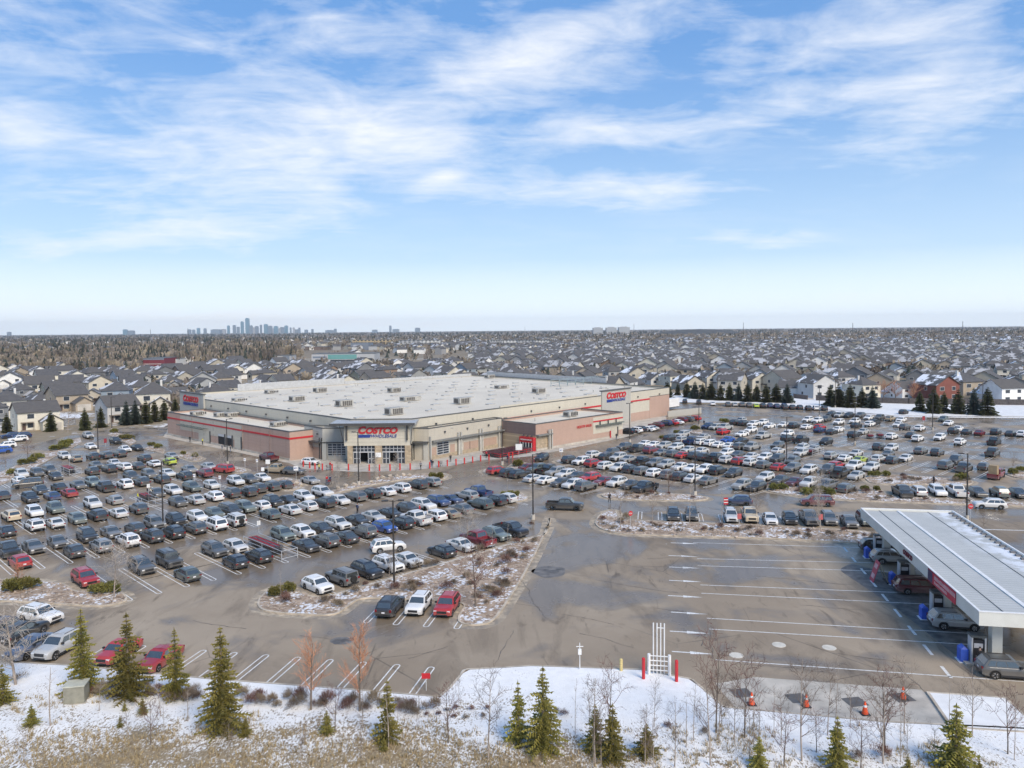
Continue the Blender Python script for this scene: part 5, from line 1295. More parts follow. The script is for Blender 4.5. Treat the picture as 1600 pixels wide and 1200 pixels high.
# ------------------------------------------------------------------ trolleys and pens
CRED = M('trolley_red', (.26, .03, .045), .5); WIRE = M('trolley_wire', (.22, .22, .23), .35, .8)
def trolley_mesh():
    mb = MB()
    for z, k_ in ((.55, 1.0), (.78, 1.04), (1.0, 1.08)):
        pts = [(-.42 * k_, -.27 * k_, z), (.42 * k_, -.22 * k_, z), (.42 * k_, .22 * k_, z), (-.42 * k_, .27 * k_, z)]
        for i in range(4): mb.tube(pts[i], pts[(i + 1) % 4], .018, .018, 4, 0)
    for x in (-.42, -.14, .14, .42):
        for y in (-.25, .25): mb.tube((x, y, .55), (x * 1.08, y * 1.08, 1.0), .012, .012, 3, 0)
    mb.quad((-.42, -.25, .55), (.42, -.22, .55), (.42, .22, .55), (-.42, .25, .55), 0)
    for y in (-.24, .24):
        mb.tube((-.45, y, .12), (-.42, y, .55), .02, .02, 4, 0); mb.tube((-.45, y, .14), (.42, y, .14), .02, .02, 4, 0); mb.tube((.42, y, .12), (.40, y, .55), .02, .02, 4, 0)
        for x in (-.45, .42): mb.tube((x, y - .02, .07), (x, y + .02, .07), .07, .07, 8, 2, True)
    mb.tube((-.56, -.29, 1.05), (-.56, .29, 1.05), .035, .035, 6, 1, True); mb.tube((-.46, -.28, 1.0), (-.56, -.28, 1.05), .02, .02, 4, 1); mb.tube((-.46, .28, 1.0), (-.56, .28, 1.05), .02, .02, 4, 1)
    mb.box(-.47, -.42, -.25, .25, .78, 1.0, 1); mb.tube((-.45, -.29, 1.09), (.45, -.25, 1.09), .02, .02, 4, 0); mb.tube((-.45, .29, 1.09), (.45, .25, 1.09), .02, .02, 4, 0)
    return mb.mesh('trolley', [WIRE, CRED, TRIM])
TM = trolley_mesh()
def trolleys(p, h, n, rows, lab, grp, dx=.26, dy=.68):
    f = Vector((math.cos(h), math.sin(h), 0)); s = Vector((-f.y, f.x, 0))
    for j in range(rows):
        for i in range(n):
            q = p + f * (i * dx) + s * ((j - (rows - 1) / 2) * dy + R.uniform(-.04, .04)); o = mobj('shopping_trolley', TM, None, (q.x, q.y, .02)); o.rotation_euler = (0, 0, h + R.uniform(-.03, .03)); tag(o, lab, 'shopping trolley', grp)
def pen(p, h, L, lab):
    e = empty('trolley_pen', (p.x, p.y, 0), h); tag(e, lab, 'trolley pen', 'trolley pens in the lots')
    for y in (-1.1, 1.1):
        for x in (0, L / 2, L): mb = MB(); mb.tube((x, y, 0), (x, y, 1.35), .04, .04, 6); mb.build('post', FRAME, e)
        for z in (.35, .8, 1.3): mb = MB(); mb.tube((0, y, z), (L, y, z), .035, .035, 5); mb.build('rail', FRAME, e)
    for x in (L,):
        for z in (.35, 1.3): mb = MB(); mb.tube((x, -1.1, z), (x, 1.1, z), .035, .035, 5); mb.build('rail', FRAME, e)
    mb = MB(); mb.tube((0, 1.1, 1.3), (0, 1.1, 3.0), .03, .03, 5); mb.build('sign_post', FRAME, e); mb = MB(); mb.box(-.02, .02, .85, 1.35, 2.4, 3.0); mb.build('sign_plate', WHITE, e)
a45 = math.radians(-45)
p = at(393, 850); pen(p, a45, 10.4, 'long galvanised trolley pen full of red trolleys, left lot'); trolleys(p + ST(.8, 0), a45, 26, 2, 'nested red shopping trolley in the long pen of the left lot', 'trolleys in the long pen')
p = at(100, 735); pen(p, a45, 8, 'trolley pen among grey cars at the upper left'); trolleys(p + ST(.8, 0), a45, 18, 2, 'nested red shopping trolley in the upper left pen', 'trolleys in the upper left pen')
p = at(222, 785); pen(p, a45, 6, 'trolley pen with a worker in yellow beside it'); trolleys(p + ST(-2, 1), a45, 9, 2, 'red shopping trolley gathered near the worker in yellow', 'trolleys near the worker')
p = at(1262, 712); pen(p, math.radians(45), 6, 'trolley pen full of bare wire trolleys, right lot'); trolleys(p + RT(.8, 0), math.radians(45), 9, 2, 'wire shopping trolley in the right lot pen', 'trolleys in the right lot pen')
p = at(1360, 686); trolleys(p, math.radians(80), 6, 2, 'red shopping trolley in a short line by the lamp post, upper right lot', 'trolleys in the upper right lot'); trolleys(at(1376, 685), math.radians(80), 6, 2, 'red shopping trolley in a second short line, upper right lot', 'second line of trolleys, upper right lot')
trolleys(XY(119.5, 126.2), math.radians(47), 22, 6, 'red trolley nested in the great store beside the liquor entrance', 'trolley store by the liquor entrance', .50, .95)
e = empty('guard_rail'); tag(e, 'red rail fence around the trolley store by the entrance', 'rail')
for a, b_ in ((XY(119, 123), XY(131, 123.6)), (XY(119, 123), XY(119, 125))):
    for z in (.5, 1.0):
        mb = MB(); mb.tube((a.x, a.y, z), (b_.x, b_.y, z), .05, .05, 5); mb.build('rail', RED, e)
for i in range(5): q = XY(119 + i * 3, 123 + i * .15); mb = MB(); mb.tube((q.x, q.y, 0), (q.x, q.y, 1.1), .06, .06, 6); mb.build('post', RED, e)

# ------------------------------------------------------------------ signs on posts
def sign(px, py, h, w_, hh, mat, lab, shape='rect', rz=0, text=None, tm=None):
    p = at(px, py); e = empty('post_sign', (p.x, p.y, 0), rz); tag(e, lab, 'sign')
    mb = MB(); mb.tube((0, 0, 0), (0, 0, h + hh * .6), .035, .035, 6); mb.build('post', FRAME, e)
    mb = MB()
    if shape == 'oct': mb.tube((0, -.07, h + hh / 2), (0, -.04, h + hh / 2), hh * .54, hh * .54, 8, cap=True)
    else: mb.box(-w_ / 2, w_ / 2, -.07, -.04, h, h + hh)
    b_ = mb.build('plate', mat, e)
    if text:
        t = text_obj('lettering', text, tm or WHITE, (-w_ * .36, -.075, h + hh * .36), (1, 0, 0), (0, 0, 1), width=w_ * .72, height=hh * .28, depth=.004, fat=.02); t.parent = b_
    return e
sign(1516, 816, 2.0, .75, .75, RED, 'red stop sign behind the fuel canopy', 'oct', 0, 'STOP')
sign(985, 826, 1.9, .7, .7, RED, 'red stop sign at the left end of the strip by the fuel lanes', 'oct', .5, 'STOP')
sign(1131, 806, 2.2, .9, 1.4, RED, 'red and white board in the strip amid the right lot', 'rect', -.1, 'SLOW') if 0 else None
mbs = sign(1134, 795 + 4, 1.1, .7, 1.1, RED, 'red and white striped board on a post in the right lot')
mb = MB(); mb.box(-.35, .35, -.085, -.072, 1.35, 1.5); mb.box(-.35, .35, -.085, -.072, 1.8, 1.95); mb.build('stripe', WHITE, mbs)
sign(419, 741, 2.1, .9, .9, WHITE, 'white parking sign left of the crossing'); sign(463, 752, 2.1, .9, .9, WHITE, 'white parking sign beside the silver sedan by the crossing', text='P', tm=BLUE); sign(411, 750, 1.8, .6, .7, WHITE, 'small white sign at the left end of the crossing bed')
sign(877, 722, 2.2, .8, .8, WHITE, 'white parking sign on the small kerbed bed before the liquor wall', text='P', tm=BLUE); sign(811, 728, 3.4, 1.4, 1.3, WHITE, 'tall white notice board on a post by the liquor entrance')
sign(1282, 827, 1.4, .6, .8, M('sign_pale_red', (.5, .12, .12)), 'small red and white sign in the strip before the white hatchback'); sign(1155, 826, 1.4, .6, .8, M('sign_pale_red', (.5, .12, .12)), 'small red and white sign in the strip before the tan pickup')
sign(165, 698, 1.0, .7, 1.1, M('board_dull_red', (.30, .03, .04)), 'red board at the head of the upper left rows'); sign(1443, 662, 1.0, .8, 1.2, M('board_dull_red', (.30, .03, .04)), 'red board near the far rail of the right lot'); sign(666, 1079, 1.0, .7, .45, RED, 'small red sign at the end of the kerb row')
for i, (px, py) in enumerate(((383, 735), (402, 737), (304, 762), (344, 765))):
    sign(px, py, 2.0, .45, .6, WHITE, ('leftmost', 'second', 'third', 'rightmost')[(2, 3, 0, 1)[i]] + ' slim white stall sign between cars before the left wing', text='P', tm=BLUE)
# rail and boxes at the far right, trailer, dumpster, transformer
e = empty('rail_fence'); tag(e, 'low pale rail fence at the far edge of the right lot', 'fence')
a, b_ = at(1420, 654), at(1640, 656)
for i in range(25):
    q = a.lerp(b_, i / 24); mb = MB(); mb.tube((q.x, q.y, 0), (q.x, q.y, 1.0), .06, .06, 5); mb.build('post', FRAME, e)
for z in (.5, .95): mb = MB(); mb.tube((a.x, a.y, z), (b_.x, b_.y, z), .06, .06, 5); mb.build('rail', FRAME, e)
p = at(1048, 640); e = empty('loading_trailer', (p.x, p.y, 0), math.radians(45)); tag(e, 'white box trailer parked behind the right end of the store', 'trailer')
mb = MB(); mb.box(-6, 3.5, -1.3, 1.3, 1.1, 4.0); mb.build('box_body', WHITE, e); mb = MB(); mb.box(-5.8, 3.3, -1.1, 1.1, .8, 1.09); mb.build('chassis', TRIM, e)
for x in (-4.5, -3.2):
    for y in (-1, 1): mb = MB(); mb.tube((x, y - .2, .5), (x, y + .2, .5), .5, .5, 14, cap=True); mb.build('wheel', TYRE, e)
p = at(1046, 650); slw = MB(); d_ = at(1110, 655); slw.tube((p.x, p.y, .0), (p.x, p.y, .01), .1, .1, 4); 
a, b_ = at(1044, 652), at(1096, 646); dd = (b_ - a).normalized(); nn_ = Vector((-dd.y, dd.x, 0)) * .3; mb = MB(); mb.prism([P2(a), P2(b_), P2(b_ + nn_), P2(a + nn_)], 0, 2.0); tag(mb.build('dock_wall', W_GREY), 'low grey dock wall behind the right corner of the store', 'wall')
p = at(120, 1098); e = empty('transformer_box', (p.x, p.y, bank_z(p.x, p.y)), .2); tag(e, 'grey-green utility box on the snow between the left spruces', 'utility box')
mb = MB(); mb.box(-.75, .75, -.6, .6, .05, 1.35); mb.build('cabinet', M('box_green_grey', (.26, .25, .20), .7, var=.2), e); mb = MB(); mb.box(-.8, .8, -.65, .65, 1.36, 1.45); mb.build('lid', M('box_pale', (.5, .5, .42), .7), e); mb = MB(); mb.box(-.9, .9, -.75, .75, -.15, .05); mb.build('pad', CONC, e)
# load on the pickup at the right: a tall tan carton
p = at(1560, 735, 0)
for q in cars[:300]:
    if q['lot'] == 'R' and q['c'] == 'P' and q['col'] == 'm' and q['px'] > 1540:
        h = math.radians(q['h']); c = q['p'] + Vector((math.cos(h), math.sin(h), 0)) * -1.9; mb = MB(); mb.box(-.7, .7, -.7, .7, 0, 1.9, 0, Matrix.Rotation(h, 4, 'Z')); tag(mb.build('carton', M('cardboard', (.34, .25, .15), .9), loc=(c.x, c.y, .84)), 'tall brown carton standing in the bed of a maroon pickup', 'carton')

# ------------------------------------------------------------------ people
def person_mesh(pose):
    """one continuous skinned body: pelvis root, legs, torso, arms, neck and head"""
    V, E, Rr = [], [], []
    def add(p, r, par=None):
        V.append(p); Rr.append(r)
        if par is not None: E.append((par, len(V) - 1))
        return len(V) - 1
    st = pose
    pel = add((0, 0, .95), .135); ab = add((.01, 0, 1.12), .125, pel); ch = add((.02, 0, 1.34), .15, ab); nk = add((.03, 0, 1.50), .055, ch); hd = add((.05, 0, 1.60), .085, nk); tp = add((.055, 0, 1.70), .085, hd)
    for s in (-1, 1):
        q = s * st
        hip = add((0, s * .10, .90), .10, pel); kn = add((.12 * q + .03, s * .10, .50), .065, hip); an = add((.24 * q - .06, s * .10, .10), .045, kn); add((.24 * q + .10, s * .115, .045), .045, an)
        sh = add((.02, s * .20, 1.40), .065, ch); el = add((-.10 * q + (.0 if st else -.02), s * .26, 1.13), .047, sh); wr = add((-.10 * q + .14, s * .25, .92), .036, el); pm_ = add((-.10 * q + .18, s * .25, .86), .036, wr)
        for i in range(4): add((-.10 * q + .20 + .012 * i, s * (.25 - .026 + .017 * i), .775 + .008 * abs(i - 1.5)), .010, pm_)
        add((-.10 * q + .225, s * .21, .83), .011, pm_)
    me = bpy.data.meshes.new('person'); me.from_pydata(V, E, []); o = bpy.data.objects.new('person', me); COL.objects.link(o)
    sk = o.modifiers.new('skin', 'SKIN'); sk.use_smooth_shade = True
    for i, r in enumerate(Rr): me.skin_vertices[0].data[i].radius = (r, r)
    me.skin_vertices[0].data[0].use_root = True
    sb = o.modifiers.new('sub', 'SUBSURF'); sb.levels = 1; sb.render_levels = 1
    dg = bpy.context.evaluated_depsgraph_get(); dg.update(); out = bpy.data.meshes.new_from_object(o.evaluated_get(dg)); bpy.data.objects.remove(o)
    return out
PM = [person_mesh(0), person_mesh(1)]
SKIN = M('skin', (.48, .30, .22), .6); HAIR = M('hair', (.045, .03, .02), .8)
def person(px, py, top, legs, rz, pose, lab, z=0.02):
    p = at(px, py); me = PM[pose].copy(); me.materials.clear()
    for nm, c in (('cloth_' + top[0], top[1]), ('cloth_' + legs[0], legs[1])): me.materials.append(M(nm, c, .85))
    me.materials.append(SKIN); me.materials.append(TRIM)
    for f in me.polygons:
        z_ = f.center.z; f.material_index = 2 if (z_ > 1.49 or (.70 < z_ < .90 and abs(f.center.y) > .19 and f.center.x > .04)) else (3 if z_ < .09 else (1 if z_ < .98 else 0))
        f.use_smooth = True
    o = mobj('person', me, None, (p.x, p.y, z)); o.rotation_euler = (0, 0, rz); tag(o, lab, 'person', None)
    hb = MB(); 
    for i in range(6):
        a0, a1 = -1.2 + i * .4, -1.2 + (i + 1) * .4
        for j in range(10):
            b0_, b1_ = 2 * PI * j / 10, 2 * PI * (j + 1) / 10
            pt = lambda a, b_: (.04 + .098 * math.cos(b_) * math.sin(a * .5 + .95), .098 * math.sin(b_) * math.sin(a * .5 + .95), 1.665 + .105 * math.cos(a * .5 + .95))
            hb.quad(pt(a0, b0_), pt(a1, b0_), pt(a1, b1_), pt(a0, b1_))
    hb.build('hair', HAIR, o, smooth=True)
    fc = MB()
    for s in (-1, 1): fc.box(.128, .142, s * .032 - .010, s * .032 + .010, 1.645, 1.658)
    fc.build('eyes', HAIR, o); nsb = MB(); nsb.add([(.135, -.014, 1.60), (.135, .014, 1.60), (.163, 0, 1.605), (.135, 0, 1.645)], ((0, 2, 3), (2, 1, 3), (0, 1, 2))); nsb.build('nose', SKIN, o)
    return o
YV, BK, RD_, NV, GY_, BL, WH = ('yellow', (.70, .66, .04)), ('black', (.02, .02, .024)), ('red', (.45, .03, .04)), ('navy', (.03, .045, .10)), ('grey', (.22, .22, .23)), ('denim', (.07, .11, .2)), ('pale', (.55, .54, .52))
for a in ((498.5, 737, YV, BK, 0, 1, 'person in a yellow vest walking past the red posts'), (516, 734, RD_, GY_, 1, 0, 'person in a red top among trolleys by the red posts'), (511, 757, RD_, BL, 2.4, 1, 'person in red pushing a trolley across the crossing'), (516, 757, NV, BK, 2.4, 1, 'person in navy walking beside the one in red'),
          (657.5, 734, GY_, BK, -2, 1, 'person in grey walking before the exit'), (676, 731, BK, GY_, -2, 1, 'person in black striding away from the exit'), (674, 729.5, NV, BL, -2, 0, 'person in navy close behind the one in black at the exit'), (704, 722, BK, BK, 2, 0, 'person in black standing by the trolley row right of the exit'), (760, 716, RD_, BK, 1, 0, 'person in red beside the great trolley store'),
          (793, 722, NV, BL, .5, 1, 'person in navy pushing a loaded trolley by the liquor entrance'), (215.5, 784.5, YV, NV, .5, 0, 'worker in a yellow vest beside the trolley pen'), (231, 776, BK, GY_, 1, 0, 'person in black behind the trolley pen worker'), (297, 691, BK, BK, 2, 1, 'person in black walking along the left wall of the store'), (316.5, 695, YV, BK, .8, 0, 'worker in a yellow top among equipment by the bay doors'),
          (347, 705, NV, BL, .4, 0, 'person in navy in the open bay doorway'), (360, 707, BK, BL, .4, 0, 'person in black in the second bay doorway'), (558.5, 803.5, NV, BK, 1, 0, 'person in navy standing behind a silver sedan'), (656, 805, RD_, GY_, 3, 0, 'person in a red top loading the white pickup'), (668, 814, WH, BL, 3, 0, 'person in pale clothes by the blue trolley behind the white pickup'),
          (952.5, 786, BK, BK, -1.5, 1, 'person in black crossing the drive near the right strip'), (1022, 768, BK, GY_, 0, 0, 'person beside the black pickup in the front row'), (963, 687, BK, NV, .8, 0, 'person by the pale door of the liquor wall'), (1459, 757, BK, BK, 0, 0, 'person in black on the strip above the angled row'), (1569, 745, BK, GY_, 2, 0, 'person in black loading the pickup with the carton'),
          (1531, 1043, BK, WH, 1.2, 0, 'person in black jacket and pale trousers at the nearest pump'), (600, 717.5, NV, BK, 1, 0, 'person in navy just inside the left doors'), (1040 + 60, 665, BK, BK, 1, 0, 'person in black at the corner of the right lot')):
    person(*a)
for q in ((512.5, 758.5, 2.2, 'lone trolley pushed across the crossing'), (669, 816, .4, 'lone blue-handled trolley behind the white pickup'), (796, 722.5, .5, 'lone loaded trolley by the liquor entrance'), (688, 729, 1, 'lone trolley right of the exit'), (513.5, 735, 0, 'lone trolley by the red posts')):
    p = at(q[0], q[1]); o = mobj('shopping_trolley', TM, None, (p.x, p.y, .03)); o.rotation_euler = (0, 0, q[2]); tag(o, q[3], 'shopping trolley')
# ------------------------------------------------------------------ plants
def mat_leaf(name, c1, c2, scale=1.2, rough=.75):
    m, nt, b = newmat(name); k = NT(nt); P = k.obj(); f = k.noise(P, scale, 4, .65)
    r = k.n('ShaderNodeObjectInfo').outputs['Random']
    hsv = k.n('ShaderNodeHueSaturation'); k.put(hsv.inputs['Color'], k.mix(k.ramp(f, .32, .68), c1, c2)); k.put(hsv.inputs['Value'], k.math('MULTIPLY_ADD', r, .5, .75)); k.put(hsv.inputs['Hue'], k.math('MULTIPLY_ADD', r, .02, .49))
    k.put(b.inputs['Base Color'], hsv.outputs[0]); b.inputs['Roughness'].default_value = rough; b.inputs['Specular IOR Level'].default_value = .25
    b.inputs['Subsurface Weight'].default_value = 0
    return m
SPR_N = mat_leaf('spruce_needles_olive', (.115, .11, .026), (.31, .26, .062)); SPR_F = mat_leaf('spruce_needles_dark', (.05, .058, .026), (.13, .13, .055)); SPR_B = mat_leaf('spruce_needles_blue', (.055, .075, .062), (.11, .135, .11))
JUN = mat_leaf('juniper_green', (.085, .09, .025), (.24, .22, .065), 2.5); BARK = M('bark_grey', (.16, .13, .105), .9, var=.3, scale=4); BARKP = M('bark_pale', (.36, .30, .25), .9, var=.25, scale=4); TWIG = M('twig_brown', (.17, .125, .095), .9, var=.3); TWIGP = M('twig_pale', (.40, .35, .30), .9, var=.2)
TWIGO = M('twig_orange', (.48, .24, .14), .85, var=.25); TWIGR = M('twig_red', (.165, .09, .072), .9, var=.3); DRYG = mat_leaf('dry_grass', (.27, .205, .11), (.47, .375, .22), 3); SHRB = mat_leaf('brown_shrub', (.14, .105, .075), (.25, .20, .145), 3)

def spruce_mesh(seed, H, Rb, dens=1.0, gap=0.0, wide=1.0):
    r = random.Random(seed); cr = MB(); tk = MB()
    tk.tube((0, 0, -.25), (0, 0, H * .5), H * .018 + .03, H * .012 + .02, 7); tk.tube((0, 0, H * .5), (0, 0, H * .985), H * .012 + .02, .012, 6)
    nw = int(H / .30 * dens); z = H * .055
    for w_ in range(nw):
        t = w_ / nw; z = H * (.05 + .95 * t ** .95) + r.uniform(-.12, .12)
        rad = Rb * (1 - t) ** .95 * (.72 + .5 * r.random()) + .05
        nb_ = max(4, int((7 + 3 * (1 - t)) * dens)); a0 = r.random() * 6.3
        for i in range(nb_):
            if r.random() < gap: continue
            a = a0 + 2 * PI * i / nb_ + r.uniform(-.25, .25); L = rad * r.uniform(.72, 1.15); up_ = .25 * (t - .35) + r.uniform(-.12, .08)
            d = Vector((math.cos(a), math.sin(a), 0)); sd_ = Vector((-d.y, d.x, 0))
            tk.tube((0, 0, z), d * L * .7 + Vector((0, 0, z + up_ * L * .7 - .05 * L)), .018, .008, 3) if dens < 1.4 and i % 2 == 0 else None
            ns = max(3, int(L / .22))
            for j in range(ns):
                f = (j + .6) / ns
                b_ = d * (L * f) + Vector((0, 0, z + up_ * L * f - .16 * L * f * f))
                wd = min(.42, .06 + .30 * L * (1.15 - f)) * r.uniform(.7, 1.25) * wide; fl = min(.32, .08 + .25 * L) * r.uniform(.8, 1.3)
                for s in (-1, 1):
                    tip = b_ + sd_ * (s * wd) + d * (fl * .75) + Vector((0, 0, -.10 * wd + r.uniform(-.07, .05)))
                    q_ = min(1, L * 1.6) * wide; cr.add([b_ - d * (.10 * q_), b_ + d * (.13 * q_) + Vector((0, 0, .04)), tip], ((0, 1, 2),) if s > 0 else ((0, 2, 1),))
                    dn = b_ + sd_ * (s * wd * .4) + Vector((0, 0, (-.13 - .10 * r.random()) * q_)) + d * .05
                    cr.add([b_ - d * (.12 * q_), b_ + d * (.16 * q_), dn], ((0, 1, 2),))
            tip = d * (L * 1.08) + Vector((0, 0, z + up_ * L - .15 * L))
            cr.add([tip - d * (.32 * q_) + sd_ * (.09 * q_), tip - d * (.32 * q_) - sd_ * (.09 * q_), tip], ((0, 1, 2),))
    cr.add([(.07, 0, H * .95), (-.04, .06, H * .95), (0, 0, H + .1)], ((0, 1, 2),)); cr.add([(-.04, .06, H * .95), (-.04, -.06, H * .95), (0, 0, H + .1)], ((0, 1, 2),))
    return cr, tk

def tree_mesh(seed, H, spread=.35, levels=4, nbr=(9, 6, 5, 4), trunk_r=.09, start=.28, twig=.012, up=.55):
    r = random.Random(seed); tk = MB(); cr = MB()
    def grow(p, d, L, rad, lev, mb):
        n = 4 if lev == 0 else 3; q = p
        for i in range(n):
            dd = (d + Vector((r.uniform(-1, 1), r.uniform(-1, 1), r.uniform(-.3, .6))) * (.05 if lev == 0 else .16)).normalized(); e = q + dd * (L / n)
            r0, r1 = rad * (1 - .75 * i / n), rad * (1 - .75 * (i + 1) / n)
            mb.tube(q, e, max(twig * .6, r0), max(twig * .5, r1), 6 if lev == 0 else (4 if lev == 1 else 3)); q = e; d = dd
            if lev < levels - 1:
                nb_ = nbr[lev]; k0 = nb_ * (i + 1) // n - nb_ * i // n
                for j in range(k0):
                    f = (i + r.random()) / n
                    if lev == 0 and f < start: continue
                    a = r.random() * 6.283; o1 = d.orthogonal().normalized(); o2 = d.cross(o1)
                    side = o1 * math.cos(a) + o2 * math.sin(a); nd = (d * up + side * (1 - up * .35)).normalized(); nd.z += .18; nd.normalize()
                    bl = L * spread * (1.15 - f * .6) * r.uniform(.7, 1.2) if lev == 0 else L * r.uniform(.35, .6)
                    grow(p + (q - p) * ((f * n) / (i + 1) if i + 1 else f) if 0 else q - dd * (L / n) * r.random(), nd, bl, max(twig, rad * (.42 if lev == 0 else .5) * (1 - f * .5)), lev + 1, cr)
    grow(Vector((0, 0, -.2)), Vector((0, 0, 1)), H, trunk_r, 0, tk)
    return cr, tk

def bush_mesh(seed, n=1100, twiggy=False):
    r = random.Random(seed); mb = MB()
    lobes = [(r.uniform(-.55, .55), r.uniform(-.5, .5), r.uniform(.25, .45), r.uniform(.35, .55)) for _ in range(9)]
    for _ in range(n):
        lx, ly, lz, lr = r.choice(lobes); a, b_ = r.random() * 6.283, math.acos(r.uniform(-.35, 1)); q = r.random() ** .35
        d = Vector((math.cos(a) * math.sin(b_), math.sin(a) * math.sin(b_), math.cos(b_))); p = Vector((lx, ly, lz)) + d * lr * q
        if p.z < .02: p.z = .02 + r.random() * .1
        if twiggy:
            e = p + (d + Vector((0, 0, .7))).normalized() * r.uniform(.2, .4); s = d.orthogonal().normalized() * .018; mb.add([p - s, p + s, e], ((0, 1, 2),))
        else:
            s = Vector((r.uniform(-1, 1), r.uniform(-1, 1), r.uniform(-1, 1))).normalized() * .10; u_ = (d + Vector((r.uniform(-.6, .6), r.uniform(-.6, .6), .5))).normalized() * .17
            mb.add([p - s, p + s, p + u_], ((0, 1, 2),))
    return mb

def plant(name, crown, trunk, p, z, lab, cat, grp, rz, sc=(1, 1, 1)):
    e = empty(name, (p.x, p.y, z), rz); e.scale = sc; tag(e, lab, cat, grp); mobj('trunk', trunk, e); mobj('crown', crown, e); return e

SPM = []
for i, (h, rb, mt) in enumerate(((9, 1.75, SPR_N), (8, 1.9, SPR_N), (6.5, 1.5, SPR_N), (5, 1.35, SPR_N))):
    c, t = spruce_mesh(20 + i, h, rb, 1.0, .2); SPM.append((h, c.mesh('spruce_crown', [mt]), t.mesh('spruce_trunk', [BARK])))
SPD = []
for i in range(3):
    c, t = spruce_mesh(40 + i, 8, 2.3, .8, .0, 2.1); SPD.append((8, c.mesh('spruce_crown', [SPR_F if i < 2 else SPR_B]), t.mesh('spruce_trunk', [BARK])))
# near spruces on the bank: base pixel, top pixel y, width factor
NEAR = [((130, 1084), 950, 1.0, 'tall olive spruce before the silver SUV, leftmost of the four by the kerb'), ((201, 1093), 956, 1.0, 'tall olive spruce before the red SUV, second of the four by the kerb'), ((275, 1093), 980, .95, 'olive spruce before the dark red sedan, third of the four by the kerb'), ((348, 1146), 978, 1.05, 'tallest olive spruce right of the kerb-row cars'),
        ((5, 1105), 1040, 1.2, 'olive spruce cut off by the left edge'), ((606, 1160), 1060, .95, 'slim dark spruce below the small red sign of the kerb row'), ((810, 1165), 1064, .85, 'left one of a pair of slim spruces on the snow'), ((849, 1178), 1040, .95, 'right and taller one of a pair of slim spruces on the snow'),
        ((930, 1176), 1100, 1.2, 'broad low spruce behind the thin trees, left of the darker one'), ((957, 1190), 1098, 1.1, 'dark spruce close behind a thin bare tree, mid foreground'), ((1010, 1183), 1130, 1.7, 'low wide spruce with brown tips below the vent pipes'), ((1308, 1202), 1118, 1.15, 'brownish spruce below the cones'), ((1493, 1205), 1098, 1.3, 'spruce with brown lower half at the lower right'),
        ((1186, 1202), 1150, 1.3, 'small brown spruce beside the tall bare tree'), ((1418, 1215), 1180, 1.2, 'tiny spruce top at the bottom edge, right'), ((195, 1114), 1098, 1.3, 'little spruce on the snow, left of the small pointed one'), ((223, 1118), 1090, 1.4, 'small pointed spruce on the snow near the left'), ((188, 1140), 1120, 1.2, 'tiny yellowed spruce in the dead grass at left'),
        ((384, 1155), 1124, 1.5, 'small yellowed spruce right of the tallest spruce'), ((511, 1152), 1112, 1.3, 'small yellow-green spruce between the orange trees'), ((600, 1178), 1155, 1.4, 'tiny spruce in front of the slim dark spruce'), ((50, 1140), 1104, 1.5, 'olive spruce at the lower left'), ((1530, 1218), 1188, 1.3, 'tiny spruce top at the lower right corner')]
for i, ((px, py), ty, wf, lab) in enumerate(NEAR):
    p = at(px, py); d = p.y; z = bank_z(p.x, p.y) - .05
    p2 = p if z < .3 else at(px, py, z)
    h = (py - ty) * p2.y / FPX * 1.02; src = SPM[i % 3] if h > 4.5 else SPM[3]; s = h / src[0]
    plant('spruce_tree', src[1], src[2], p2, z, lab, 'spruce', None, R.random() * 6.3, (s * wf * (1.18 if h > 6 else 1.0), s * wf * (1.18 if h > 6 else 1.0), s))
# dark row on the far side of the right lot
XR = [(1043, 622, 27), (1059, 618, 20), (1073, 621, 27), (1086, 623, 28), (1098, 624, 26), (1111, 625, 29), (1126, 626, 27), (1140, 626, 29), (1154, 627, 30), (1168, 628, 31), (1182, 628, 28), (1197, 629, 30), (1213, 629, 31), (1230, 630, 32), (1297, 634, 34), (1310, 636, 36), (1328, 637, 38), (1347, 637, 33), (1363, 638, 36), (1437, 643, 33), (1459, 646, 42), (1475, 645, 34), (1497, 647, 40), (1521, 648, 44), (1543, 650, 46)]
for i, (px, py, hp) in enumerate(XR):
    p = at(px, py); h = hp * p.y / FPX; src = SPD[(0, 1, 0, 2, 1)[i % 5]]; s = h / 8; wv = R.uniform(1.0, 1.5); lab = 'dark spruce, ' + ordinal(i + 1) + ' from left in the row along the snow field'
    plant('spruce_tree', src[1], src[2], p, .05, lab, 'spruce', 'dark spruces along the snow field', R.random() * 6.3, (s * wv, s * wv, s))
XL = [(11, 676, 32, 0, 'dark spruce left of the others on the far left edge'), (80, 674, 34, 0, 'spruce standing over a snow patch before the long dark roof'), (133, 672, 36, 0, 'pointed spruce left of the upper lot lamp post'), (198, 664, 40, 2, 'leftmost blue-grey spruce of the clump beside the store'), (212, 663, 40, 2, 'second blue-grey spruce of the clump beside the store'), (228, 662, 38, 0, 'third spruce of the clump beside the store'), (242, 659, 36, 1, 'fourth spruce of the clump beside the store'), (257, 656, 34, 0, 'fifth spruce of the clump beside the store'), (274, 650, 30, 1, 'last spruce of the clump, touching the store corner'), (54, 672, 14, 1, 'stunted brown-green spruce at the far left edge'), (158, 668, 34, 1, 'thin brown-green spruce left of the clump beside the store')]
for i, (px, py, hp, kd, lab) in enumerate(XL):
    p = at(px, py); h = hp * p.y / FPX; src = SPD[kd]; s = h / 8; plant('spruce_tree', src[1], src[2], p, .05, lab, 'spruce', None, R.random() * 6.3, (s, s, s))
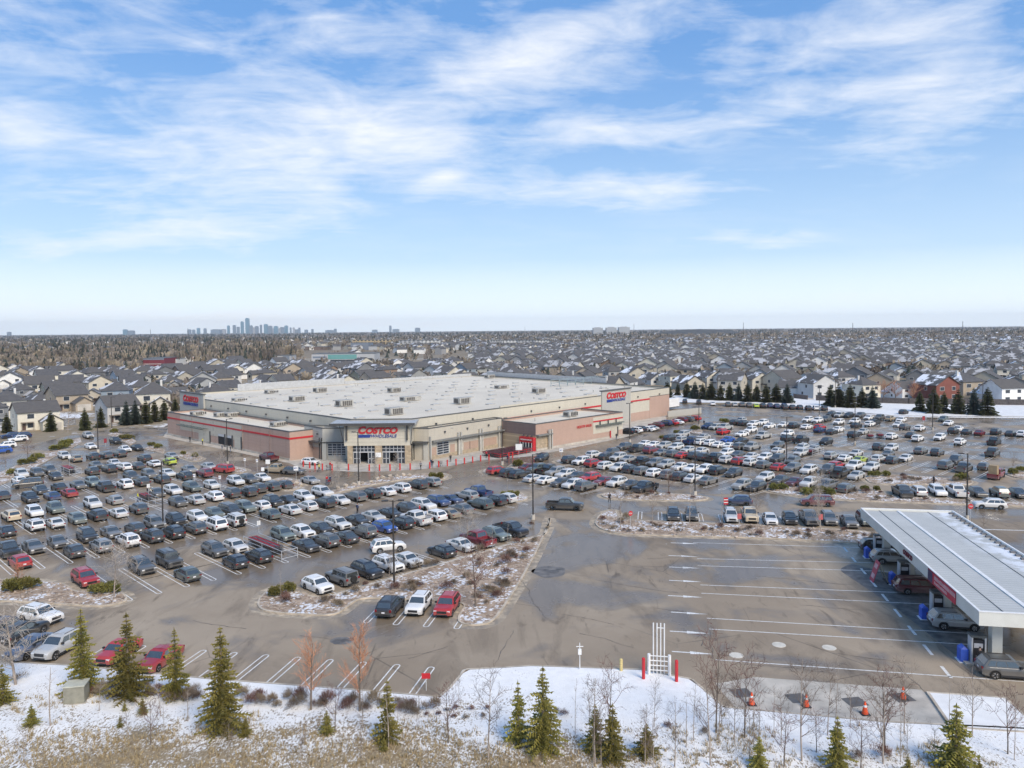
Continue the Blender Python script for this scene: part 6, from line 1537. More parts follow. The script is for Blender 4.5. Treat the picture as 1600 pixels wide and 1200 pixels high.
# bare trees: several grown forms
def bt(seed, H, mats, **kw):
    c, t = tree_mesh(seed, H, **kw); return (H, c.mesh('bare_crown', [mats[0]]), t.mesh('bare_trunk', [mats[1]]))
T_OR = [bt(1, 6, (TWIGO, BARK), spread=.34, nbr=(24, 7, 5), levels=4, trunk_r=.085, start=.22, twig=.011, up=1.0), bt(2, 6, (TWIGO, BARK), spread=.32, nbr=(26, 7, 5), levels=4, trunk_r=.085, start=.22, twig=.011, up=1.05)]
T_GR = [bt(3 + i, 6, (TWIG, BARKP), spread=.34, nbr=(18, 5, 3), levels=4, trunk_r=.065, start=.25, twig=.010, up=.6) for i in range(3)]
T_PL = [bt(8, 6, (TWIGP, BARKP), spread=.42, nbr=(26, 7, 5), levels=4, trunk_r=.075, start=.2, twig=.015, up=.55)]
T_RD = [bt(9, 5, (TWIGR, BARK), spread=.55, nbr=(14, 5, 4), levels=4, trunk_r=.08, start=.22, twig=.015, up=.6)]
T_SL = [bt(12 + i, 6, (TWIGP, BARKP), spread=.16, nbr=(10, 3), levels=3, trunk_r=.05, start=.35, twig=.010, up=.7) for i in range(2)]
BT = [(486, 1112, 1005, T_OR[0], 1.3, 'orange-twigged bare tree on the snow, left one of two'), (562, 1114, 992, T_OR[1], 1.2, 'orange-twigged bare tree on the snow, taller right one of two'), (25, 1072, 955, T_PL[0], 1.6, 'frosty white bare tree at the left edge before parked cars'), (654, 1114, 1068, T_GR[0], .9, 'small bare tree right of the slim dark spruce'), (652, 1150, 1090, T_GR[1], .6, 'thin bare sapling below the small red sign'),
      (763, 1190, 1048, T_GR[2], 1.0, 'tall grey bare tree in front of the left part of the snow slope'), (717, 1106, 1055, T_GR[0], .7, 'thin bare sapling at the kerb corner of the snow slope'), (564, 1190, 1130, T_GR[1], .9, 'bare sapling in the dead grass, below the orange trees'), (475, 1164, 1122, T_GR[0], .8, 'bare sapling left of the small yellow-green spruce'), (930, 1198, 1052, T_GR[1], .9, 'tall pale bare tree overlapping a spruce, mid foreground'),
      (1008, 1196, 1092, T_GR[0], .8, 'thin bare tree left of the low wide spruce'), (1022, 1140, 1062, T_GR[2], .7, 'thin bare tree just under the vent pipes'), (1054, 1200, 1092, T_GR[1], .9, 'bare tree right of the low wide spruce'), (1072, 1170, 1090, T_SL[0], 1.3, 'slender bare sapling right of the vent pipes'), (1110, 1198, 1060, T_GR[2], 1.0, 'grey bare tree left of the reddish one'), (1119, 1150, 1008, T_RD[0], .65, 'reddish bare tree at the left end of the concrete pad'),
      (1172, 1192, 1100, T_GR[0], 1.0, 'bare tree below the leftmost cone'), (1253, 1192, 1020, T_GR[1], .9, 'tall thin bare tree over the second cone'), (1293, 1152, 1040, T_GR[2], .8, 'thin bare tree right of the second dark lid'), (1380, 1196, 1062, T_GR[0], 1.1, 'bare tree forking low before the third cone'), (1417, 1182, 1112, T_GR[1], .9, 'small bare tree on the snow right of the forked one'), (1462, 1195, 1140, T_GR[2], 1.1, 'twiggy sapling beside the brown-footed spruce'), (1225, 1200, 1120, T_RD[0], 1.0, 'reddish brush-like sapling in the lower foreground'), (1345, 1206, 1130, T_RD[0], .9, 'brown brush-like sapling right of the brownish spruce'),
      (79, 1140, 1040, T_SL[0], 1.6, 'slender pole-like sapling at the lower left'), (251, 1122, 1060, T_SL[1], 1.5, 'slender sapling before the third spruce'), (294, 1130, 1070, T_SL[0], 1.4, 'slender sapling left of the tallest spruce'), (155, 1115, 1062, T_SL[1], 1.4, 'slender sapling between the first two spruces'), (1005 + 15, 1225, 1120, T_GR[1], .8, 'bare tree cut off by the bottom edge below the low spruce'), (827, 1190, 1120, T_GR[2], .8, 'pale sapling in front of the pair of slim spruces') if 0 else (607, 1172, 1080, T_SL[0], 1.6, 'pale slender sapling in front of the slim dark spruce'),
      (743, 950, 862, T_RD[0], 1.15, 'red-brown bare tree in the rock island by the red SUV'), (728, 918, 838, T_SL[0], .8, 'slender sapling in the middle of the rock island'), (770, 905, 815, T_SL[1], .8, 'slender sapling near the far tip of the rock island'), (730, 848, 802, T_PL[0], 1.5, 'pale bare tree before the maroon pickup'), (608, 903, 862, T_PL[0], 1.0, 'small pale bare tree between lamp post and silver sedan'), (793, 866, 815, T_SL[0], 1.0, 'thin sapling by the black pickup'), (657, 905, 845, T_SL[1], 1.0, 'thin sapling at the middle of the island edge'), (439, 938, 885, T_SL[0], .9, 'pale thin sapling on the left tip of the rock island'),
      (178, 934, 855, T_PL[0], 1.3, 'white twiggy tree on the left island'), (31, 920, 880, T_OR[0], 1.3, 'small orange-brown tree on the left island'),
      (970, 826, 762, T_GR[0], 1.0, 'grey bare tree at the left tip of the strip by the fuel lanes'), (1020, 822, 770, T_GR[1], .9, 'bare tree before the empty stalls'), (1077, 826, 740, T_SL[1], 1.0, 'thin sapling before the two front cars'), (1128, 826, 755, T_SL[0], .8, 'thin sapling left of the first white front car'), (1184, 828, 770, T_GR[2], .7, 'bare sapling between the tan pickup and white hatchback'), (1282, 832, 745, T_PL[0], .5, 'thin pale tree before the maroon minivan'),
      (1045, 772, 735, T_RD[0], 1.2, 'round dark bare tree in the strip above the drive'), (976, 772, 738, T_GR[0], 1.0, 'bare tree at the left end of the strip above the drive'), (756, 762, 738, T_PL[0], 1.2, 'small bare tree beside the navy pickup'), (793, 774, 742, T_SL[0], 1.3, 'small sapling by the bush at the row end'), (529, 770, 716, T_PL[0], .5, 'pale thin tree at the left of the boulder strip'), (585, 756, 716, T_PL[0], .5, 'pale thin tree in the boulder strip, middle'), (620, 748, 712, T_PL[0], .5, 'pale thin tree in the boulder strip, right'),
      (344, 735, 706, T_PL[0], .8, 'pale leafless tree on the small bed beside the red minivan'), (303, 720, 700, T_PL[0], .8, 'pale leafless tree before the bay doors'), (366, 733, 710, T_PL[0], .8, 'pale leafless tree right of the lamp post near the left wing'), (43, 725, 690, T_RD[0], .9, 'thin reddish tree on the far left bed, middle'), (54, 720, 695, T_GR[0], .9, 'thin grey tree on the far left bed, right'), (9, 740, 705, T_GR[1], 1.0, 'thin grey tree on the far left bed, left'),
      (106, 675, 640, T_GR[2], 1.7, 'round bare tree between two spruces, far left'), (1375, 742, 700, T_SL[0], 1.0, 'thin sapling behind the bushes of the right strip'), (1583, 742, 705, T_GR[1], 1.0, 'bare tree on the right edge bed'), (1173, 772, 735, T_SL[1], .8, 'thin sapling by the navy SUV'), (1536, 830, 800, T_GR[0], .9, 'small bare tree behind the canopy'), (1372, 795, 770, T_SL[0], 1, 'thin sapling at the canopy corner'), (1434, 792, 772, T_SL[1], 1, 'thin sapling behind the canopy middle'),
      (1380, 625, 598, T_OR[0], 2.2, 'round pinkish bare tree behind the fence, left of three'), (1400, 627, 600, T_OR[1], 2.2, 'round pinkish bare tree behind the fence, middle of three'), (1424, 630, 600, T_OR[0], 2.2, 'round pinkish bare tree before the red brick house')]
for i, (px, py, ty, src, wf, lab) in enumerate(BT):
    p = at(px, py); z = bank_z(p.x, p.y) - .03 if p.y < kerb_y(p.x) and -60 < p.x < 60 else .1
    if z > .3: p = at(px, py, z)
    h = (py - ty) * p.y / FPX; s = h / src[0]; plant('bare_tree', src[1], src[2], p, z, lab, 'bare tree', None, R.random() * 6.3, (s * wf, s * wf, s))
def pix_(x_, y_):
    d = Vector((x_, y_, -CAM_H)); a, b_, c = d.dot(right), d.dot(up), -d.dot(back); return 800 + FPX * a / c, 600 - FPX * b_ / c + cd.shift_y * 1600
# fringe of thin saplings along the lower edge
rs = random.Random(55); FR = sorted([(rs.uniform(860, 1600), rs.uniform(1135, 1205), rs.uniform(60, 130)) for _ in range(26)] + [(rs.uniform(30, 860), rs.uniform(1130, 1200), rs.uniform(45, 90)) for _ in range(14)])
for i, (px, py, hp) in enumerate(FR):
    p = at(px, py); z = bank_z(p.x, p.y) - .03; p = at(px, py, z) if z > .3 else p; h = hp * p.y / FPX; src = (T_GR[i % 3], T_SL[i % 2], T_RD[0])[(0, 1, 0, 2, 1)[i % 5]]; s = h / src[0]
    plant('bare_sapling', src[1], src[2], p, z, 'thin leafless sapling, ' + ordinal(i + 1) + ' from left in the loose fringe along the bottom', 'sapling', 'saplings along the bottom edge', rs.random() * 6.3, (s * .8, s * .8, s))
# evergreen bushes of the islands
BUM = [bush_mesh(60 + i).mesh('bush_leaves', [JUN]) for i in range(3)]; BUB = [bush_mesh(70 + i, 700, True).mesh('shrub_twigs', [SHRB]) for i in range(3)]
BUR = [bush_mesh(80 + i, 600, True).mesh('shrub_twigs', [TWIGR]) for i in range(2)]
BUSH = [(105, 695, 29), (92, 703, 35), (56, 718, 25), (42, 726, 29), (19, 742, 19), (177, 677, 14), (196, 687, 26), (236, 698, 14), (247, 701, 15), (286, 711, 12), (304, 715, 15), (18, 926, 42), (44, 922, 38), (154, 930, 36), (176, 927, 34), (433, 932, 32), (452, 926, 30), (681, 750, 25), (797, 776, 18), (806, 777, 18), (810, 729, 25), (1035, 687, 13), (1087, 673, 17), (1132, 661, 20), (1209, 767, 22), (1224, 766, 20), (1262, 774, 24), (1280, 773, 26), (1296, 774, 22), (1352, 768, 18), (1371, 768, 16), (1367, 746, 20), (1386, 745, 18), (1502, 752, 27), (1582, 742, 20), (1596, 738, 18), (1059, 679, 14), (786, 776, 14)]
for i, (px, py, wpx) in enumerate(sorted(BUSH)):
    p = at(px, py); w_ = wpx * p.y / FPX; o = mobj('evergreen_bush', BUM[i % 3], None, (p.x, p.y + .2, .12)); s = w_ / 1.9; o.scale = (s, s * .8, min(1.5, s * 1.0)); o.rotation_euler = (0, 0, R.random() * 6); tag(o, 'dense green bush on a planting bed, ' + ordinal(i + 1) + ' from left of all such bushes', 'bush', 'evergreen bushes on the beds')
# brown shrubs on the rock island, the strip and the bank
SH = [(648, 890, 24), (668, 886, 20), (640, 925, 22), (656, 920, 18), (698, 922, 22), (710, 916, 16), (572, 918, 14), (590, 920, 14), (518, 938, 12), (540, 932, 12), (528, 946, 12), (680, 885, 18), (748, 862, 18), (790, 882, 24), (800, 870, 22), (770, 925, 14), (806, 850, 14), (818, 836, 14), (830, 822, 12), (760, 945, 12), (978, 812, 16), (970, 818, 14), (1024, 824, 10), (1032, 826, 10), (1046, 826, 11), (1102, 828, 10), (1112, 830, 9), (1150, 832, 10), (1230, 834, 9), (1246, 835, 9), (1264, 834, 12), (1337, 838, 10), (1352, 840, 10), (1365, 838, 10), (1390, 755, 10), (1425, 752, 12), (1436, 753, 11), (1460, 755, 10),
      (470, 1106, 34), (455, 1110, 26), (640, 1118, 34), (625, 1112, 22), (540, 1105, 24), (570, 1112, 22), (505, 1104, 20), (230, 1078, 26), (180, 1076, 26), (300, 1088, 28), (380, 1092, 30), (405, 1092, 24), (115, 1074, 22), (30, 1065, 24), (1044, 1140, 16), (1100, 1150, 16), (880, 1125, 20), (870, 1118, 14), (150, 1080, 20), (700, 1114, 12), (686, 1118, 12), (712, 1110, 12), (735, 1112, 12), (760, 1112, 12), (710, 1122, 11), (728, 1124, 11), (755, 1124, 11), (667, 1120, 11), (1375, 1185, 34), (1340, 1190, 30)]
rs = random.Random(77)
for i in range(34):
    t = i / 33; SH.append((112 + 560 * t + rs.uniform(-6, 6), 1082 + 30 * t + rs.uniform(-7, 9), rs.uniform(18, 34)))
for k_, nsh in ((0, 34), (2, 22), (3, 8), (4, 16), (5, 6)):
    q = ISLP[k_]; x0, x1, y0, y1 = min(v.x for v in q), max(v.x for v in q), min(v.y for v in q), max(v.y for v in q)
    while nsh:
        x, y = rs.uniform(x0, x1), rs.uniform(y0, y1)
        if inpoly(x, y, offset(q, -.7)): nsh -= 1; d_ = pix_(x, y); SH.append((round(d_[0], 1), round(d_[1], 1), rs.uniform(.7, 1.6) * FPX / y))
for i, (px, py, wpx) in enumerate(sorted(SH)):
    p = at(px, py); z = bank_z(p.x, p.y) - .02 if p.y < kerb_y(p.x) - .1 and abs(p.x) < 60 else .12
    if z > .3: p = at(px, py, z)
    w_ = wpx * p.y / FPX; o = mobj('brown_shrub', (BUB + BUR)[i % 5], None, (p.x, p.y, z)); s = w_ / 1.8; o.scale = (s, s, s * 1.1); o.rotation_euler = (0, 0, R.random() * 6)
    tag(o, 'leafless brown shrub, ' + ordinal(i + 1) + ' from left among the bare shrubs', 'shrub', 'leafless shrubs on beds and bank')
# boulders of the strip before the store
bm_ = bmesh.new(); bmesh.ops.create_icosphere(bm_, subdivisions=3, radius=1)
for v in bm_.verts: v.co *= .8 + .35 * noise.noise(v.co * 1.7) + .1 * noise.noise(v.co * 5)
bme = bpy.data.meshes.new('boulder'); bm_.to_mesh(bme); bm_.free(); bme.materials.append(M('boulder_tan', (.46, .39, .31), .85, var=.25, scale=1.5))
for i, (px, py, wpx) in enumerate(((527, 764, 9), (540, 761, 10), (553, 759, 9), (566, 757, 9), (580, 755, 8), (590, 750, 9), (598, 748, 9), (610, 746, 9), (620, 746, 8), (630, 744, 9), (640, 744, 8), (690, 748, 8), (418, 759, 7), (428, 757, 7), (446, 752, 8), (463, 757, 9), (471, 760, 8), (455, 759, 6))):
    p = at(px, py); s = wpx * p.y / FPX * .5; o = mobj('boulder', bme, None, (p.x, p.y, .12 + s * .3)); o.scale = (s * R.uniform(.9, 1.2), s * R.uniform(.8, 1.1), s * .8); o.rotation_euler = (0, 0, R.random() * 6); tag(o, 'tan landscape boulder before the store, ' + ordinal(i + 1) + ' in the list from left' if 0 else 'tan boulder on a bed before the store', 'boulder', 'boulders before the store')
xs_ = sorted((o for o in COL.objects if o.name.startswith('boulder')), key=lambda o: math.atan2(o.location.x, o.location.y))
for i, o in enumerate(xs_): o['label'] = 'tan boulder, ' + ordinal(i + 1) + ' from left on the beds before the store'
# dead grass: clumps of blades over the near bank
gm = MB(); r = random.Random(11); cnt = 0
for _ in range(34000):
    y = 30 + 33 * r.random(); x = r.uniform(-.75, .75) * (y + 4); ky = kerb_y(x)
    if y > ky - .8: continue
    q = .5 * noise.noise((x * .16, y * .16, 0)) + .35 * noise.noise((x * .9, y * .9, 4)); lim = -.06 + max(0, min(1, (y - 49.5) / 9)) * .38 + (max(0, min(1, (x + 2) / 16)) * .20)
    if q < lim - .10: continue
    z = bank_z(x, y); n = r.randint(4, 7); hh = r.uniform(.14, .42)
    for j in range(n):
        a = r.random() * 6.28; rr_ = r.uniform(0, .16); b_ = Vector((x + math.cos(a) * rr_, y + math.sin(a) * rr_, z - .02)); le = Vector((math.cos(a), math.sin(a), 0)) * r.uniform(.04, .2); s = Vector((-math.sin(a), math.cos(a), 0)) * .026
        gm.add([b_ - s, b_ + s, b_ + le + Vector((0, 0, hh * r.uniform(.6, 1.1)))], ((0, 1, 2),))
tag(gm.build('dead_grass', DRYG), 'dead tan grass poking through the snow on the near bank', 'grass', None, 'stuff')
# ------------------------------------------------------------------ the houses beyond
def mat_shingle():
    m, nt, b = newmat('shingle_roof'); k = NT(nt); P = k.pos(); oc = k.n('ShaderNodeObjectInfo').outputs['Random']
    f = k.noise(P, .9, 5, .7); g = k.noise(P, .16, 4, .6)
    c = k.mix(k.ramp(f, .3, .7), (.058, .058, .063), (.115, .11, .108)); c = k.mix(k.math('MULTIPLY', oc, .5), c, (.11, .098, .085))
    N = k.n('ShaderNodeNewGeometry').outputs['True Normal']; d = k.n('ShaderNodeVectorMath', operation='DOT_PRODUCT'); k.put(d.inputs[0], N); d.inputs[1].default_value = (-.62, .78, 0)
    sn = k.math('MULTIPLY', k.ramp(k.math('ADD', k.math('MULTIPLY', g, .75), k.math('MULTIPLY', f, .25)), .512, .55), k.ramp(d.outputs['Value'], -.38, .10))   # melt leaves snow on the cold slopes
    c = k.mix(sn, c, (.80, .81, .84)); k.put(b.inputs['Base Color'], c); b.inputs['Roughness'].default_value = .85; return m
SHING = mat_shingle(); SIDING = M_obj('house_siding', .8, .10, .6); HWIN = M('house_window', (.05, .06, .075), .12, var=.3); HTRIM = M('house_trim', (.62, .61, .58), .7); GDOOR = M('garage_door', (.52, .49, .44), .7, var=.15, scale=.3); HDOOR = M('house_door', (.10, .06, .05), .6); PORCH = M('porch_timber', (.30, .25, .2), .8)
def gable(mb, x0, x1, y0, y1, z0, rise, ov=.45, th=.18, wallmb=None):
    """pitched roof with its ridge along x; gable triangles go to the wall mesh"""
    ym = (y0 + y1) / 2; s = rise / ((y1 - y0) / 2); zl = z0 - ov * s
    for sgn, ya in ((-1, y0 - ov), (1, y1 + ov)):
        a, b_, c, d = (x0 - ov, ya, zl), (x1 + ov, ya, zl), (x1 + ov, ym, z0 + rise), (x0 - ov, ym, z0 + rise)
        lo = [(p[0], p[1], p[2] + th) for p in (a, b_, c, d)]
        q = list(range(8)); vs = lo + [a, b_, c, d]
        fs = ((0, 1, 2, 3), (7, 6, 5, 4), (0, 4, 5, 1), (1, 5, 6, 2), (3, 7, 4, 0))
        mb.add(vs, fs if sgn < 0 else tuple(tuple(reversed(f)) for f in fs))
    if wallmb is not None:
        for x in (x0, x1): wallmb.add([(x, y0, z0), (x, y1, z0), (x, ym, z0 + rise)], ((0, 1, 2),) if x == x1 else ((0, 2, 1),))
def hip(mb, x0, x1, y0, y1, z0, rise, ov=.45):
    x0 -= ov; x1 += ov; y0 -= ov; y1 += ov; w_ = (y1 - y0) / 2; ym = (y0 + y1) / 2; zr = z0 + rise
    xa, xb = min(x0 + w_, (x0 + x1) / 2 - .3), max(x1 - w_, (x0 + x1) / 2 + .3)
    v = [(x0, y0, z0), (x1, y0, z0), (x1, y1, z0), (x0, y1, z0), (xa, ym, zr), (xb, ym, zr)]
    mb.add(v, ((0, 1, 5, 4), (2, 3, 4, 5), (1, 2, 5), (3, 0, 4), (3, 2, 1, 0)))
def walls(mb, x0, x1, y0, y1, z1): mb.box(x0, x1, y0, y1, 0, z1)
HOUSES = []
def house_proto(seed):
    """front faces -y"""
    r = random.Random(seed); two = r.random() < .82; H = 5.5 if two else 3.0; W, D = r.uniform(8.5, 11.5), r.uniform(9, 11.5)
    wl, rf = MB(), MB(); parts = []
    walls(wl, -W / 2, W / 2, -D / 2, D / 2, H)
    kind = seed % 4
    rise = r.uniform(2.3, 3.1)
    if kind == 0: gable(rf, -W / 2, W / 2, -D / 2, D / 2, H, rise, wallmb=wl)
    elif kind == 1: hip(rf, -W / 2, W / 2, -D / 2, D / 2, H, rise)
    else:
        tw, trf = MB(), MB(); gable(trf, -D / 2, D / 2, -W / 2, W / 2, H, rise, wallmb=tw); rot = Matrix.Rotation(PI / 2, 4, 'Z')
        rf.add([rot @ Vector(v) for v in trf.v], trf.f); wl.add([rot @ Vector(v) for v in tw.v], tw.f)
    # garage wing or front gable
    gx = r.choice((-1, 1)); gw = 5.4; g0_, g1_ = (W / 2 - gw, W / 2) if gx > 0 else (-W / 2, -W / 2 + gw); gh = 2.9 if (two and r.random() < .45) else H - .3
    gd = r.uniform(1.5, 4.5)
    wl.box(g0_ + .03, g1_ - .03, -D / 2 - gd, -D / 2 + .0, 0, gh)
    tw, trf = MB(), MB(); gable(trf, -(D / 2 + gd), -D / 2 + 2.2, -(g1_ - .03), -(g0_ + .03), gh, 1.7, wallmb=tw); rot = Matrix.Rotation(PI / 2, 4, 'Z'); 
    rf.add([rot @ Vector(v) for v in trf.v], trf.f); wl.add([rot @ Vector(v) for v in tw.v], tw.f)
    P = {'wall': wl, 'roof': rf}
    wins = []
    def win(x, z, w_, h_, y, side='y', sg=-1):
        wm = MB(); t = .05
        if side == 'y': wm.box(x - w_ / 2, x + w_ / 2, min(y, y + sg * t), max(y, y + sg * t), z, z + h_)
        else: wm.box(min(y, y + sg * t), max(y, y + sg * t), x - w_ / 2, x + w_ / 2, z, z + h_)
        fm = MB(); e = .09
        if side == 'y': fm.box(x - w_ / 2 - e, x + w_ / 2 + e, min(y, y + sg * .03), max(y, y + sg * .03), z - e, z + h_ + e)
        else: fm.box(min(y, y + sg * .03), max(y, y + sg * .03), x - w_ / 2 - e, x + w_ / 2 + e, z - e, z + h_ + e)
        wins.append((wm, fm))
    ox = -gx * W / 4
    for z in ((.9, 3.6) if two else (.9,)):
        win(ox + .6, z, 1.7, 1.3, -D / 2); win(-W / 4, z, 1.5, 1.2, D / 2, 'y', 1); win(W / 4, z, 1.8, 1.2, D / 2, 'y', 1)
        for sg in (-1, 1): win(r.uniform(-2, 2), z, 1.0, 1.1, sg * W / 2, 'x', sg)
    if gh > 4: win((g0_ + g1_) / 2, 3.5, 2.2, 1.2, -D / 2 - gd)
    gm_ = MB(); gm_.box((g0_ + g1_) / 2 - 2.1, (g0_ + g1_) / 2 + 2.1, -D / 2 - gd - .06, -D / 2 - gd, .05, 2.3); P['garage_door'] = gm_
    dm = MB(); dm.box(ox - 1.6, ox - .7, -D / 2 - .06, -D / 2, .15, 2.25); P['door'] = dm
    pm_ = MB(); pm_.box(ox - 2, ox + 1.2, -D / 2 - 1.3, -D / 2 - .02, 0, .25); pm_.box(ox - 2, ox + 1.2, -D / 2 - 1.3, -D / 2 - .02, 2.5, 2.65)
    for x in (ox - 1.9, ox + 1.1): pm_.box(x - .08, x + .08, -D / 2 - 1.25, -D / 2 - 1.1, .25, 2.5)
    P['porch'] = pm_
    ch = MB(); 
    if r.random() < .5: ch.box(W / 4 - .3, W / 4 + .3, .6, 1.2, H, H + rise + .5)
    one = MB()
    for mb, mi in ((wl, 0), (rf, 1), (gm_, 3), (dm, 2), (pm_, 3)): one.add(mb.v, mb.f, mi)
    for a, b_ in wins: one.add(b_.v, b_.f, 3); one.add(a.v, a.f, 2)
    mats = {'wall': SIDING, 'roof': SHING, 'garage_door': GDOOR, 'door': HDOOR, 'porch': PORCH}
    res = {k_: mb.mesh('house_' + k_, [mats[k_]]) for k_, mb in P.items()}
    res['wins'] = [(a.mesh('house_window', [HWIN]), b_.mesh('window_frame', [HTRIM])) for a, b_ in wins]
    res['chimney'] = ch.mesh('chimney', [HTRIM]) if ch.v else None
    res['one'] = one.mesh('house', [SIDING, SHING, HWIN, HTRIM]); res['hip'] = kind == 1; res['two'] = two
    return res
for i in range(10): HOUSES.append(house_proto(100 + i))
HCOL = [('cream', (.47, .445, .375)), ('beige', (.36, .33, .27)), ('grey', (.25, .255, .25)), ('pale grey', (.42, .42, .41)), ('white', (.60, .595, .57)), ('tan', (.28, .235, .18)), ('olive', (.21, .205, .16)), ('slate blue', (.17, .21, .25)), ('brown', (.19, .135, .10)), ('dark grey', (.13, .135, .14)), ('sand', (.40, .36, .285))]
LOTP = orient([at(-30, 700), at(120, 668), at(262, 655), XY(90, 262), XY(236, 262), XY(232, 140), at(1046, 612), at(1236, 619), at(1420, 628), at(1640, 632), at(2400, 660), at(2200, 1200), at(-600, 1200), at(-600, 760)])
def pix(p):
    d = Vector((p.x, p.y, p.z - CAM_H)); x, y, z = d.dot(right), d.dot(up), -d.dot(back)
    return 800 + FPX * x / z, 600 - FPX * y / z + cd.shift_y * 1600
spots = []
# explicit near houses: pixel of the base centre, proto, colour, rotation (degrees, front direction), scale
EXP = [(12, 652, 1, 0, 40, 1.1), (20, 606, 2, 4, 20, 1), (62, 620, 0, 0, 35, 1.15), (112, 614, 2, 3, -60, 1.05), (145, 630, 3, 1, 25, 1), (184, 632, 1, 7, 20, 1.1), (240, 642, 1, 0, 25, 1.25), (152, 606, 3, 2, 120, 1), (30, 626, 1, 9, 60, .9), (205, 612, 0, 6, 30, 1), (275, 616, 3, 2, 20, 1.1), (318, 612, 2, 2, 200, 1.15), (240, 600, 1, 0, 60, 1), (300, 600, 0, 1, 10, 1),
       (1277, 620, 2, 3, 195, 1.1), (1222, 612, 0, 1, 205, 1.15), (1345, 621, 1, 0, 200, 1.0), (1410, 622, 0, 4, 195, .8), (1462, 625, 2, 11, 200, 1.15), (1375, 605, 3, 4, -30, 1.1), (1340, 602, 2, 9, -40, 1.1), (1310, 606, 1, 3, 15, 1), (1565, 627, 0, 4, 190, 1.0), (1500, 620, 1, 5, 195, 1.2), (1540, 612, 2, 10, -40, 1.1), (1180, 610, 2, 0, 200, 1.0), (1140, 608, 0, 4, 200, 1.05), (1108, 606, 2, 0, 205, 1), (1075, 608, 3, 1, 200, 1.1), (1048, 602, 1, 0, 205, .9), (1020, 600, 3, 3, 205, 1), (990, 598, 2, 1, 200, 1), (955, 595, 1, 2, 200, 1)]
HCOL.append(('red brick', (.16, .055, .042)))
for px, py, pr, ci, rot, s in EXP:
    p = at(px, py); spots.append((p, pr, ci, math.radians(rot), s, px, 0))
rh = random.Random(21)
def free(p, dist):
    return all(abs(p.x - q[0].x) > dist or abs(p.y - q[0].y) > dist for q in spots)
cand = []
for zone, ang in (('L', 45), ('R', -28.6)):
    ax = Vector((math.cos(math.radians(ang)), math.sin(math.radians(ang)), 0)); ay = Vector((-ax.y, ax.x, 0))
    if ay.y < 0: ay = -ay
    row = 0; yy = 0
    while yy < 1500:
        yy += 23 if row % 2 == 0 else 31; row += 1
        xx = -1500 + rh.uniform(0, 12)
        while xx < 1500:
            xx += rh.uniform(11.2, 13.6); p = ax * xx + ay * yy; 
            if p.y < 230 or p.y > 1250 or abs(p.x) > p.y * .72: continue
            p = p + Vector((rh.uniform(-1.5, 1.5), rh.uniform(-1.5, 1.5), 0)); px, py = pix(p)
            if (zone == 'L') != (px < 740): continue
            if inpoly(p.x, p.y, LOTP): continue
            if px < 420 and py < 580 + 8 * math.sin(px * .03): continue                 # woods and shops on the left
            if 400 <= px < 740 and py < 576: continue
            if zone == 'R' and py < 536 + 6 * math.sin(px * .011): continue
            if px > 1240 and py > 622: continue
            if 990 < px < 1115 and py > 608: continue
            if rh.random() < .06: continue
            cand.append((p, rh.randrange(10), rh.choice((0, 0, 1, 1, 2, 2, 3, 3, 4, 5, 5, 6, 7, 8, 9, 9, 10)), math.radians(ang + (180 if row % 2 else 0) + rh.choice((0, 0, 0, 90)) + rh.uniform(-4, 4)), rh.uniform(.9, 1.12), px, row))
cand.sort(key=lambda c: c[0].y)
for c in cand:
    if c[0].y < 470 and not free(c[0], 11): continue
    spots.append(c)
spots.sort(key=lambda c: c[0].y)
NH = 280
hl = spots[:NH]
used = {}
def hdesc(c):
    h = HOUSES[c[1]]; return HCOL[c[2]][0] + (' two-storey' if h['two'] else ' low') + ' house with dark ' + ('hip' if h['hip'] else 'gable') + ' roof'
hl_x = sorted(range(len(hl)), key=lambda i: hl[i][5])
band = {}
for i in hl_x:
    c = hl[i]; side = 'left of the store' if c[5] < 360 else ('behind the store roof' if c[5] < 1010 else 'beyond the snow field')
    dep = 'nearest houses' if c[0].y < 380 else ('middle distance' if c[0].y < 520 else 'farther streets')
    key = (hdesc(c), side, dep); band.setdefault(key, []).append(i)
hlabel = {}
for (dsc, side, dep), ids in band.items():
    for k_, i in enumerate(ids):
        hlabel[i] = dsc + ' ' + side + ', ' + dep + ('' if len(ids) == 1 else ', ' + ordinal(k_ + 1) + ' from left')
for i, c in enumerate(hl):
    p, pr, ci, rot, s, px, row = c; h = HOUSES[pr]; colr = HCOL[ci][1]; v = rh.uniform(.85, 1.12); cc = tuple(min(.8, q * v * 1.25) for q in colr)
    lab = hlabel[i]; ws_ = lab.split()
    if len(ws_) > 16: lab = lab.replace(' with dark ', ', ').replace('two-storey', 'tall').replace(', middle distance', ', mid distance')
    if i < 64:
        e = empty('house', (p.x, p.y, 0), rot + PI / 2 * 0); e.scale = (s, s, s)
        for nm in ('wall', 'roof', 'garage_door', 'door', 'porch'):
            o = mobj(nm, h[nm], e)
            if nm == 'roof' and h['chimney']: mobj('chimney', h['chimney'], o)
        for a, b_ in h['wins']:
            w_ = mobj('window', a, e); mobj('window_frame', b_, w_)
        setcol(e, cc)
    else:
        e = mobj('house', h['one'], None, (p.x, p.y, 0)); e.rotation_euler = (0, 0, rot); e.scale = (s, s, s); e.color = (*cc, 1)
    tag(e, lab, 'house', 'houses beyond the car park')
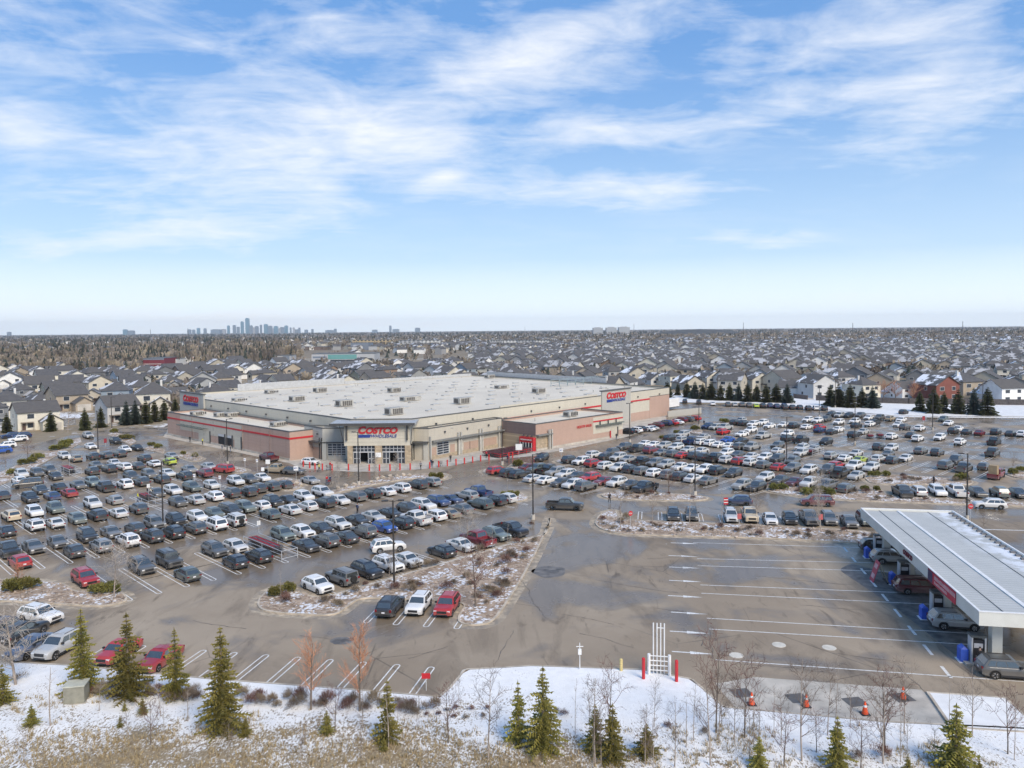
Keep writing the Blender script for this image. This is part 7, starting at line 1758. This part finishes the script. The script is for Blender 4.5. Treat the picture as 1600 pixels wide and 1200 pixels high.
# the remaining houses, too small to tell apart
far = MB(); rest = [q for q in spots[NH:] if q[0].y < 820 or rh.random() < .55]
for p, pr, ci, rot, s, px, row in rest:
    me = HOUSES[pr]['one']; m4 = Matrix.Translation(p) @ Matrix.Rotation(rot, 4, 'Z') @ Matrix.Scale(s, 4); o = len(far.v)
    far.v += [tuple(m4 @ v.co) for v in me.vertices]; g_ = ci % 5
    for f in me.polygons: far.f.append(tuple(o + q for q in f.vertices)); far.m.append(g_ if f.material_index == 0 else 4 + f.material_index)
FW = [M('far_siding_%s' % n_, c_, .85) for n_, c_ in (('cream', (.52, .485, .40)), ('beige', (.38, .345, .28)), ('grey', (.30, .30, .30)), ('pale', (.60, .60, .58)), ('white', (.74, .73, .70)))]
# sparse roofs out to the horizon
for _ in range(1900):
    py = 524 + (22 if rh.random() < .8 else 34) * rh.random() ** .8; px = rh.uniform(640, 1650) if rh.random() < .8 else rh.uniform(0, 640)
    py -= (px - 800) * .0085
    if px < 640 and py + (px - 800) * .0085 > 534 and rh.random() < .55: continue
    p = at(px, py)
    if p.y < (900 if px > 640 else 700) or p.y > 4500: continue
    W, D, H = rh.uniform(9, 16), rh.uniform(9, 13), rh.uniform(4, 7); a = rh.uniform(0, 3.14); m4 = Matrix.Translation(p) @ Matrix.Rotation(a, 4, 'Z'); o = len(far.v); w1, r1 = MB(), MB(); w1.box(-W / 2, W / 2, -D / 2, D / 2, 0, H); gable(r1, -W / 2, W / 2, -D / 2, D / 2, H, 2.6, wallmb=w1); g_ = rh.randrange(5)
    far.add([m4 @ Vector(v) for v in w1.v], w1.f, g_); far.add([m4 @ Vector(v) for v in r1.v], r1.f, 5)
tag(far.build('distant_houses', FW + [SHING, HWIN, HTRIM]), 'mass of small grey roofs running to the horizon', 'houses', None, 'stuff')
# fences
def fence(name, pts, h, mat, lab):
    e = empty(name); tag(e, lab, 'fence')
    for a, b_ in zip(pts, pts[1:]):
        d = (b_ - a).normalized(); n_ = Vector((-d.y, d.x, 0)) * .05; mb = MB(); mb.prism([P2(a - n_), P2(b_ - n_), P2(b_ + n_), P2(a + n_)], .05, h); mb.build('board_panel', mat, e)
        k_ = max(1, int((b_ - a).length / 6))
        for i in range(k_ + 1):
            q = a.lerp(b_, i / k_); mb = MB(); mb.box(q.x - .08, q.x + .08, q.y - .14, q.y + .02, 0, h + .12); mb.build('post', mat, e)
fence('board_fence', [at(15, 670), at(70, 668), at(118, 664)], 2.0, M('fence_grey', (.26, .27, .29), .85, var=.25, scale=2), 'grey board fence behind the small spruces at far left')
fence('board_fence', [at(1275, 626), at(1340, 629), at(1420, 631.5), at(1640, 634)], 2.2, M('fence_dark', (.085, .075, .075), .85, var=.25, scale=2), 'long dark board fence behind the snow field at right')
fence('board_fence', [at(1240, 622), at(1262, 625)], 1.8, M('fence_brown', (.16, .12, .10), .85, var=.25), 'short brown fence between the spruces and the grey gable house')

# ------------------------------------------------------------------ shops, apartments, far slabs, masts, the skyline
def block(name, px, py, wpx, hpx, mat, lab, cat, rz=0, depth=None, bands=(), roofm=None, wins=0):
    p = at(px, py); k_ = p.y / FPX; W, H = wpx * k_, hpx * k_; D = depth or W * .6
    e = empty(name, (p.x, p.y, 0), rz); tag(e, lab, cat)
    mb = MB(); mb.box(-W / 2, W / 2, 0, D, 0, H); mb.build('wall', mat, e)
    mb = MB(); mb.box(-W / 2 - .2, W / 2 + .2, -.2, D + .2, H + .01, H + .35); mb.build('roof', roofm or COPE, e)
    for (x0, x1, z0, z1, m_, nm) in bands:
        mb = MB(); mb.box(-W / 2 + W * x0, -W / 2 + W * x1, -.15, -.01, H * z0, H * z1); mb.build(nm, m_, e)
    if wins:
        nx, nz = wins
        for i in range(nx):
            for j in range(nz):
                mb = MB(); x = -W / 2 + W * (i + .5) / nx; z = H * (j + .45) / nz; mb.box(x - W / nx * .28, x + W / nx * .28, -.1, -.01, z, z + H / nz * .45); mb.build('window', HWIN, e)
    return e
MR = M('shop_maroon', (.17, .03, .045), .7); TEAL = M('shop_teal', (.13, .30, .29), .4); SL = M('shop_slate', (.17, .20, .25), .7); LG = M('shop_grey', (.40, .41, .42), .7); WT = M('shop_white', (.60, .60, .58), .7); OC = M('shop_ochre', (.42, .33, .20), .7)
block('shop', 240, 573, 33, 13, MR, 'maroon shop building among the left trees', 'shop', 0, 30, ((0, 1, .82, 1.0, SL, 'fascia'), (.02, .98, .3, .36, WT, 'band'))); block('shop', 266, 571, 19, 10, WT, 'small white shop with red panel beside the maroon one', 'shop', 0, 20, ((.1, .9, .35, .7, RED, 'sign_panel'),)); block('shop', 296, 566, 38, 9, WT, 'long white shop row beyond the maroon shop', 'shop', 0, 20, ((.6, .95, .5, .8, RED, 'sign_panel'),)); block('shop', 331, 564, 11, 8, M('shop_navy', (.03, .035, .09)), 'small navy cube building beyond the houses', 'shop', 0, 12)
block('shop', 366, 566, 40, 9, LG, 'grey shop row with glass fronts, left of the trees', 'shop', 0, 20, ((.03, .3, .1, .6, SGLASS, 'shopfront'), (.36, .63, .1, .8, SGLASS, 'shopfront'), (.7, .97, .1, .6, SGLASS, 'shopfront'))); block('shop', 430, 565, 48, 9, LG, 'grey shop row left of the teal building', 'shop', 0, 20, ((.02, .2, .3, .95, SL, 'sign_panel'), (.4, .55, .2, .7, SGLASS, 'shopfront'), (.75, .97, .3, .95, SL, 'sign_panel')))
block('shop', 536, 567, 98, 14, LG, 'wide shop building with a teal glass front', 'shop', 0, 30, ((.26, .72, .42, .93, TEAL, 'teal_glass'), (.02, .24, .55, .75, SL, 'band'), (.06, .22, .05, .4, SGLASS, 'shopfront'), (.3, .7, .05, .35, SGLASS, 'shopfront'), (.76, .97, .1, .5, SGLASS, 'shopfront')))
block('shop', 562, 547, 28, 11, SL, 'slate blue box store behind the teal building', 'shop', 0, 40); block('shop', 612, 547, 72, 6, LG, 'long low grey store right of the slate box', 'shop', 0, 60, ((.5, .6, .3, .9, WT, 'sign_panel'),)); block('shop', 480, 547, 60, 5, M('shop_brownrow', (.16, .12, .11)), 'low brown row of shops beyond the woods edge', 'shop', 0, 30)
block('apartment_block', 580, 541, 58, 10, OC, 'ochre apartment block left of the map of white ones', 'apartments', 0, 20, (), None, (10, 3)); 
tag(bpy.data.objects['apartment_block'], 'ochre apartment block above the slate box store')
for i, (px, w_) in enumerate(((640, 34), (672, 30), (776, 20), (797, 26), (822, 26), (846, 24))):
    block('apartment_block', px, 543, w_, 11, WT if i % 2 else LG, ('white' if i % 2 else 'pale grey') + ' apartment block, ' + ordinal(i + 1) + ' from left in the row beyond the store', 'apartments', 0, 18, (), None, (5, 4))
FARB = M('far_tower_haze', (.17, .22, .27), .5, var=.1); FARL = M('far_tower_pale', (.34, .36, .38), .6, var=.1); FARG = M('far_tower_glass_haze', (.12, .23, .30), .25, var=.1)  # bluish tints: tower glass, plus distance haze put into the colour
def tower(px, wpx, ty, Y, mat, lab, by=None):
    a = at_y(px - wpx / 2, ty, Y); b_ = at_y(px + wpx / 2, ty, Y); W = b_.x - a.x; H = a.z; e = empty('tower_block', ((a.x + b_.x) / 2, Y, 0)); tag(e, lab, 'tower', 'towers on the skyline')
    mb = MB(); mb.box(-W / 2, W / 2, 0, W * .8, 0, H); mb.build('wall', mat, e); mb = MB(); mb.box(-W * .3, W * .3, W * .1, W * .6, H + .01, H * 1.03 + 2); mb.build('roof_plant', mat, e)
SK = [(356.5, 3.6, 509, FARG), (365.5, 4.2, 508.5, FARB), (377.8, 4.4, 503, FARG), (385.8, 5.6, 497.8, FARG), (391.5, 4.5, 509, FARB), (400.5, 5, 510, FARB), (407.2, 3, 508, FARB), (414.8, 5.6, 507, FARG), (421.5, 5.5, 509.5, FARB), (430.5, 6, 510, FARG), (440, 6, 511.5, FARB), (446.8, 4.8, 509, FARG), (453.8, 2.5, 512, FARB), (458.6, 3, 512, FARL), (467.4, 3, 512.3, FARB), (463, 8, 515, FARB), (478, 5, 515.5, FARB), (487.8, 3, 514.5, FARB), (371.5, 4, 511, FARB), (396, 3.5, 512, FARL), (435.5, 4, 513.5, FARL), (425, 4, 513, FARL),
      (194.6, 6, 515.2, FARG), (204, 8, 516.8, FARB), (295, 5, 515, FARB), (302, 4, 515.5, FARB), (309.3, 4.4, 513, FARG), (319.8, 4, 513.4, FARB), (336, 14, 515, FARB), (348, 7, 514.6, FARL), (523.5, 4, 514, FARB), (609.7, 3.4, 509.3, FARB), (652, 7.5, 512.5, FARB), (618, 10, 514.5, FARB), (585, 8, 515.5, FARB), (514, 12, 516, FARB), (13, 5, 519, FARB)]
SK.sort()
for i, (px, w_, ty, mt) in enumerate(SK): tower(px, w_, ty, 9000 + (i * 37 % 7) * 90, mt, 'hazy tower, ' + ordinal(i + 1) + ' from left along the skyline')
for i, (px, w_) in enumerate(((934.5, 15), (955.5, 16), (975.5, 17))): tower(px, w_, 512.2 - i * .5, 4200, FARL, ('left', 'middle', 'right')[i] + ' one of three pale slab blocks on the right horizon')
for i, (px, ty, Y) in enumerate(((990.5, 506, 3000), (1161.5, 504, 2600), (1332.5, 504.5, 2400), (1504.3, 502, 2400), (820, 510, 4000), (235, 514.5, 3000), (293.5, 513, 3000))):
    t = at_y(px, ty, Y); mb = MB(); mb.tube((0, 0, 0), (0, 0, t.z), 1.3, .7, 4); tag(mb.build('radio_mast', M('mast_dark', (.12, .12, .13)), loc=(t.x, Y, 0)), 'thin radio mast, ' + ordinal((4, 5, 6, 7, 3, 1, 2)[i]) + ' from left along the horizon', 'mast', 'masts on the horizon')
hm = MB(); hc = at(1093, 524, 0); n = 24
for j in range(5):
    for i in range(n): a = 2 * PI * i / n; rr_ = 220 * (1 - j / 4); hm.v.append((hc.x + math.cos(a) * rr_, hc.y + math.sin(a) * rr_ * .8, 24 * math.sin(j / 4 * PI / 2)))
for j in range(4):
    for i in range(n): hm.f.append((j * n + i, j * n + (i + 1) % n, (j + 1) * n + (i + 1) % n, (j + 1) * n + i)); hm.m.append(0)
hm.build('hill', M('hill_dark', (.07, .07, .065), .9, var=.3, scale=.05), smooth=True)['kind'] = 'structure'

# ------------------------------------------------------------------ woods
BAREW = M('bare_wood', (.205, .175, .148), .95, var=.5, scale=.02); BAREY = M('bare_wood_yellow', (.27, .225, .165), .95, var=.45, scale=.02); CONW = M('conifer_wood', (.036, .045, .036), .95, var=.4, scale=.05)
rw = random.Random(31)
def bare_blob(mb, p, h, w_, n, mi):
    for _ in range(n):
        a = rw.random() * 6.283; rr_ = w_ * .5 * math.sqrt(rw.random()); z0 = h * rw.uniform(.0, .55); b_ = Vector((p.x + math.cos(a) * rr_ * .6, p.y + math.sin(a) * rr_ * .6, z0)); e = b_ + Vector((math.cos(a) * w_ * .22, math.sin(a) * w_ * .22, h * rw.uniform(.3, .5))); s = Vector((rw.uniform(-1, 1), rw.uniform(-.4, .4), rw.uniform(-.2, .5))).normalized() * (w_ * .11)
        mb.add([b_, e - s, e + s], ((0, 1, 2),), mi)
def conifer_blob(mb, p, h, w_, mi):
    for t in range(3):
        z0, z1 = h * (.08 + .28 * t), h * (.5 + .25 * t); rr_ = w_ * .5 * (1 - .27 * t); a0 = rw.random() * 6; k_ = 6
        for i in range(k_):
            a, b_ = a0 + 6.283 * i / k_, a0 + 6.283 * (i + 1) / k_; q = rw.uniform(.8, 1.15)
            mb.add([(p.x + math.cos(a) * rr_ * q, p.y + math.sin(a) * rr_ * q, z0 + rw.uniform(-.05, .05) * h), (p.x + math.cos(b_) * rr_, p.y + math.sin(b_) * rr_, z0), (p.x, p.y, z1)], ((0, 1, 2),), mi)
bw, cw = MB(), MB()
def sk(px): return -(px - 800) * .0087
def scatter(n, x0, x1, y0, y1, pcon, hb, hc_, yellow=.3, nb_=12):
    for _ in range(n):
        px = rw.uniform(x0, x1); py = rw.uniform(y0, y1) + sk(px); p = at(px, py)
        if p.y > 9500 or p.y < 250: continue
        if inpoly(p.x, p.y, LOTP): continue
        k_ = max(1.0, p.y / 1500)
        if rw.random() < pcon: conifer_blob(cw, p, rw.uniform(*hc_), rw.uniform(4, 6.5) * min(3, k_), 0)
        else: bare_blob(bw, p, rw.uniform(*hb), rw.uniform(6, 9) * min(3.5, k_), nb_, 1 if rw.random() < yellow else 0)
scatter(1150, -20, 440, 534, 566, .28, (7, 14), (8, 15), .35, 30); scatter(260, -20, 440, 530, 562, 1.0, (8, 14), (11, 17), 0, 1); scatter(600, -20, 440, 524, 536, .6, (8, 13), (9, 15), .1, 18); scatter(500, -20, 215, 560, 582, .3, (8, 12), (8, 13), .5, 34); scatter(240, 330, 470, 534, 558, .25, (9, 14), (9, 14), .6, 30); scatter(420, 60, 430, 548, 557, .7, (7, 11), (7, 11), .3, 20)
scatter(2300, -20, 1620, 519.5, 532, .55, (9, 14), (9, 15), .1, 9); scatter(1500, 420, 1620, 525, 542, .28, (7, 11), (7, 12), .3, 18); scatter(2600, -20, 1620, 516.8, 522, .6, (9, 15), (10, 16), .05, 5); scatter(700, 1000, 1620, 526, 538, .15, (8, 12), (8, 11), .5, 20)
scatter(900, 400, 1620, 540, 600, .35, (4, 8), (4, 8), .3, 18); scatter(2600, 600, 1620, 526, 548, .34, (6, 10), (6, 11), .2, 14); scatter(120, 200, 330, 590, 640, .1, (4, 7), (4, 7), .2, 20)
tag(bw.build('bare_woods', [BAREW, BAREY]), 'brown leafless woods and yard trees running to the horizon', 'woods', None, 'stuff'); tag(cw.build('conifer_woods', [CONW]), 'dark conifer woods running to the horizon', 'woods', None, 'stuff')

# ------------------------------------------------------------------ air
hzm = bpy.data.materials.new('haze_air'); hzm.use_nodes = True; nt = hzm.node_tree; nt.nodes.clear(); out = nt.nodes.new('ShaderNodeOutputMaterial'); pv_ = nt.nodes.new('ShaderNodeVolumePrincipled')
pv_.inputs['Color'].default_value = (.86, .93, 1.0, 1); pv_.inputs['Density'].default_value = 4.8e-5; pv_.inputs['Anisotropy'].default_value = .2; nt.links.new(pv_.outputs[0], out.inputs['Volume'])
mb = MB(); mb.box(-14800, 14800, -400, 15300, -1.0, 245); hz_o = mb.build('haze', hzm); tag(hz_o, 'thin blue air over the whole plain', 'haze', None, 'stuff')
